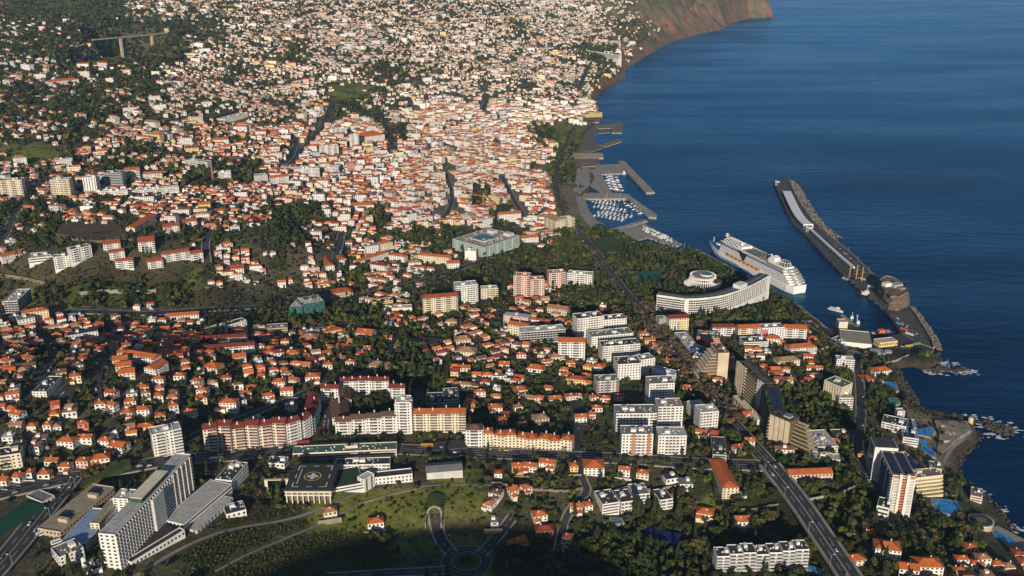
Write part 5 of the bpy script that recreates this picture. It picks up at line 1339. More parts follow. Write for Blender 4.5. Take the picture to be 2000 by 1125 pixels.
# ------------------------------------------------------------------ hospital hill
def hospital():
    R, fr, L, H, o = block("hospital_block", "long ten-storey grey-white hospital slab with a bright end wall", 237, 1119, 381, 954, 66, 13, 10, 'white', 'flat', 'lgrey', 'grid', 'win', 'hospital', clutter=False, ref='the long hospital slab')
    b = MB(); b.box(fr, L * .36, L * .70, 2, 11, H + .003, H + 4.2); g = b.build("penthouse", paint('penthouse_green', (.05, .09, .07), .4, .3, .2), R, o)
    b = MB(); b.box(fr, L * .355, L * .705, 1.4, 11.6, H + 4.2, H + 4.8); b.build("penthouse_roof", wallm('cream'), g, o)
    b = MB(); b.box(fr, L * .42, L * .56, -2.8, -.02, -3, H - 1.5); b.build("projecting_bay", wallm('lightgrey'), R, o)
    for k in range(5):
        b = MB(); b.box(fr, L * (.72 + .06 * k), L * (.72 + .06 * k) + 1.0, -1.3, -.02, 0, H); b.build("pilaster", wallm('cream'), R, o)
    b = MB(); b.box(fr, L * .2, L * .95, 6, 6.5, H + .1, H + .5); b.build("roof_rail", M_METAL, R, o)
    block("hospital_tower", "white boxy stair tower on the hospital's left side", 226, 1012, 256, 1014, 38, 14, 8, 'white', 'flat', 'lgrey', 'win', 'win', 'hospital')
    block("blue_roof_hall", "low hospital hall with a long pale blue metal roof", 172, 1078, 230, 1012, 16, 20, 2, 'white', 'flat', 'blue', 'win', 'win', 'hospital', clutter=False, ref='the blue-roofed hall')  # blue-grey metal; its bluish reflection is put into the roof colour too
    block("link_wing", "narrow cream wing pressed against the hospital slab", 198, 1050, 236, 1002, 26, 7, 5, 'cream', 'flat', 'sand', 'win', 'win', 'hospital', clutter=False)
    R2, f2, L2, H2, o2 = block("tan_clinic", "long tan clinic building with dark panels on its flat roof", 121, 1058, 226, 969, 17, 20, 2, 'tan', 'flat', 'sand', 'win', 'win', 'clinic', clutter=False, ref='the long tan clinic')
    for a in (.28, .82):
        b = MB(); b.box(f2, L2 * a, L2 * (a + .11), 8, 16, H2 + .4, H2 + .8); b.build("roof_panel", M_SOLAR, R2, o2)
        b = MB(); b.box(f2, L2 * (a - .10), L2 * (a - .05), 3, 11, H2, H2 + 3); b.build("stair_housing", wallm('tan'), R2, o2)
    block("hospital_annexe", "small white flat-roofed annexe at the bottom left corner", 120, 1112, 167, 1092, 22, 16, 3, 'white', 'flat', 'grey', 'win', 'win', 'hospital')
    block("grey_roof_wing", "long low hospital wing with a wide grey roof", 361, 1041, 454, 961, 15, 21, 2, 'white', 'flat', 'lgrey', 'band', 'win', 'hospital', clutter=False, pl=.3, ref='the long grey-roofed wing')
    R4, f4, L4, H4, o4 = block("canopy_hall", "open grey canopy hall on white columns beside the grey-roofed wing", 386, 1046, 456, 980, 8, 11, 1, 'lightgrey', 'flat', 'lgrey', 'slit', 'slit', 'hospital', clutter=False, pl=.2)
    block("white_wing", "white three-storey wing with dark roof house beyond the grey-roofed wing", 455, 962, 486, 926, 22, 15, 3, 'white', 'flat', 'dgrey', 'win', 'win', 'hospital')
    R5, f5, L5, H5, o5 = block("retaining_gallery", "curved low white gallery wall with small windows below the hospital", 258, 1110, 362, 1046, 10, 6, 1, 'white', 'flat', 'dgrey', 'win', 'win', 'hospital', clutter=False, pl=.9)
    b = MB(); b.box(f5, 2, L5 - 2, 6.2, 26, H5 - 9, H5 - .4); b.build("terrace_deck", M_ASPHALT, R5, o5)
    block("pavilion", "small dark-roofed pavilion right of the canopy hall", 443, 1015, 482, 1005, 9, 15, 1, 'white', 'flat', 'dgrey', 'win', 'win', 'pavilion')
    block("sports_hall", "grey-roofed changing house beside the green sports pitch", 84, 989, 108, 976, 7, 20, 1, 'lightgrey', 'flat', 'grey', 'win', 'win', 'pavilion', clutter=False)
    sheet("sports_pitch", [(-20, 1030), (48, 982), (92, 995), (-20, 1058)], paint('pitch', (.012, .075, .052), .9, .2, .05), .5, thick=3)
    sheet("roundabout_green", [(131, 952), (150, 940), (190, 920), (228, 906), (255, 908), (258, 920), (230, 932), (190, 946), (150, 958)], M_TURF, .3, thick=3)
    for k, (u, v) in enumerate([(165, 1105), (172, 1112), (180, 1100), (188, 1096), (183, 1113), (195, 1108), (178, 1118), (192, 1118)]):
        x, y, z = P(u, v)
        if k in (0, 4, 5):
            m = MB(); m.cyl(x, y, z, z + 6.5, 1.7, 1.7, 14); m.cyl(x, y, z + 6.5, z + 7.2, 1.7, .4, 14); tag(m.build("storage_tank", M_PAINTW, None, (x, y, z)), ("tall", "", "", "", "middle", "right-hand")[k] + " white upright storage tank in the yard left of the hospital end wall", "tank", "tanks in the hospital yard")
        else:
            m = MB(); f = frame(x, y, z, .9, .44); m.box(f, -3, 3, -1.3, 1.3, 0, 2.8); q = m.build("container", M_PAINTW, None, (x, y, z))
            tag(q, f"white yard container, {ORD[k]} to the bright end wall of the hospital slab", "container", "containers in the hospital yard")
hospital()

def helipad_wing():
    p, L, ux, uy, vx, vy, mx, my = base_line(560, 984, 647, 984)
    z = float(zt(mx, my)) ; H = height_px(mx, my, z, 27); D = 42.0
    fr = frame(p[0], p[1], z, ux, uy, vx, vy); o = (mx, my, z)
    R = root("helipad_building", o, "dark square helipad on white columns with a yellow circle and white cross", "helipad"); LAND.append(("the hospital helipad", mx, my + 20))
    take_poly([fr(-4, -3, 0), fr(L + 4, -3, 0), fr(L + 4, D + 5, 0), fr(-4, D + 5, 0)])
    m = MB(); m.box(fr, -.8, L + .8, -.8, D, H - 1.4, H); m.build("landing_deck", paint('helipad_deck', (.05, .052, .05), .9, .25, .1), R, o)
    m = MB(); m.box(fr, -.9, L + .9, -.9, 0, H - 2.6, H - 1.4, bottom=True); m.box(fr, -.9, L + .9, -.7, 6, H - 6.0, H - 5.0, bottom=True); m.build("edge_beam", wallm('cream'), R, o)
    m = MB(); m.box(fr, 1, L - 1, 4, D - 1, -4, H - 1.4); m.build("lower_storey", paint('lower_storey_wall', (.16, .15, .13)), R, o)  # one dark grey-brown tone for the storey under the deck
    for k in range(9):
        m = MB(); m.box(fr, k * (L - 1) / 8, k * (L - 1) / 8 + .9, 0, .9, -7, H - 2.6); m.build("column", wallm('cream'), R, o)
    def quad(a0, a1, b0, b1, mat, name, dz=.03):
        m = MB(); m.poly([fr(a, b, H + dz) for a, b in ((a0, b0), (a1, b0), (a1, b1), (a0, b1))]); m.build(name, mat, R, o)
    cx, cy = L / 2, D * .50; yl = paint('helipad_yellow', (.65, .42, .06), .7, .2, .3)
    m = MB(); n = 40
    for k in range(n):
        a, c = 6.2832 * k / n, 6.2832 * (k + 1) / n
        m.poly([fr(cx + r * math.cos(t), cy + r * math.sin(t), H + .03) for r, t in ((6.6, a), (7.5, a), (7.5, c), (6.6, c))])
    m.build("yellow_circle", yl, R, o)
    quad(cx - 4.8, cx + 4.8, cy - 1.6, cy + 1.6, M_MARK, "white_cross", .035); quad(cx - 1.6, cx + 1.6, cy - 4.8, cy + 4.8, M_MARK, "white_cross", .04)
    red = paint('helipad_red', (.5, .05, .04), .7, .2, .3)
    for a0, a1, b0, b1 in ((cx - .9, cx - .5, cy - 1.1, cy + 1.1), (cx + .5, cx + .9, cy - 1.1, cy + 1.1), (cx - .5, cx + .5, cy - .2, cy + .2)): quad(a0, a1, b0, b1, M_METAL, "letter_h", .05)
    for sx, sy in ((0, 0), (1, 0), (0, 1), (1, 1)):
        x0 = L * (.12 + .76 * sx); y0 = D * (.1 + .8 * sy); dx = 5.5 * (1 if sx == 0 else -1); dy = 7 * (1 if sy == 0 else -1)
        quad(min(x0, x0 + dx), max(x0, x0 + dx), y0 - .45, y0 + .45, M_MARK, "corner_mark", .035); quad(x0 - .45, x0 + .45, min(y0, y0 + dy), max(y0, y0 + dy), M_MARK, "corner_mark", .04)
    for a, b in ((.5, .1), (.5, .9)): quad(L * a - 2.5, L * a + 2.5, D * b - .4, D * b + .4, M_MARK, "edge_mark", .035)
    for a, b in ((.12, .5), (.88, .5)): quad(L * a - .4, L * a + .4, D * b - 3, D * b + 3, M_MARK, "edge_mark", .035)
    quad(L * .20 - .3, L * .20 + .3, D * .2, D * .8, M_MARK, "edge_mark", .035)
    # neighbouring ranges
    block("clinic_range", "white stepped hospital range with plant rooms behind the helipad", 655, 925, 762, 922, 16, 12, 3, 'white', 'flat', 'dgrey', 'balc', 'win', 'hospital', ref='the white stepped range behind the helipad')
    block("clinic_range", "low roof-plant range of the hospital along the main road", 572, 897, 775, 888, 10, 14, 2, 'cream', 'flat', 'teal', 'band', 'win', 'hospital')
    block("green_roof_wing", "dark green flat-roofed wing right of the helipad", 650, 967, 712, 956, 12, 30, 2, 'white', 'flat', 'green', 'band', 'win', 'hospital', clutter=False)
    block("stair_tower", "white stair tower with slit windows right of the green-roofed wing", 712, 962, 732, 950, 24, 8, 6, 'white', 'flat', 'white', 'slit', 'win', 'hospital', clutter=False)
    block("round_end_wing", "curved white wing with arched windows and road on its roof", 732, 948, 806, 940, 14, 10, 2, 'white', 'flat', 'dgrey', 'win', 'win', 'hospital', clutter=False, pl=.9)
    block("gate_house", "small white entrance house at the car ramp left of the helipad", 522, 913, 556, 915, 8, 12, 1, 'white', 'flat', 'dgrey', 'win', 'win', 'hospital')
    x, y, z = P(518, 957); fr2 = frame(x, y, z, 1, .06); R2 = root("ramp_gate", (x, y, z), "white portal frame over the car ramp left of the helipad", "gate")
    for a0, a1, c0, c1, nm_ in ((0, 2.6, -3, 9, "post"), (18, 20, -3, 9, "post"), (-.3, 20.3, 8, 9.6, "beam")):
        m = MB(); m.box(fr2, a0, a1, 0, 2.4, c0 if nm_ == "post" else 9.003, c1, bottom=True); m.build(nm_, wallm('cream'), R2, (x, y, z))
    # barrel-roofed shed
    R3, f3, L3, H3, o3 = block("shed", "grey barrel-roofed open shed on white legs right of the helipad hospital", 834, 938, 904, 932, 14, 16, 1, 'lightgrey', 'gable', 'grey', 'blank', 'blank', 'shed', ref='the grey barrel-roofed shed', slope=.25)
helipad_wing()

# ------------------------------------------------------------------ apartment blocks and other buildings: base line of the front, height (px), depth (m), look
GB = "apartment blocks of the town"
def rowblock(name, label, pts, hs, depth, rr=None, **k):
    """a terrace of joined stepped blocks along a base line: one thing per stepped unit"""
    n = len(pts) - 1
    for i in range(n):
        h = hs[i % len(hs)]
        block(name, f"{label}, {POSW[i] if n <= len(POSW) else 'one'} unit from the left", *pts[i], *pts[i + 1], h, depth, group=label, ref=None, **k)
    x, y, _ = P(*pts[n // 2]); LAND.append((rr, x, y))
POSW = ['first', 'second', 'third', 'fourth', 'fifth', 'sixth', 'seventh', 'eighth', 'ninth', 'tenth', 'eleventh', 'twelfth']
def lerp_pts(a, b, n, wob=0): return [(a[0] + (b[0] - a[0]) * k / n, a[1] + (b[1] - a[1]) * k / n + (wob if k % 2 else 0)) for k in range(n + 1)]
# red-roofed white blocks round the wooded court
rowblock("apartment_block", "white flats with crimson roofs behind the wooded court", lerp_pts((664, 771), (760, 770), 3), [26, 27, 26], 11, roof='gable', roofc='darkred', front='mix', chim=2, rr='the crimson-roofed court flats')
block("apartment_block", "white crimson-roofed block at the left end of the wooded court", 628, 786, 662, 786, 27, 11, roof='gable', roofc='darkred', front='mix', chim=2, group=GB)
block("apartment_block", "white crimson-roofed block at the right end of the wooded court", 760, 783, 791, 783, 25, 11, roof='gable', roofc='darkred', front='mix', chim=2, group=GB)
rowblock("apartment_block", "tall cream flats with crimson roofs on the main road bend", lerp_pts((401, 882), (560, 872), 6, -2), [42, 46, 40, 44, 42, 45], 13, wall='cream', roof='gable', roofc='darkred', front='mix', balc='pink', chim=1, rr='the tall crimson-roofed flats')
rowblock("apartment_block", "stepped flats with crimson roofs climbing the side street", [(562, 871), (590, 862), (612, 848), (622, 822), (626, 795)], [42, 38, 30, 26], 12, wall='white', roof='gable', roofc='darkred', front='mix', chim=1, rr='the stepped crimson-roofed flats')
rowblock("apartment_block", "white flats with brown roofs facing the main road", lerp_pts((656, 848), (775, 846), 4), [24, 28, 30, 33], 12, roof='gable', roofc='brown', front='mix', chim=1, rr='the brown-roofed flats')
block("apartment_block", "brown-roofed white wing running back beside the car park", 650, 832, 684, 828, 16, 34, roof='gable', roofc='brown', front='win', group=GB, chim=1)
block("apartment_block", "brown-roofed white wing at the top of the car park", 665, 798, 687, 796, 16, 26, roof='gable', roofc='brown', front='win', group=GB)
block("apartment_tower", "slim white tower with stepped top in the middle of the flats", 775, 847, 803, 847, 60, 15, wall='white', roofc='white', front='mix', side='balc', group=GB, ref='the slim white stepped tower')
block("apartment_block", "wide cream block with orange tiled roof and glazed balconies", 806, 845, 910, 844, 36, 13, wall='cream', roof='gable', roofc='orange', front='mix', chim=4, group=GB, ref='the wide orange-roofed cream block')
block("school", "dark grey flat-roofed school behind the orange-roofed block", 833, 798, 868, 797, 9, 26, wall='grey', roofc='dgrey', front='band', cat='school', group=GB)
block("school", "taller dark grey school wing with sloped panels", 868, 797, 898, 795, 15, 28, wall='grey', roofc='dgrey', front='band', cat='school', group=GB)
block("apartment_block", "white corner flats with brown roof east of the bus stop", 911, 876, 942, 876, 36, 13, roof='hip', roofc='brown', front='mix', side='mix', group=GB)
rowblock("town_house", "pale terrace of orange-roofed town houses along the main road", lerp_pts((942, 874), (1116, 883), 8, -2), [27, 24, 26, 22, 20, 22, 19, 22], 12, wall='cream', roof='hip', roofc='orange', front='win', chim=1, cat='town house', rr='the orange-roofed terrace')
block("apartment_tower", "white slab flats with zigzag side by the left roundabout", 303, 897, 360, 884, 46, 15, wall='white', roofc='lgrey', front='mix', side='slit', group=GB, ref='the white slab by the left roundabout')
block("apartment_block", "cream flat-roofed flats at the left edge", -6, 920, 45, 912, 26, 15, wall='cream', roofc='dgrey', front='mix', group=GB)
# white blocks of the hotel quarter
L_ = [
 ("apartment_tower", "pink paired tower left of the wooded villas", 1003, 581, 1034, 583, 42, 16, 'pink', 'faded', 'mix'),
 ("apartment_tower", "pink tower, right half of the pair", 1036, 583, 1063, 582, 36, 15, 'pink', 'faded', 'mix'),
 ("apartment_tower", "single pink tower with setback top", 1072, 567, 1105, 565, 32, 16, 'pink', 'tan', 'mix'),
 ("apartment_block", "white cubic flats right of the pink towers", 1107, 558, 1156, 562, 24, 16, 'white', 'lgrey', 'balc'),
 ("apartment_block", "white stepped flats with round-arched top floors", 828, 616, 895, 610, 32, 14, 'cream', 'red', 'mix'),
 ("apartment_block", "blue-white balcony tower behind the stepped flats", 891, 596, 934, 592, 36, 18, 'white', 'lgrey', 'balc'),
 ("apartment_block", "small white balcony block beside the blue-white tower", 940, 585, 973, 583, 20, 13, 'cream', 'lgrey', 'balc'),
 ("apartment_block", "low white modern flats with green glass fins", 1018, 672, 1104, 666, 22, 18, 'white', 'lgrey', 'curtain'),
 ("apartment_block", "white flats with orange roof and dark glazed corner", 1090, 702, 1142, 703, 34, 15, 'white', 'orange', 'mix'),
 ("apartment_block", "large white hotel block with dark roof terrace", 1127, 664, 1178, 658, 40, 19, 'white', 'dgrey', 'balc'),
 ("apartment_block", "lower wing of the dark-terraced hotel block", 1178, 652, 1223, 648, 26, 17, 'white', 'dgrey', 'win'),
 ("apartment_block", "white flats with roof gardens, upper of two", 1155, 684, 1236, 676, 25, 20, 'white', 'grey', 'win'),
 ("apartment_block", "white flats with green roof garden, lower of two", 1176, 708, 1249, 702, 30, 18, 'white', 'green', 'balc'),
 ("apartment_block", "white hotel with dark speckled roof and square windows", 1206, 743, 1251, 740, 30, 22, 'white', 'dgrey', 'win'),
 ("apartment_block", "white hotel wing with square windows behind the speckled roof", 1251, 734, 1278, 730, 30, 16, 'white', 'grey', 'win'),
 ("apartment_block", "low hotel wing with a roof pool", 1271, 733, 1313, 746, 12, 14, 'white', 'blue', 'balc'),
 ("apartment_block", "grey flats with brown vertical stripes", 1164, 772, 1208, 770, 26, 17, 'lightgrey', 'grey', 'balc'),
 ("apartment_tower", "bluish-white tower with stacked balconies", 1266, 795, 1315, 793, 44, 19, 'white', 'grey', 'balc'),
 ("apartment_tower", "cream-white tower with brown roof hut beside the balcony block", 1283, 848, 1331, 847, 52, 19, 'white', 'sand', 'balc'),
 ("apartment_block", "long white block of deep horizontal balconies", 1202, 842, 1281, 841, 33, 20, 'white', 'grey', 'balc'),
 ("apartment_block", "long white flats with pale roof along the avenue", 1340, 802, 1370, 836, 18, 16, 'white', 'lgrey', 'win'),
 ("apartment_tower", "white corner tower with scalloped balconies on the avenue", 1365, 845, 1401, 842, 38, 17, 'white', 'lgrey', 'balc'),
 ("apartment_block", "white balcony block with two orange stripes on the main road", 1213, 889, 1274, 889, 40, 18, 'white', 'grey', 'balc'),
 ("apartment_block", "white block with wavy balconies beside the striped one", 1284, 887, 1339, 887, 35, 18, 'white', 'lgrey', 'balc'),
 ("apartment_block", "dark grey flat-roofed stepped block near the avenue end", 1391, 900, 1419, 902, 12, 36, 'grey', 'dgrey', 'band'),
 ("apartment_block", "cream block with blue and yellow mural below the curved hotel", 1306, 650, 1344, 648, 27, 14, 'cream', 'darkred', 'win'),
 ("apartment_block", "grey narrow block left of the mural", 1287, 644, 1303, 642, 20, 12, 'grey', 'grey', 'win'),
 ("apartment_block", "white flats with crimson roof right of the mural block", 1391, 656, 1434, 656, 16, 13, 'white', 'darkred', 'mix'),
 ("apartment_block", "cream flats with orange roof above the car park", 1441, 662, 1484, 660, 20, 13, 'cream', 'orange', 'mix'),
 ("apartment_block", "white hotel with pink stripe panel near the port road", 1486, 664, 1530, 662, 22, 14, 'white', 'grey', 'win'),
 ("apartment_block", "white hotel with orange roof near the port road", 1530, 664, 1574, 666, 22, 15, 'white', 'orange', 'mix'),
 ("apartment_block", "long white office block in front of the port hotels", 1452, 682, 1500, 680, 12, 18, 'white', 'dgrey', 'band'),
 ("shop_block", "dusky red block with a turquoise roof pool", 1360, 672, 1405, 676, 14, 22, 'rose', 'teal', 'win'),
 ("shop_block", "blue advertising-clad block on the avenue", 1350, 700, 1378, 708, 18, 16, 'blue', 'dgrey', 'band'),
 ("shop_block", "white finned block beside the blue one", 1352, 712, 1372, 716, 16, 14, 'white', 'lgrey', 'slit'),
 ("shop_block", "long flat-roofed shops stepping down the avenue", 1316, 660, 1350, 700, 10, 16, 'lightgrey', 'lgrey', 'band'),
 ("hotel_block", "white terraced hotel with green roof lawn above the sea pool", 1606, 775, 1640, 790, 32, 20, 'cream', 'teal', 'win'),
 ("hotel_block", "white stepped balconies right of the green-lawn hotel", 1636, 800, 1664, 800, 22, 22, 'white', 'sand', 'balc'),
 ("hotel_block", "small white flats among trees by the port bend", 1632, 722, 1667, 724, 20, 12, 'white', 'lgrey', 'balc'),
 ("villa_hotel", "low white hotel with long orange roof and balconies", 1540, 694, 1594, 690, 12, 14, 'white', 'orange', 'balc'),
 ("villa_hotel", "rambling cream manor with brown tiled roofs", 1520, 716, 1562, 712, 9, 14, 'cream', 'tan', 'win'),
 ("seaside_house", "white house with orange roof above the rectangular pool", 1708, 738, 1740, 734, 12, 14, 'white', 'orange', 'win'),
 ("seaside_house", "terracotta-roofed bathhouse beside the rectangular pool", 1687, 750, 1707, 748, 8, 16, 'rose', 'red', 'win'),
 ("hotel_block", "white hotel pavilion with dark roof beside the garden point", 1720, 838, 1768, 848, 14, 20, 'white', 'dgrey', 'balc'),
 ("hotel_block", "white lift tower of the garden-point hotel", 1750, 828, 1764, 828, 24, 8, 'white', 'lgrey', 'win'),
 ("hotel_block", "metal-roofed conference hall behind the viaduct", 1596, 884, 1636, 882, 10, 34, 'cream', 'lgrey', 'win'),
 ("hotel_block", "white flat-roofed shop with palms by the hotel lane", 1628, 862, 1660, 862, 10, 14, 'cream', 'dgrey', 'win'),
 ("hotel_block", "long orange-roofed guest house with gabled bays by the viaduct", 1540, 943, 1625, 940, 14, 12, 'pink', 'orange', 'win'),
 ("hotel_block", "curved cream restaurant with striped roof near the viaduct", 1570, 900, 1640, 908, 8, 12, 'cream', 'lgrey', 'win'),
 ("villa", "large orange hip-roofed manor with cream front", 1410, 975, 1441, 974, 22, 52, 'cream', 'orange', 'win'),
 ("villa", "big white villa with orange hip roof beside the steep lane", 1140, 930, 1180, 930, 16, 17, 'white', 'orange', 'win'),
 ("villa", "modern white villa with grey roof, leftmost of four", 1176, 1008, 1209, 1003, 22, 22, 'white', 'dgrey', 'band'),
 ("villa", "modern white villa with stacked terraces, second of four", 1212, 1002, 1240, 998, 20, 20, 'white', 'dgrey', 'balc'),
 ("villa", "modern white villa set back, third of four", 1236, 985, 1268, 982, 18, 18, 'white', 'grey', 'balc'),
 ("villa", "modern white villa half hidden by pines, fourth of four", 1288, 996, 1313, 992, 18, 18, 'white', 'dgrey', 'balc'),
 ("green_office", "dark green glass office with slanted roof", 566, 622, 592, 623, 22, 26, 'dark', 'lgrey', 'curtain'),
 ("green_office", "green glass office wing beside the slanted one", 592, 622, 636, 614, 26, 30, 'dark', 'lgrey', 'curtain'),
 ("office", "beige long office with striped roof left of the round trees", 494, 655, 562, 650, 10, 16, 'tan', 'grey', 'band'),
 ("office", "red-roofed seminary with many windows", 650, 585, 690, 580, 12, 18, 'tan', 'red', 'win'),
 ("office", "yellow office block near the boulevard", 729, 602, 768, 598, 11, 13, 'yellow', 'dgrey', 'band'),
 ("office", "long low cream block under the yellow office", 750, 612, 805, 610, 9, 12, 'cream', 'lgrey', 'blank'),
 ("apartment_block", "curved white flats with orange roofs, right half of the horseshoe", 305, 737, 330, 722, 15, 14, 'white', 'orange', 'mix'),
 ("apartment_block", "orange-roofed flats, back of the horseshoe", 246, 707, 302, 716, 15, 12, 'white', 'orange', 'mix'),
 ("apartment_block", "orange-roofed flats, front of the horseshoe's left arm", 233, 743, 264, 739, 12, 13, 'cream', 'orange', 'win'),
 ("apartment_block", "orange-roofed flats, middle of the horseshoe's left arm", 227, 729, 257, 726, 12, 13, 'cream', 'orange', 'win'),
 ("apartment_block", "orange-roofed flats, back of the horseshoe's left arm", 221, 717, 250, 714, 12, 13, 'cream', 'orange', 'win'),
 ("apartment_block", "long white range with crimson roof and dormers", 376, 693, 497, 684, 10, 11, 'white', 'darkred', 'balc'),
 ("apartment_block", "upper white range with crimson roof", 388, 673, 482, 668, 10, 11, 'white', 'darkred', 'balc'),
 ("apartment_block", "stepped white range with roof huts", 402, 658, 482, 634, 9, 12, 'white', 'dgrey', 'balc'),
 ("apartment_block", "long white house with orange roof on the ravine edge", 325, 629, 389, 624, 10, 12, 'white', 'orange', 'win'),
 ("office", "white modern office with dark glass end beside the ravine", 11, 612, 38, 611, 22, 46, 'white', 'lgrey', 'curtain'),
 ("shop_block", "grey flat-roofed supermarket with car park", 64, 776, 92, 776, 10, 34, 'white', 'dgrey', 'win'),
 # left middle distance
 ("apartment_block", "white zigzag flats with red roofs, near end", 227, 527, 262, 524, 16, 13, 'white', 'red', 'mix'),
 ("apartment_block", "white zigzag flats with red roofs, middle", 216, 510, 245, 506, 16, 14, 'white', 'red', 'mix'),
 ("apartment_block", "white zigzag flats with red roofs, far end", 203, 492, 237, 488, 14, 14, 'white', 'red', 'mix'),
 ("apartment_block", "white square flats with red roof between the zigzag rows", 272, 494, 304, 491, 20, 24, 'white', 'red', 'mix'),
 ("apartment_block", "white flats with red roofs, left end of the lower row", 290, 526, 320, 522, 14, 14, 'white', 'red', 'mix'),
 ("apartment_block", "white flats with red roofs, middle of the lower row", 320, 514, 372, 506, 15, 14, 'white', 'red', 'mix'),
 ("apartment_block", "white flats with red roofs, right end of the lower row", 374, 513, 398, 509, 16, 14, 'white', 'red', 'mix'),
 ("apartment_block", "white flats with red roof beside the upper bend", 322, 458, 352, 454, 14, 15, 'white', 'red', 'mix'),
 ("apartment_block", "white flats with red roof under the school", 358, 447, 386, 444, 13, 14, 'white', 'red', 'mix'),
 ("apartment_block", "curved white row with orange roofs on the upper bend", 264, 456, 306, 430, 10, 14, 'white', 'orange', 'win'),
 ("apartment_block", "white flats with green glazed top, front of the hillside pair", 108, 528, 143, 524, 24, 13, 'white', 'green', 'mix'),
 ("apartment_block", "white flats with green glazed top, back of the hillside pair", 142, 516, 182, 507, 26, 13, 'white', 'green', 'mix'),
 ("arena", "white hall with curved silver roof on the left hill", 57, 515, 105, 510, 10, 26, 'white', 'lgrey', 'band'),
 ("apartment_block", "long white school with orange roof on the left hill", 6, 512, 52, 500, 11, 13, 'white', 'orange', 'win'),
 ("apartment_tower", "pale tower with dark slots at the far left", 3, 386, 48, 384, 32, 18, 'cream', 'grey', 'mix'),
 ("apartment_tower", "cream tower with curved balconies", 102, 384, 140, 383, 32, 16, 'cream', 'lgrey', 'balc'),
 ("apartment_tower", "white twin-slab tower with dark slot", 165, 377, 191, 377, 30, 15, 'white', 'lgrey', 'slit'),
 ("office", "glass office tower with white grid", 205, 365, 241, 364, 26, 20, 'lightgrey', 'green', 'grid'),
 ("apartment_block", "white flats with orange roof right of the grid tower", 245, 353, 275, 351, 20, 16, 'white', 'orange', 'mix'),
 ("apartment_block", "long white terrace of flats across the left slope", 168, 384, 250, 380, 7, 12, 'white', 'lgrey', 'balc'),
 ("apartment_block", "white terrace of flats continuing to the right", 235, 386, 350, 374, 9, 12, 'white', 'lgrey', 'balc'),
 ("apartment_block", "white flats with orange roofs above the dark trees", 280, 352, 318, 350, 12, 14, 'white', 'orange', 'balc'),
 ("apartment_block", "long pale flats left of the brick chimney", 363, 326, 406, 330, 13, 14, 'lightgrey', 'grey', 'balc'),
 ("apartment_block", "white flats under the brick chimney", 418, 350, 452, 348, 12, 14, 'white', 'lgrey', 'balc'),
 ("apartment_block", "white cubic house with grey roof above the orange row", 157, 413, 182, 412, 9, 22, 'white', 'dgrey', 'blank'),
 ("apartment_block", "yellow corner house on the middle slope", 388, 410, 412, 408, 10, 13, 'yellow', 'orange', 'win'),
 # town centre
 ("apartment_block", "big white block with vertical bays in the town centre", 575, 348, 625, 346, 16, 22, 'white', 'white', 'balc'),
 ("apartment_block", "white angled block right of the bays", 636, 345, 662, 342, 16, 18, 'white', 'white', 'balc'),
 ("apartment_block", "tall white flats behind the angled block", 625, 305, 662, 303, 18, 16, 'white', 'lgrey', 'mix'),
 ("apartment_tower", "white tower at the head of the curved street", 684, 290, 702, 290, 26, 14, 'white', 'lgrey', 'mix'),
 ("apartment_block", "white tower block left of the market", 655, 270, 678, 268, 18, 16, 'white', 'lgrey', 'mix'),
 ("office", "large white building with bright orange courtyard roofs", 705, 282, 752, 276, 14, 40, 'white', 'orange', 'win'),
 ("office", "grey concrete block beside the curved street", 497, 357, 524, 355, 13, 18, 'grey', 'lgrey', 'blank'),
 ("apartment_block", "orange-roofed white flats beside the curved street", 531, 362, 565, 358, 14, 16, 'white', 'orange', 'balc'),
 ("church", "white church with a long orange roof and bell tower", 678, 412, 731, 410, 10, 18, 'white', 'orange', 'win'),
 ("office", "white school with red roofs on the lower town edge", 760, 508, 790, 512, 10, 12, 'white', 'orange', 'win'),
 ("office", "white house with tan hip roof by the gardens", 798, 523, 823, 522, 10, 14, 'white', 'tan', 'win'),
 ("office", "curved white row with orange roofs above the gardens", 700, 520, 760, 500, 10, 12, 'white', 'orange', 'win'),
 ("office", "narrow orange-roofed house row on the dark street", 637, 530, 654, 528, 10, 60, 'white', 'orange', 'win'),
 ("office", "orange-roofed house across the dark street", 663, 518, 678, 516, 10, 26, 'white', 'orange', 'win'),
 ("palace", "cream palace hotel with arcaded bays by the marina gardens", 1062, 442, 1086, 452, 20, 24, 'cream', 'tan', 'mix'),
 ("palace", "cream palace hotel, taller rounded end", 1087, 453, 1122, 448, 22, 20, 'cream', 'sand', 'mix'),
 ("apartment_block", "white flats with red roofs left of the palace", 975, 435, 1018, 432, 15, 16, 'white', 'orange', 'win'),
 ("apartment_block", "white corner block with red roof below the palace", 1008, 476, 1052, 472, 9, 16, 'white', 'orange', 'win'),
 ("apartment_block", "bright white modern block in front of the glass mall", 908, 508, 930, 509, 18, 12, 'white', 'lgrey', 'blank'),
 ("apartment_block", "row of cream flats with orange roofs left of the mall", 818, 512, 878, 518, 14, 12, 'cream', 'orange', 'win'),
 ("apartment_block", "white flats at the boulevard corner", 873, 525, 898, 524, 10, 14, 'white', 'orange', 'win'),
 ("apartment_block", "long white hotel on the far cliff top", 1145, 112, 1208, 122, 7, 16, 'white', 'white', 'band'),
 ("apartment_block", "white hotel with orange roof above the far cliff", 1165, 92, 1212, 88, 6, 24, 'white', 'lgrey', 'band'),
 ("fort", "yellow fort with low bastion walls on the shore", 1145, 232, 1176, 228, 7, 28, 'yellow', 'sand', 'win'),
 ("office", "white warehouse with curved white roof on the far slope", 440, 240, 485, 228, 8, 26, 'white', 'lgrey', 'blank'),
 ("office", "long white school on the far slope", 95, 168, 155, 162, 8, 20, 'white', 'orange', 'win'),
]
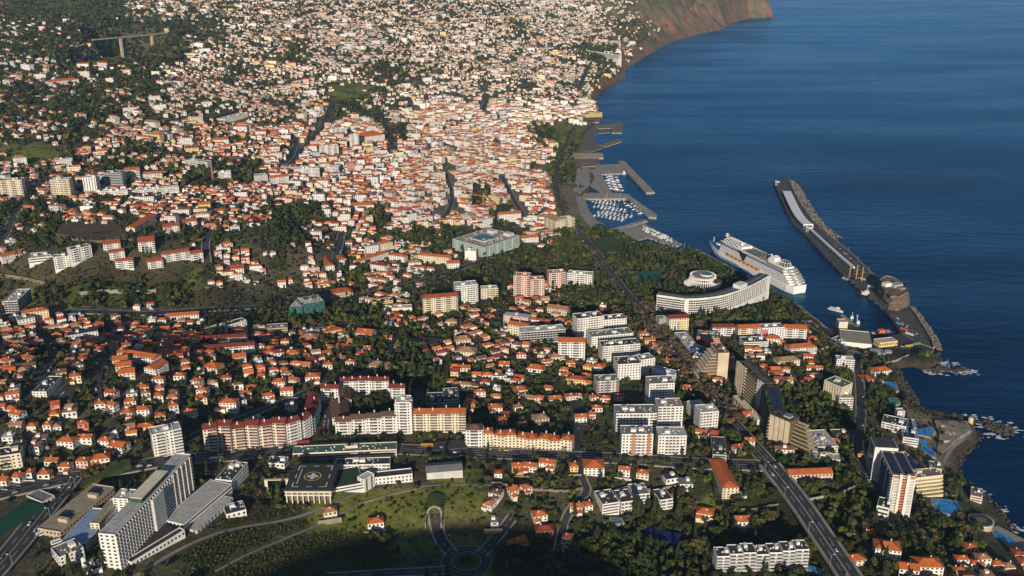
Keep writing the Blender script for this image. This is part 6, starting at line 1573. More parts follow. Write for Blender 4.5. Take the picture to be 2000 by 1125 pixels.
REFS_OK = {"pink paired tower left of the wooded villas": "the pink paired towers", "low white modern flats with green glass fins": "the flats with green glass fins", "grey flats with brown vertical stripes": "the brown-striped grey flats",
 "long white block of deep horizontal balconies": "the long balcony block", "white balcony block with two orange stripes on the main road": "the orange-striped balcony block", "cream block with blue and yellow mural below the curved hotel": "the mural block",
 "large orange hip-roofed manor with cream front": "the orange-roofed manor", "big white villa with orange hip roof beside the steep lane": "the big villa on the steep lane", "modern white villa with stacked terraces, second of four": "the modern white villas",
 "dark green glass office with slanted roof": "the green glass office", "beige long office with striped roof left of the round trees": "the beige striped-roof office", "orange-roofed flats, back of the horseshoe": "the horseshoe flats", "upper white range with crimson roof": "the crimson-roofed ranges",
 "long white house with orange roof on the ravine edge": "the ravine-edge long house", "grey flat-roofed supermarket with car park": "the grey supermarket", "white square flats with red roof between the zigzag rows": "the zigzag red-roofed flats", "white hotel with dark speckled roof and square windows": "the speckled-roof hotel",
 "low white hotel with long orange roof and balconies": "the long orange-roofed hotel", "white terraced hotel with green roof lawn above the sea pool": "the green-lawn hotel", "long orange-roofed guest house with gabled bays by the viaduct": "the gabled guest house", "yellow office block near the boulevard": "the yellow office",
 "white stepped flats with round-arched top floors": "the stepped cream flats", "white flats with green glazed top, front of the hillside pair": "the green-topped hillside flats", "red-roofed seminary with many windows": "the red-roofed seminary", "white office": "", "white modern office with dark glass end beside the ravine": "the dark-glass office",
 "white school with red roofs on the lower town edge": "the red-roofed school", "rambling cream manor with brown tiled roofs": "the rambling manor"}
for nm_, lab, u1, v1, u2, v2, h, d, wl, rc, fr_ in L_:
    rf = 'flat' if rc in ('lgrey', 'grey', 'dgrey', 'sand', 'white', 'green', 'blue', 'teal') or (nm_ in ('apartment_tower',)) else ('hip' if nm_ in ('villa', 'villa_hotel', 'office', 'seaside_house', 'church', 'palace') else 'gable')
    cat = {'apartment_block': 'apartment block', 'apartment_tower': 'apartment tower', 'hotel_block': 'hotel', 'shop_block': 'shops', 'villa_hotel': 'hotel', 'seaside_house': 'house', 'green_office': 'office'}.get(nm_, nm_)
    kw = {}
    if nm_ == 'green_office': kw = dict(win=M_GREENGLASS)
    RR, ff, LL, HH, oo = block(nm_, lab, u1, v1, u2, v2, h, d, wall=wl, roof=rf, roofc=rc, front=fr_, side='win' if fr_ != 'curtain' else 'curtain', cat=cat, group=GB, ref=REFS_OK.get(lab), **kw)
    if 'two orange stripes' in lab:
        for q in (.33, .82):
            b = MB(); b.box(ff, LL * q, LL * q + 2.6, -1.9, -.02, -1, HH + .4); b.build("orange_stripe", paint('stripe_orange', (.50, .20, .10)), RR, oo)
    if 'mural' in lab and 'cream block' in lab:
        for q, c in ((.40, (.22, .38, .62)), (.55, (.78, .48, .08))):
            b = MB(); b.box(ff, LL * q, LL * (q + .13), -.2, -.02, 1.5, HH * .78); b.build("mural_panel", paint('mural_%d' % int(q * 100), c), RR, oo)
    if 'pink stripe panel' in lab:
        b = MB(); b.box(ff, LL * .02, LL * .3, -.25, -.02, 1, HH * .85); b.build("pink_panel", paint('pink_panel', (.55, .15, .20)), RR, oo)
    if nm_ == 'church':
        b = MB(); b.box(ff, 2, 7, 1, 6, HH, HH + 11); b.build("bell_tower", wallm('white'), RR, oo)
        b = MB(); roof_shape(b, lambda a, c_, z: ff(a + 2, c_ + 1, z), 5, 5, HH + 11, 'hip', slope=1.2); b.build("spire", roofm('white'), RR, oo)
    if 'brown vertical stripes' in lab:
        for q in (0, .45, .9):
            b = MB(); b.box(ff, LL * q, LL * q + 2.5, -1.8, -.02, -1, HH + .2); b.build("brown_stripe", wallm('brown'), RR, oo)
# modern grey-and-white row at the bottom right
rowblock("modern_flats", "modern white and dark grey flats at bottom right", lerp_pts((1398, 1116), (1576, 1112), 7), [28, 32, 34, 30, 33, 36, 38], 13, wall='white', roofc='dgrey', front='balc', side='blank', balc='lightgrey', cat='apartment block', rr='the modern grey flats')
# glass mall
def mall():
    R, fr, L, H, o = block("shopping_mall", "pale green glass shopping mall with stepped terraces and a sunken courtyard", 885, 487, 946, 504, 19, 92, 5, 'palegreen', 'flat', 'sand', 'balc', 'balc', 'shopping mall', balc='palegreen', win=M_GREENGLASS, ref='the pale green glass mall')
    b = MB(); b.box(fr, L * .25, L * .75, 22, 58, H + .06, H + 1.6); q = b.build("courtyard_rim", wallm('lightgrey'), R, o)
    b = MB(); b.box(fr, L * .28, L * .72, 24, 56, H + 1.2, H + 1.65); b.build("courtyard_glass", M_GREENGLASS, R, o)
    for a, c in ((.25, 68), (.7, 74)):
        b = MB(); b.box(fr, L * a, L * a + 14, c, c + 12, H, H + 5.5); b.build("roof_house", wallm('lightgrey'), R, o)
mall()
# port
def port():
    block("fish_hall", "large port warehouse with grey and tan roof beside the tanks", 1642, 674, 1702, 680, 11, 46, 2, 'white', 'flat', 'sand', 'blank', 'blank', 'warehouse', z0=4.0, clutter=False, ref='the big port warehouse')
    block("ice_tower", "square concrete tower at the port warehouse", 1637, 648, 1654, 648, 15, 12, 3, 'cream', 'flat', 'lgrey', 'blank', 'slit', 'tower', z0=4.0, clutter=False)
    block("warehouse", "saw-toothed white shed left of the port warehouse", 1612, 664, 1642, 675, 8, 30, 2, 'white', 'flat', 'grey', 'slit', 'blank', 'warehouse', z0=4.0)
    block("warehouse", "small yellow shed with grey roof on the port", 1717, 680, 1752, 676, 9, 14, 1, 'yellow', 'flat', 'lgrey', 'win', 'win', 'warehouse', z0=4.0, clutter=False)
    block("warehouse", "white port office with angled roof at the quay end", 1568, 634, 1592, 634, 6, 14, 1, 'white', 'flat', 'lgrey', 'band', 'win', 'warehouse', z0=4.5)
    for u, v, r, h, nm_ in ((1711, 694, 9, 7, "wide grey"), (1724, 696, 4, 5, "small left"), (1734, 692, 5, 5.5, "small right")):
        x, y = flat(u, v, 4); m = MB(); m.cyl(x, y, 4, 4 + h, r, r, 28); m.cyl(x, y, 4 + h, 4 + h + r * .12, r, .5, 28)
        tag(m.build("fuel_tank", M_METAL, None, (x, y, 4)), f"{nm_} round fuel tank beside the port warehouse", "tank", "port fuel tanks")
    # rock fort on the breakwater
    pix = [(1712, 578), (1722, 592), (1735, 603), (1752, 605), (1770, 598), (1775, 588), (1768, 574), (1750, 562), (1728, 556), (1714, 566)]
    pts = [flat(u, v, 5) for u, v in pix]; cx, cy = sum(p[0] for p in pts) / 10, sum(p[1] for p in pts) / 10
    R = root("rock_fort", (cx, cy, 5), "brown rock stack with a small white fort on the breakwater", "fort"); o = (cx, cy, 5.0); LAND.append(("the rock fort on the breakwater", cx, cy))
    rr = random.Random(2); m = MB(); rings = []
    for k, (z, s) in enumerate(((4, 1.08), (9, 1.0), (14, .97), (19, .9), (22, .86))):
        ring = []
        for i in range(20):
            a, b = pts[i // 2], pts[(i // 2 + 1) % 10]; p = a if i % 2 == 0 else ((a[0] + b[0]) / 2, (a[1] + b[1]) / 2)
            q = s + rr.uniform(-.08, .08); ring.append((cx + (p[0] - cx) * q, cy + (p[1] - cy) * q, z + rr.uniform(-1, 1) if 0 < k < 4 else z))
        rings.append(ring)
    for k in range(4):
        for i in range(20): m.poly((rings[k][i], rings[k][(i + 1) % 20], rings[k + 1][(i + 1) % 20], rings[k + 1][i]))
    m.poly(rings[4]); m.build("rock", paint('fort_rock', (.26, .19, .13), .95, .6, .12), R, o)
    for a, b, w, d, h, c in ((-8, 8, 12, 9, 6, 'white'), (6, 6, 16, 12, 5, 'grey'), (10, -6, 10, 8, 3, 'stone')):
        f = frame(cx + a, cy + b, 22, .93, .36); m = MB(); m.box(f, -w / 2, w / 2, -d / 2, d / 2, -3, h); m.build("fort_house", wallm(c), R, o)
    f = frame(cx, cy, 22, 1, 0); m = MB(); w_ = rings[4]
    for i in range(20):
        a, b = w_[i], w_[(i + 1) % 20]; m.poly((a, b, (b[0], b[1], 24), (a[0], a[1], 24)))
    m.build("rampart", wallm('stone'), R, o)
    # terminal on the breakwater: long low white hall bending with the mole, and a covered gangway
    pl = smooth_line([flat(u, v, 5) for u, v in ((1536, 380), (1545, 400), (1556, 422), (1566, 436), (1578, 446))], 2); nm = normals(pl); oz = (*pl[4], 5.0)
    R = root("ship_terminal", oz, "long bent white passenger terminal on the breakwater", "terminal"); LAND.append(("the white breakwater terminal", *pl[4]))
    m = MB(); g = MB(); W = 9.0; n = len(pl)
    def pt(k, q, z): return (pl[k][0] + nm[k][0] * q, pl[k][1] + nm[k][1] * q, z)
    for k in range(n - 1):
        m.poly((pt(k, -W, 13), pt(k + 1, -W, 13), pt(k + 1, W, 13), pt(k, W, 13)))
        for s in (-W, W): m.poly((pt(k, s, 11), pt(k + 1, s, 11), pt(k + 1, s, 13), pt(k, s, 13))); g.poly((pt(k, s * .94, 5), pt(k + 1, s * .94, 5), pt(k + 1, s * .94, 11), pt(k, s * .94, 11)))
    for k in (0, n - 1): m.poly((pt(k, -W, 11), pt(k, W, 11), pt(k, W, 13), pt(k, -W, 13))); g.poly((pt(k, -W * .94, 5), pt(k, W * .94, 5), pt(k, W * .94, 11), pt(k, -W * .94, 11)))
    m.build("roof", M_PAINTW, R, oz); g.build("glass_wall", M_BLUEGLASS, R, oz)
    m = MB(); k = n - 1
    for s in (-W, W): m.bar(pt(k, s, 5), pt(k, s, 13.4), 1.4)
    m.bar(pt(k, -W, 13.2), pt(k, W, 13.2), 1.2); m.bar(pt(k, -W, 7), pt(k, W, 7), 1.0); m.build("end_frame", M_PAINTW, R, oz)
    pl2 = [flat(u, v, 9) for u, v in ((1580, 447), (1610, 475), (1640, 502), (1667, 525))]; o2 = (*pl2[1], 5.0)
    R = root("covered_gangway", o2, "long thin white covered gangway along the breakwater", "gangway")
    m = MB(); nm2 = normals(pl2)
    for k in range(3):
        a, b = pl2[k], pl2[k + 1]; d = math.hypot(b[0] - a[0], b[1] - a[1]); f = frame(a[0], a[1], 5, (b[0] - a[0]) / d, (b[1] - a[1]) / d); q = MB(); q.box(f, 0, d - .05, -2, 2, 4.5, 7.8, bottom=True); q.build("tube", M_PAINTW, R, o2)
        for j in range(4): q = MB(); q.box(f, d * (j + .3) / 4, d * (j + .3) / 4 + .6, -1.2, 1.2, 0, 4.5); q.build("post", M_METAL, R, o2)
    # sea wall along the outer edge
    rp = [flat(u, v, 5) for u, v in BW_R]
    R = root("sea_wall", (*rp[4], 5.0), "dark parapet wall along the breakwater's outer edge", "wall"); o3 = (*rp[4], 5.0)
    for a, b in list(zip(rp[:-1], rp[1:])):
        d = math.hypot(b[0] - a[0], b[1] - a[1]); f = frame(a[0], a[1], 5, (b[0] - a[0]) / d, (b[1] - a[1]) / d); m = MB(); m.box(f, 0, d, -.6, .9, -.5, 3.2); m.build("wall_segment", M_CONC, R, o3)
    # quay wall below the cliff road
    p = [flat(u, v, 8) for u, v in ((1676, 706), (1700, 712), (1720, 712), (1752, 704), (1774, 694))]
    R = root("cliff_wall", (*p[2], 4), "pale retaining wall along the port road bend", "wall")
    for a, b in zip(p[:-1], p[1:]):
        d = math.hypot(b[0] - a[0], b[1] - a[1]); f = frame(a[0], a[1], 4, (b[0] - a[0]) / d, (b[1] - a[1]) / d); m = MB(); m.box(f, 0, d, -.5, .5, -4, 5.5); m.build("wall_segment", M_CONC, R, (*p[2], 4))
    x, y, z = P(1895, 826); m = MB(); m.cyl(x, y, z - 2, z + 6, 3.2, 2.7, 12); R = root("watch_turret", (x, y, z), "small round yellow turret on the garden point", "turret"); m.build("wall", wallm('yellow'), R, (x, y, z)); m = MB(); m.cyl(x, y, z + 6, z + 7.2, 3.1, 1.0, 12); m.build("roof", wallm('cream'), R, (x, y, z)); LAND.append(("the yellow turret on the garden point", x, y))
port()
# far valley bridge
def valley_bridge():
    a = np.array(flat(200, 75, 221)); b = np.array(flat(322, 62, 224)); L = float(np.hypot(*(b - a))); d = (b - a) / L
    o = (*((a + b) / 2), 200.0)
    R = root("valley_bridge", o, "slender motorway bridge on two tall piers across the far ravine", "bridge"); LAND.append(("the far ravine bridge", o[0], o[1]))
    fr = frame(a[0], a[1], 221, d[0], d[1])
    m = MB(); m.box(fr, -40, L + 6, -6, 6, -3.6, 0, bottom=True); m.build("deck", M_CONC, R, o)
    for u in (.27, .77):
        x, y = a + d * L * u; z = float(zt(x, y)); m = MB(); m.box(frame(x, y, 0, d[0], d[1]), -4.2, 4.2, -3.4, 3.4, z - 4, 217.4); m.build("pier", wallm('tan'), R, o)
    x, y = b + d * 6; f = frame(x, y, 221, d[0], d[1])
    R2 = root("bridge_portal", (x, y, 221), "yellow tunnel portal at the far end of the ravine bridge", "tunnel portal")
    m = MB(); m.box(f, 0, 6, -9, 9, 6, 14, bottom=True); m.box(f, 0, 6, -9, -5, -12, 6); m.box(f, 0, 6, 5, 9, -12, 6); m.build("frame", wallm('yellow'), R2, (x, y, 221))
valley_bridge()
# thin tall things
def chimney():
    x, y, z = P(416, 352); R = root("brick_chimney", (x, y, z), "tall thin red brick factory chimney among dark trees", "chimney"); m = MB(); m.cyl(x, y, z - 1, z + 34, 2.2, 1.3, 10); m.build("shaft", paint('brick', (.42, .17, .10)), R, (x, y, z)); m = MB(); m.cyl(x, y, z + 34, z + 35.5, 1.8, 1.8, 10); m.build("cap", paint('brick', (.42, .17, .10)), R, (x, y, z))
chimney()
def tower_crane(u, v, h, label, col, az):
    x, y, z = P(u, v); R = root("tower_crane", (x, y, z), label, "crane"); o = (x, y, z); mt = paint('crane_' + col, {'yellow': (.62, .42, .06), 'orange': (.60, .26, .05)}[col]); f = frame(x, y, z, math.cos(az), math.sin(az))
    m = MB(); m.box(f, -.7, .7, -.7, .7, -1, h); m.build("mast", mt, R, o); m = MB(); m.box(f, -10, 34, -.5, .5, h, h + 1.2, bottom=True); m.build("jib", mt, R, o); m = MB(); m.bar(f(0, 0, h), f(0, 0, h + 6), .8); m.bar(f(0, 0, h + 6), f(25, 0, h + 1.2), .3); m.bar(f(0, 0, h + 6), f(-9, 0, h + 1.2), .3); m.build("tie", mt, R, o); m = MB(); m.box(f, -9.5, -6.5, -1, 1, h - 2, h, bottom=True); m.build("counterweight", M_CONC, R, o)
tower_crane(944, 412, 30, "orange tower crane beside the park at the town edge", 'orange', 2.6)
tower_crane(852, 84, 26, "yellow tower crane on the far slope", 'yellow', .4)
tower_crane(616, 386, 26, "yellow tower crane in the middle of the old town", 'yellow', 1.9)
tower_crane(1690, 912, 14, "small orange crane beside the seaside tower forecourt", 'orange', .1)
# sports courts and lawns
for nm_, pix, mt in (("tennis_court", [(1238, 538), (1292, 534), (1294, 556), (1244, 558)], M_COURT), ("tennis_court", [(1258, 1028), (1330, 1050), (1322, 1072), (1260, 1060)], paint('court_blue', (.015, .03, .16), .8, .3, .1)), ("park_lawn", [(1158, 478), (1190, 470), (1220, 484), (1214, 498), (1176, 496)], paint('lawn', (.055, .09, .025), .95, .4, .05)),
                    ("car_park", [(792, 660), (850, 664), (872, 668), (860, 676), (800, 672)], M_ASPHALT), ("car_park", [(630, 800), (650, 795), (645, 845), (626, 850)], M_ASPHALT), ("car_park", [(96, 786), (130, 752), (155, 755), (140, 790)], M_ASPHALT), ("car_park", [(1685, 925), (1698, 922), (1712, 960), (1700, 965)], M_ASPHALT),
                    ("bus_station", [(815, 868), (905, 866), (912, 880), (820, 882)], M_ASPHALT), ("allotments", [(120, 440), (235, 440), (250, 462), (180, 470), (110, 462)], paint('bare_field', (.13, .095, .055), .95, .5, .06))):
    sheet(nm_, pix, mt, .3, thick=5)

# villas picked out one by one: base pixel, width (px), height (m), roof, wall
HV = """1014 770 28 5 o w;1010 803 18 5 f w;1052 828 30 6 T c;1020 838 20 5 d w;1050 728 36 5 o w;1082 788 26 5 o w;1112 782 20 5 o w;1137 782 22 5 o w;1158 784 16 5 o w;1183 786 22 5 o w;1210 783 20 5 r w;1166 805 22 5 o w;1133 825 25 6 o w;1155 818 14 5 o w;1105 740 20 5 o p;1148 742 17 5 o w;1115 716 19 5 o y;1082 705 26 5 f w;1017 700 20 5 o w;1064 714 20 5 o w;1257 660 21 6 o w;1268 672 22 6 o y;1281 683 18 6 o w;1287 692 20 6 f c;1303 714 20 6 o w;1325 734 18 5 o w;1343 768 24 6 o w
640 687 20 6 o w;672 684 28 5 r w;720 688 20 5 o w;707 699 23 5 o w;666 706 19 5 o w;686 714 19 5 o w;609 747 30 7 o w;543 756 27 6 o w;557 773 26 6 o w;520 783 25 6 o w;575 752 20 6 o w;757 668 20 6 o w;882 636 24 6 f w;900 673 32 7 T p;913 696 42 6 T c;747 728 48 7 T p;935 775 25 6 o w;967 806 30 6 o w;982 830 17 6 o c;986 720 22 5 o w;603 668 38 6 f R;717 664 36 9 o w;860 640 18 5 f w;690 655 16 5 o w;640 720 20 5 o w
35 824 26 7 o w;192 802 21 7 o w;219 805 21 7 o w;250 795 23 6 o w;247 818 24 6 o w;275 812 34 6 o w;218 779 24 6 r w;275 767 24 6 o w;308 753 24 7 o w;350 748 23 8 o w;385 755 21 6 o w;396 775 23 7 o w;335 785 22 5 o w;372 815 24 5 o w;447 805 36 10 o w;477 778 25 6 o w;462 706 27 6 o w;417 728 36 6 o c
32 943 24 5 o w;84 937 25 5 o w;55 934 14 5 o w;100 912 27 5 o w;125 922 25 5 o w;162 915 26 7 o p;190 910 36 7 o c;205 873 24 6 o w;233 885 34 6 o w;130 875 36 6 o w;165 868 30 6 o w;5 950 20 5 o w
1125 1006 26 7 o w;1146 1000 17 6 o w;1050 1021 30 6 o w;1062 1049 38 5 r R;1112 1062 20 5 o w;1222 932 24 7 o w;1258 937 26 6 o c;1120 922 17 6 o y;1073 916 33 6 o w;1037 922 33 6 o w;1010 924 24 7 o R;1340 961 28 7 G w;1382 1016 36 5 o c;1449 1031 33 5 o w;1308 945 30 5 D w;730 1033 34 5 o w;1668 1107 40 6 o c;1740 1092 52 9 o w;1815 1126 58 9 o w;1780 1130 40 8 o w;1630 872 22 6 o w;1465 872 20 6 o w;1440 885 20 6 r w;1700 1050 22 4 r w;640 1010 28 4 f c;965 1030 16 3 G w"""
RK = dict(o='orange', f='faded', T='tan', d='darkred', r='red', G='grey', D='dgrey'); WK = dict(w='white', c='cream', p='pink', y='yellow', R='rose')
for k, s in enumerate(HV.replace("\n", ";").split(";")):
    u, v, w, h, rc, wc = s.split(); x, y, z = P(float(u), float(v)); ww = float(w) * mpp(x, y, z) * .92; rr = random.Random(k)
    d = max(8, ww * rr.uniform(.6, .9)); az = rr.uniform(-.35, .35)
    x -= -math.sin(az) * d / 2; y += math.cos(az) * d / 2
    house_at(x, y, az, ww, min(d, 16), float(h), 'flat' if rc in 'GD' else rr.choice(('hip', 'hip', 'gable')), RK[rc], WK[wc], True)
    fr = house_fr(HOUSES[-1]); take_poly([fr(-2, -2, 0), fr(ww + 2, -2, 0), fr(ww + 2, d + 2, 0), fr(-2, d + 2, 0)])

# ------------------------------------------------------------------ trees set by hand, as the photograph shows them
def set_trees():
    r = random.Random(12)
    def at(u, v, R, kind='round', col='dark', h=None):
        x, y, z = P(u, v); plant(x, y, R, kind, col, h)
    _, pl, nm, _h = ROADS['avenue']
    for k in range(6, len(pl) - 6):
        x, y = pl[k]; u, v = topix(x, y, 48)
        if 585 < v < 850:
            for off in (-11.5, -6.8, 6.8, 11.5):
                if r.random() < .7: plant(x + nm[k][0] * off + r.uniform(-1, 1), y + nm[k][1] * off + r.uniform(-2, 2), r.uniform(3.8, 5.2), 'round', r.choice(('purple', 'purple', 'bare')), 10)
    _, pl, nm, _h = ROADS['coastal']
    for k in range(1, len(pl) - 1):
        for off in (-8.5, 8.5):
            if r.random() < .5: plant(pl[k][0] + nm[k][0] * off, pl[k][1] + nm[k][1] * off, r.uniform(4, 5.5), 'round', r.choice(('dark', 'olive', 'bare', 'dark')), 9)
    for u, v in ((588, 648), (606, 640), (660, 636), (672, 630), (684, 634), (734, 632), (746, 626), (572, 640)): at(u, v, r.uniform(6.5, 8.5), 'round', r.choice(('olive', 'bright')), 14)
    for u, v in ((1246, 1012), (1286, 1024), (1278, 1012), (1324, 1020), (1240, 1006)): at(u, v, r.uniform(9, 12), 'conifer', 'conifer')
    for u, v in ((873, 745), (848, 735), (806, 722), (810, 735), (900, 640), (858, 738), (944, 735)): at(u, v, r.uniform(7, 10), 'cypress', 'cypress')
    for u, v in ((1285, 520), (1232, 520), (1295, 525), (1298, 575), (1222, 495), (1228, 512), (1260, 570), (1100, 482), (1112, 476), (1165, 580), (1170, 595)): at(u, v, r.uniform(10, 13), 'cypress', 'cypress')
    for u, v in ((1180, 520), (1200, 528), (1192, 516), (1205, 520), (1330, 520), (1345, 515), (1320, 525), (1350, 530), (1248, 500), (1258, 505), (1366, 530), (1270, 512), (1150, 505), (1130, 500), (1108, 498), (1425, 556), (1440, 560), (1455, 563), (1470, 566), (1430, 545), (1415, 540), (1400, 560)): at(u, v, r.uniform(7, 10), 'round', r.choice(('olive', 'bright', 'dark', 'dark')), 13)
    for u, v in ((1075, 510), (1085, 515), (1140, 490), (1160, 500), (1240, 548), (1220, 540), (1310, 548), (1405, 632), (1390, 628), (1365, 640)): at(u, v, r.uniform(6, 8), 'round', 'bare', 11)
    for u, v in ((705, 800), (720, 795), (735, 802), (748, 795), (715, 812), (732, 815), (752, 810), (698, 790), (760, 805), (726, 788), (742, 786)): at(u, v, r.uniform(5, 6.5), 'round', r.choice(('dark', 'dark', 'olive')), 11)
    for k in range(14):     # palms of the main road
        at(1188 + k * 15 + r.uniform(-3, 3), 906 + k * .9 + r.uniform(-1, 1), r.uniform(3.2, 4), 'palm' if k % 3 == 0 else 'round', 'palm' if k % 3 == 0 else 'olive', 9 if k % 3 == 0 else 8)
    for u, v in ((1788, 806), (1800, 812), (1810, 815), (1816, 816), (1824, 818), (1834, 820), (1850, 826), (1860, 822), (1874, 826), (1845, 835), (1858, 846), (1835, 850), (1800, 850), (1880, 838), (1690, 812), (1694, 826), (1685, 840), (1780, 800), (1720, 800), (1340, 1075), (1284, 1085), (61, 912), (70, 918), (8, 926), (1621, 690), (1030, 896), (1103, 902), (1873, 940), (1880, 955), (1866, 965)): at(u, v, r.uniform(3.0, 4.2), 'palm', 'palm', r.uniform(7, 10))
    for u, v in ((1122, 1080), (1145, 1072), (1160, 1085), (1185, 1090), (1200, 1100), (1225, 1085), (1240, 1062), (1255, 1070), (1235, 1110), (1130, 1105), (1118, 1095), (1260, 1105), (1355, 1075), (1370, 1070), (1385, 1080), (1560, 1065), (1575, 1070), (1585, 1080), (1640, 1070), (1655, 1080), (1680, 1090), (1710, 1110), (1725, 1118), (1750, 1115), (1600, 960), (1585, 965), (1612, 975), (1660, 940), (1670, 950), (1850, 1035), (1830, 1030), (1880, 1040), (1890, 1000), (1440, 940), (1450, 950), (1430, 930), (1345, 1040), (1480, 970), (1470, 955), (1400, 1050), (1500, 1060), (1520, 1075)): at(u, v, r.uniform(4.5, 7), 'round', r.choice(('dark', 'olive', 'olive', 'bright')), 11)
    for u, v in ((165, 930), (180, 926), (195, 924), (172, 936), (205, 920), (188, 932), (230, 912)): at(u, v, r.uniform(3, 4.5), 'round', r.choice(('olive', 'bare')), 7)
PLANTED.append(set_trees)
def banana_field():
    """low broad-leaved banana plants in rows over the terraces: too many to count"""
    rng = np.random.default_rng(31); Q = []; C = []
    base = [crown_cloud(rng, 11, .52, 4, 'palm') for _ in range(8)]
    base = []
    for _ in range(8):
        n = 9; th = rng.uniform(0, 6.283, n); el = rng.uniform(.2, 1.1, n); d = np.stack([np.cos(th) * np.cos(el), np.sin(th) * np.cos(el), np.sin(el)], 1); s = np.stack([-np.sin(th), np.cos(th), np.zeros(n)], 1)
        c = d * .55; base.append(np.stack([c - d * .5 - s * .12, c - s * .22, c + d * .6 + s * .05 - np.array([0, 0, .25]), c + s * .22], 1))
    x0, y0, x1, y1 = -330, 500, 40, 860
    for gx in np.arange(x0, x1, 3.1):
        for gy in np.arange(y0, y1, 3.1):
            x, y = gx + rng.uniform(-.9, .9), gy + rng.uniform(-.9, .9); z = float(zt(x, y)); u, v = topix(x, y, z)
            if not (0 < u < 800 and 980 < v < 1150) or use_of(u + rng.uniform(-20, 20), v + rng.uniform(-10, 10)) != 'b' or taken(x, y) or rng.random() < .12: continue
            b = base[rng.integers(0, 8)]; a = rng.uniform(0, 6.28); M = np.array([[math.cos(a), -math.sin(a), 0], [math.sin(a), math.cos(a), 0], [0, 0, 1]]) * rng.uniform(1.7, 2.6)
            Q.append(b @ M.T + np.array([x, y, z + .6])); C.append(np.array((.062, .085, .022))[None] * rng.uniform(.7, 1.3, (len(b), 1)))
    o = link("banana_plants", quads_mesh("banana_plants", np.concatenate(Q), np.concatenate(C), M_LEAF)); o["kind"] = 'stuff'; o["label"] = "rows of banana plants on the terraces below the hospital"; o["category"] = "plants"
banana_field()

# ------------------------------------------------------------------ the town: houses on small lots, streets left open between the rows
def lots():
    r = random.Random(5); S = 250.0
    out = []
    for ci in range(-14, 4):
        for cj in range(1, 24):
            cx, cy = (ci + .5) * S, (cj + .5) * S
            if abs(cx) > .62 * cy + 400 or cy > 5700: continue
            rr = random.Random(ci * 1000 + cj)
            az = rr.uniform(-.62, .62); ca, sa = math.cos(az), math.sin(az)
            ox, oy = rr.uniform(0, 13), rr.uniform(0, 30)
            n = int(S * .75 / 12.5)
            for i in range(-n, n + 1):
                row = -S * .75
                k = 0
                while row < S * .75:
                    a = i * 12.6 + ox + rr.uniform(-1.2, 1.2); b = row + oy + rr.uniform(-.8, .8)
                    x, y = cx + a * ca - b * sa, cy + a * sa + b * ca
                    if abs(x - cx) <= S / 2 and abs(y - cy) <= S / 2: out.append((x, y, az, rr.random(), k))
                    k += 1; row += 13.0 if k % 2 else 19.5
    return out
ROOFS_H = ['orange'] * 46 + ['red'] * 16 + ['faded'] * 12 + ['darkred'] * 4 + ['brown'] * 6 + ['tan'] * 4
WALLS_H = ['white'] * 66 + ['cream'] * 16 + ['pink'] * 5 + ['yellow'] * 5 + ['lightgrey'] * 5 + ['rose'] * 2 + ['beige'] * 3
WALLS_F = ['white'] * 58 + ['cream'] * 22 + ['beige'] * 6 + ['pink'] * 8 + ['yellow'] * 5 + ['lightgrey'] * 7
def fill_town():
    r = random.Random(21)
    L = lots()
    xs = np.array([l[0] for l in L]); ys = np.array([l[1] for l in L])
    CL = fbm(xs, ys, 240, 55); zs = zt(xs, ys); sh = shore(xs, ys); uu, vv = topix(xs, ys, zs)
    for (x, y, az, q, k), z, s, u, v, cl in zip(L, zs, sh, uu, vv, CL):
        if y < 420 or s < 14 or u < -70 or u > 2060 or v < -40 or v > 1180: continue
        kk = use_of(u + r.uniform(-14, 14), v + r.uniform(-9, 9))
        pr = {'t': .16, 'h': .50, 'H': .76, 'C': .93, 'F': .0, 'p': 0, 'P': .0}.get(kk, 0)
        if v > 560: pr *= .92
        if y > 2200: pr *= .80 if kk != 'C' else .92
        if y > 1300: pr *= min(1.12, max(.12, .82 + .75 * cl))
        if q > pr or taken(x, y): continue
        if kk == 'C':
            w, d, h = r.uniform(10, 13.5), r.uniform(10.5, 14), r.choice((6, 7, 8, 9, 10, 11))
            if r.random() < .13: w, d, h = r.uniform(15, 26), r.uniform(13, 16), r.uniform(12, 18)
        else:
            w, d, h = r.uniform(7, 12.5), r.uniform(7, 10.5), r.choice((3.4, 4.2, 5.6, 6, 6.4, 7.5))
            if r.random() < .10: w = r.uniform(15, 22)
            if y > 2300: w = min(w, 18) * .92; d *= .95; h += r.choice((-.4, 0, .8))
            if r.random() < .035 and y > 1000: w, d, h = r.uniform(18, 34), r.uniform(12, 15), r.uniform(10, 16)
        if any(taken(x + a * w, y + b * d) for a in (-.45, .45) for b in (-.45, .45)): continue
        flatp = .16 if kk != 'C' else .14
        if y > 2600: flatp = .24
        big = h > 11.5
        if r.random() < flatp or (big and r.random() < .6): rf, rc = 'flat', r.choice(('lgrey', 'grey', 'white', 'sand', 'plum', 'dgrey', 'faded'))
        else: rf, rc = (r.choice(('hip', 'hip', 'hip', 'gable')), r.choice(ROOFS_H if y < 2300 or r.random() < .68 else ['faded', 'tan', 'tan', 'brown', 'red', 'faded']))
        house_at(x, y, az + r.uniform(-.1, .1), w, d, h, rf, rc, r.choice(WALLS_H if y < 2100 else WALLS_F))
        HOUSES[-1]['infill'] = True
    for s in HOUSES:
        fr = house_fr(s)
        if s.get('infill'):
            take_poly([fr(0, 0, 0), fr(s['w'], 0, 0), fr(s['w'], s['d'], 0), fr(0, s['d'], 0)], 3)
fill_town()

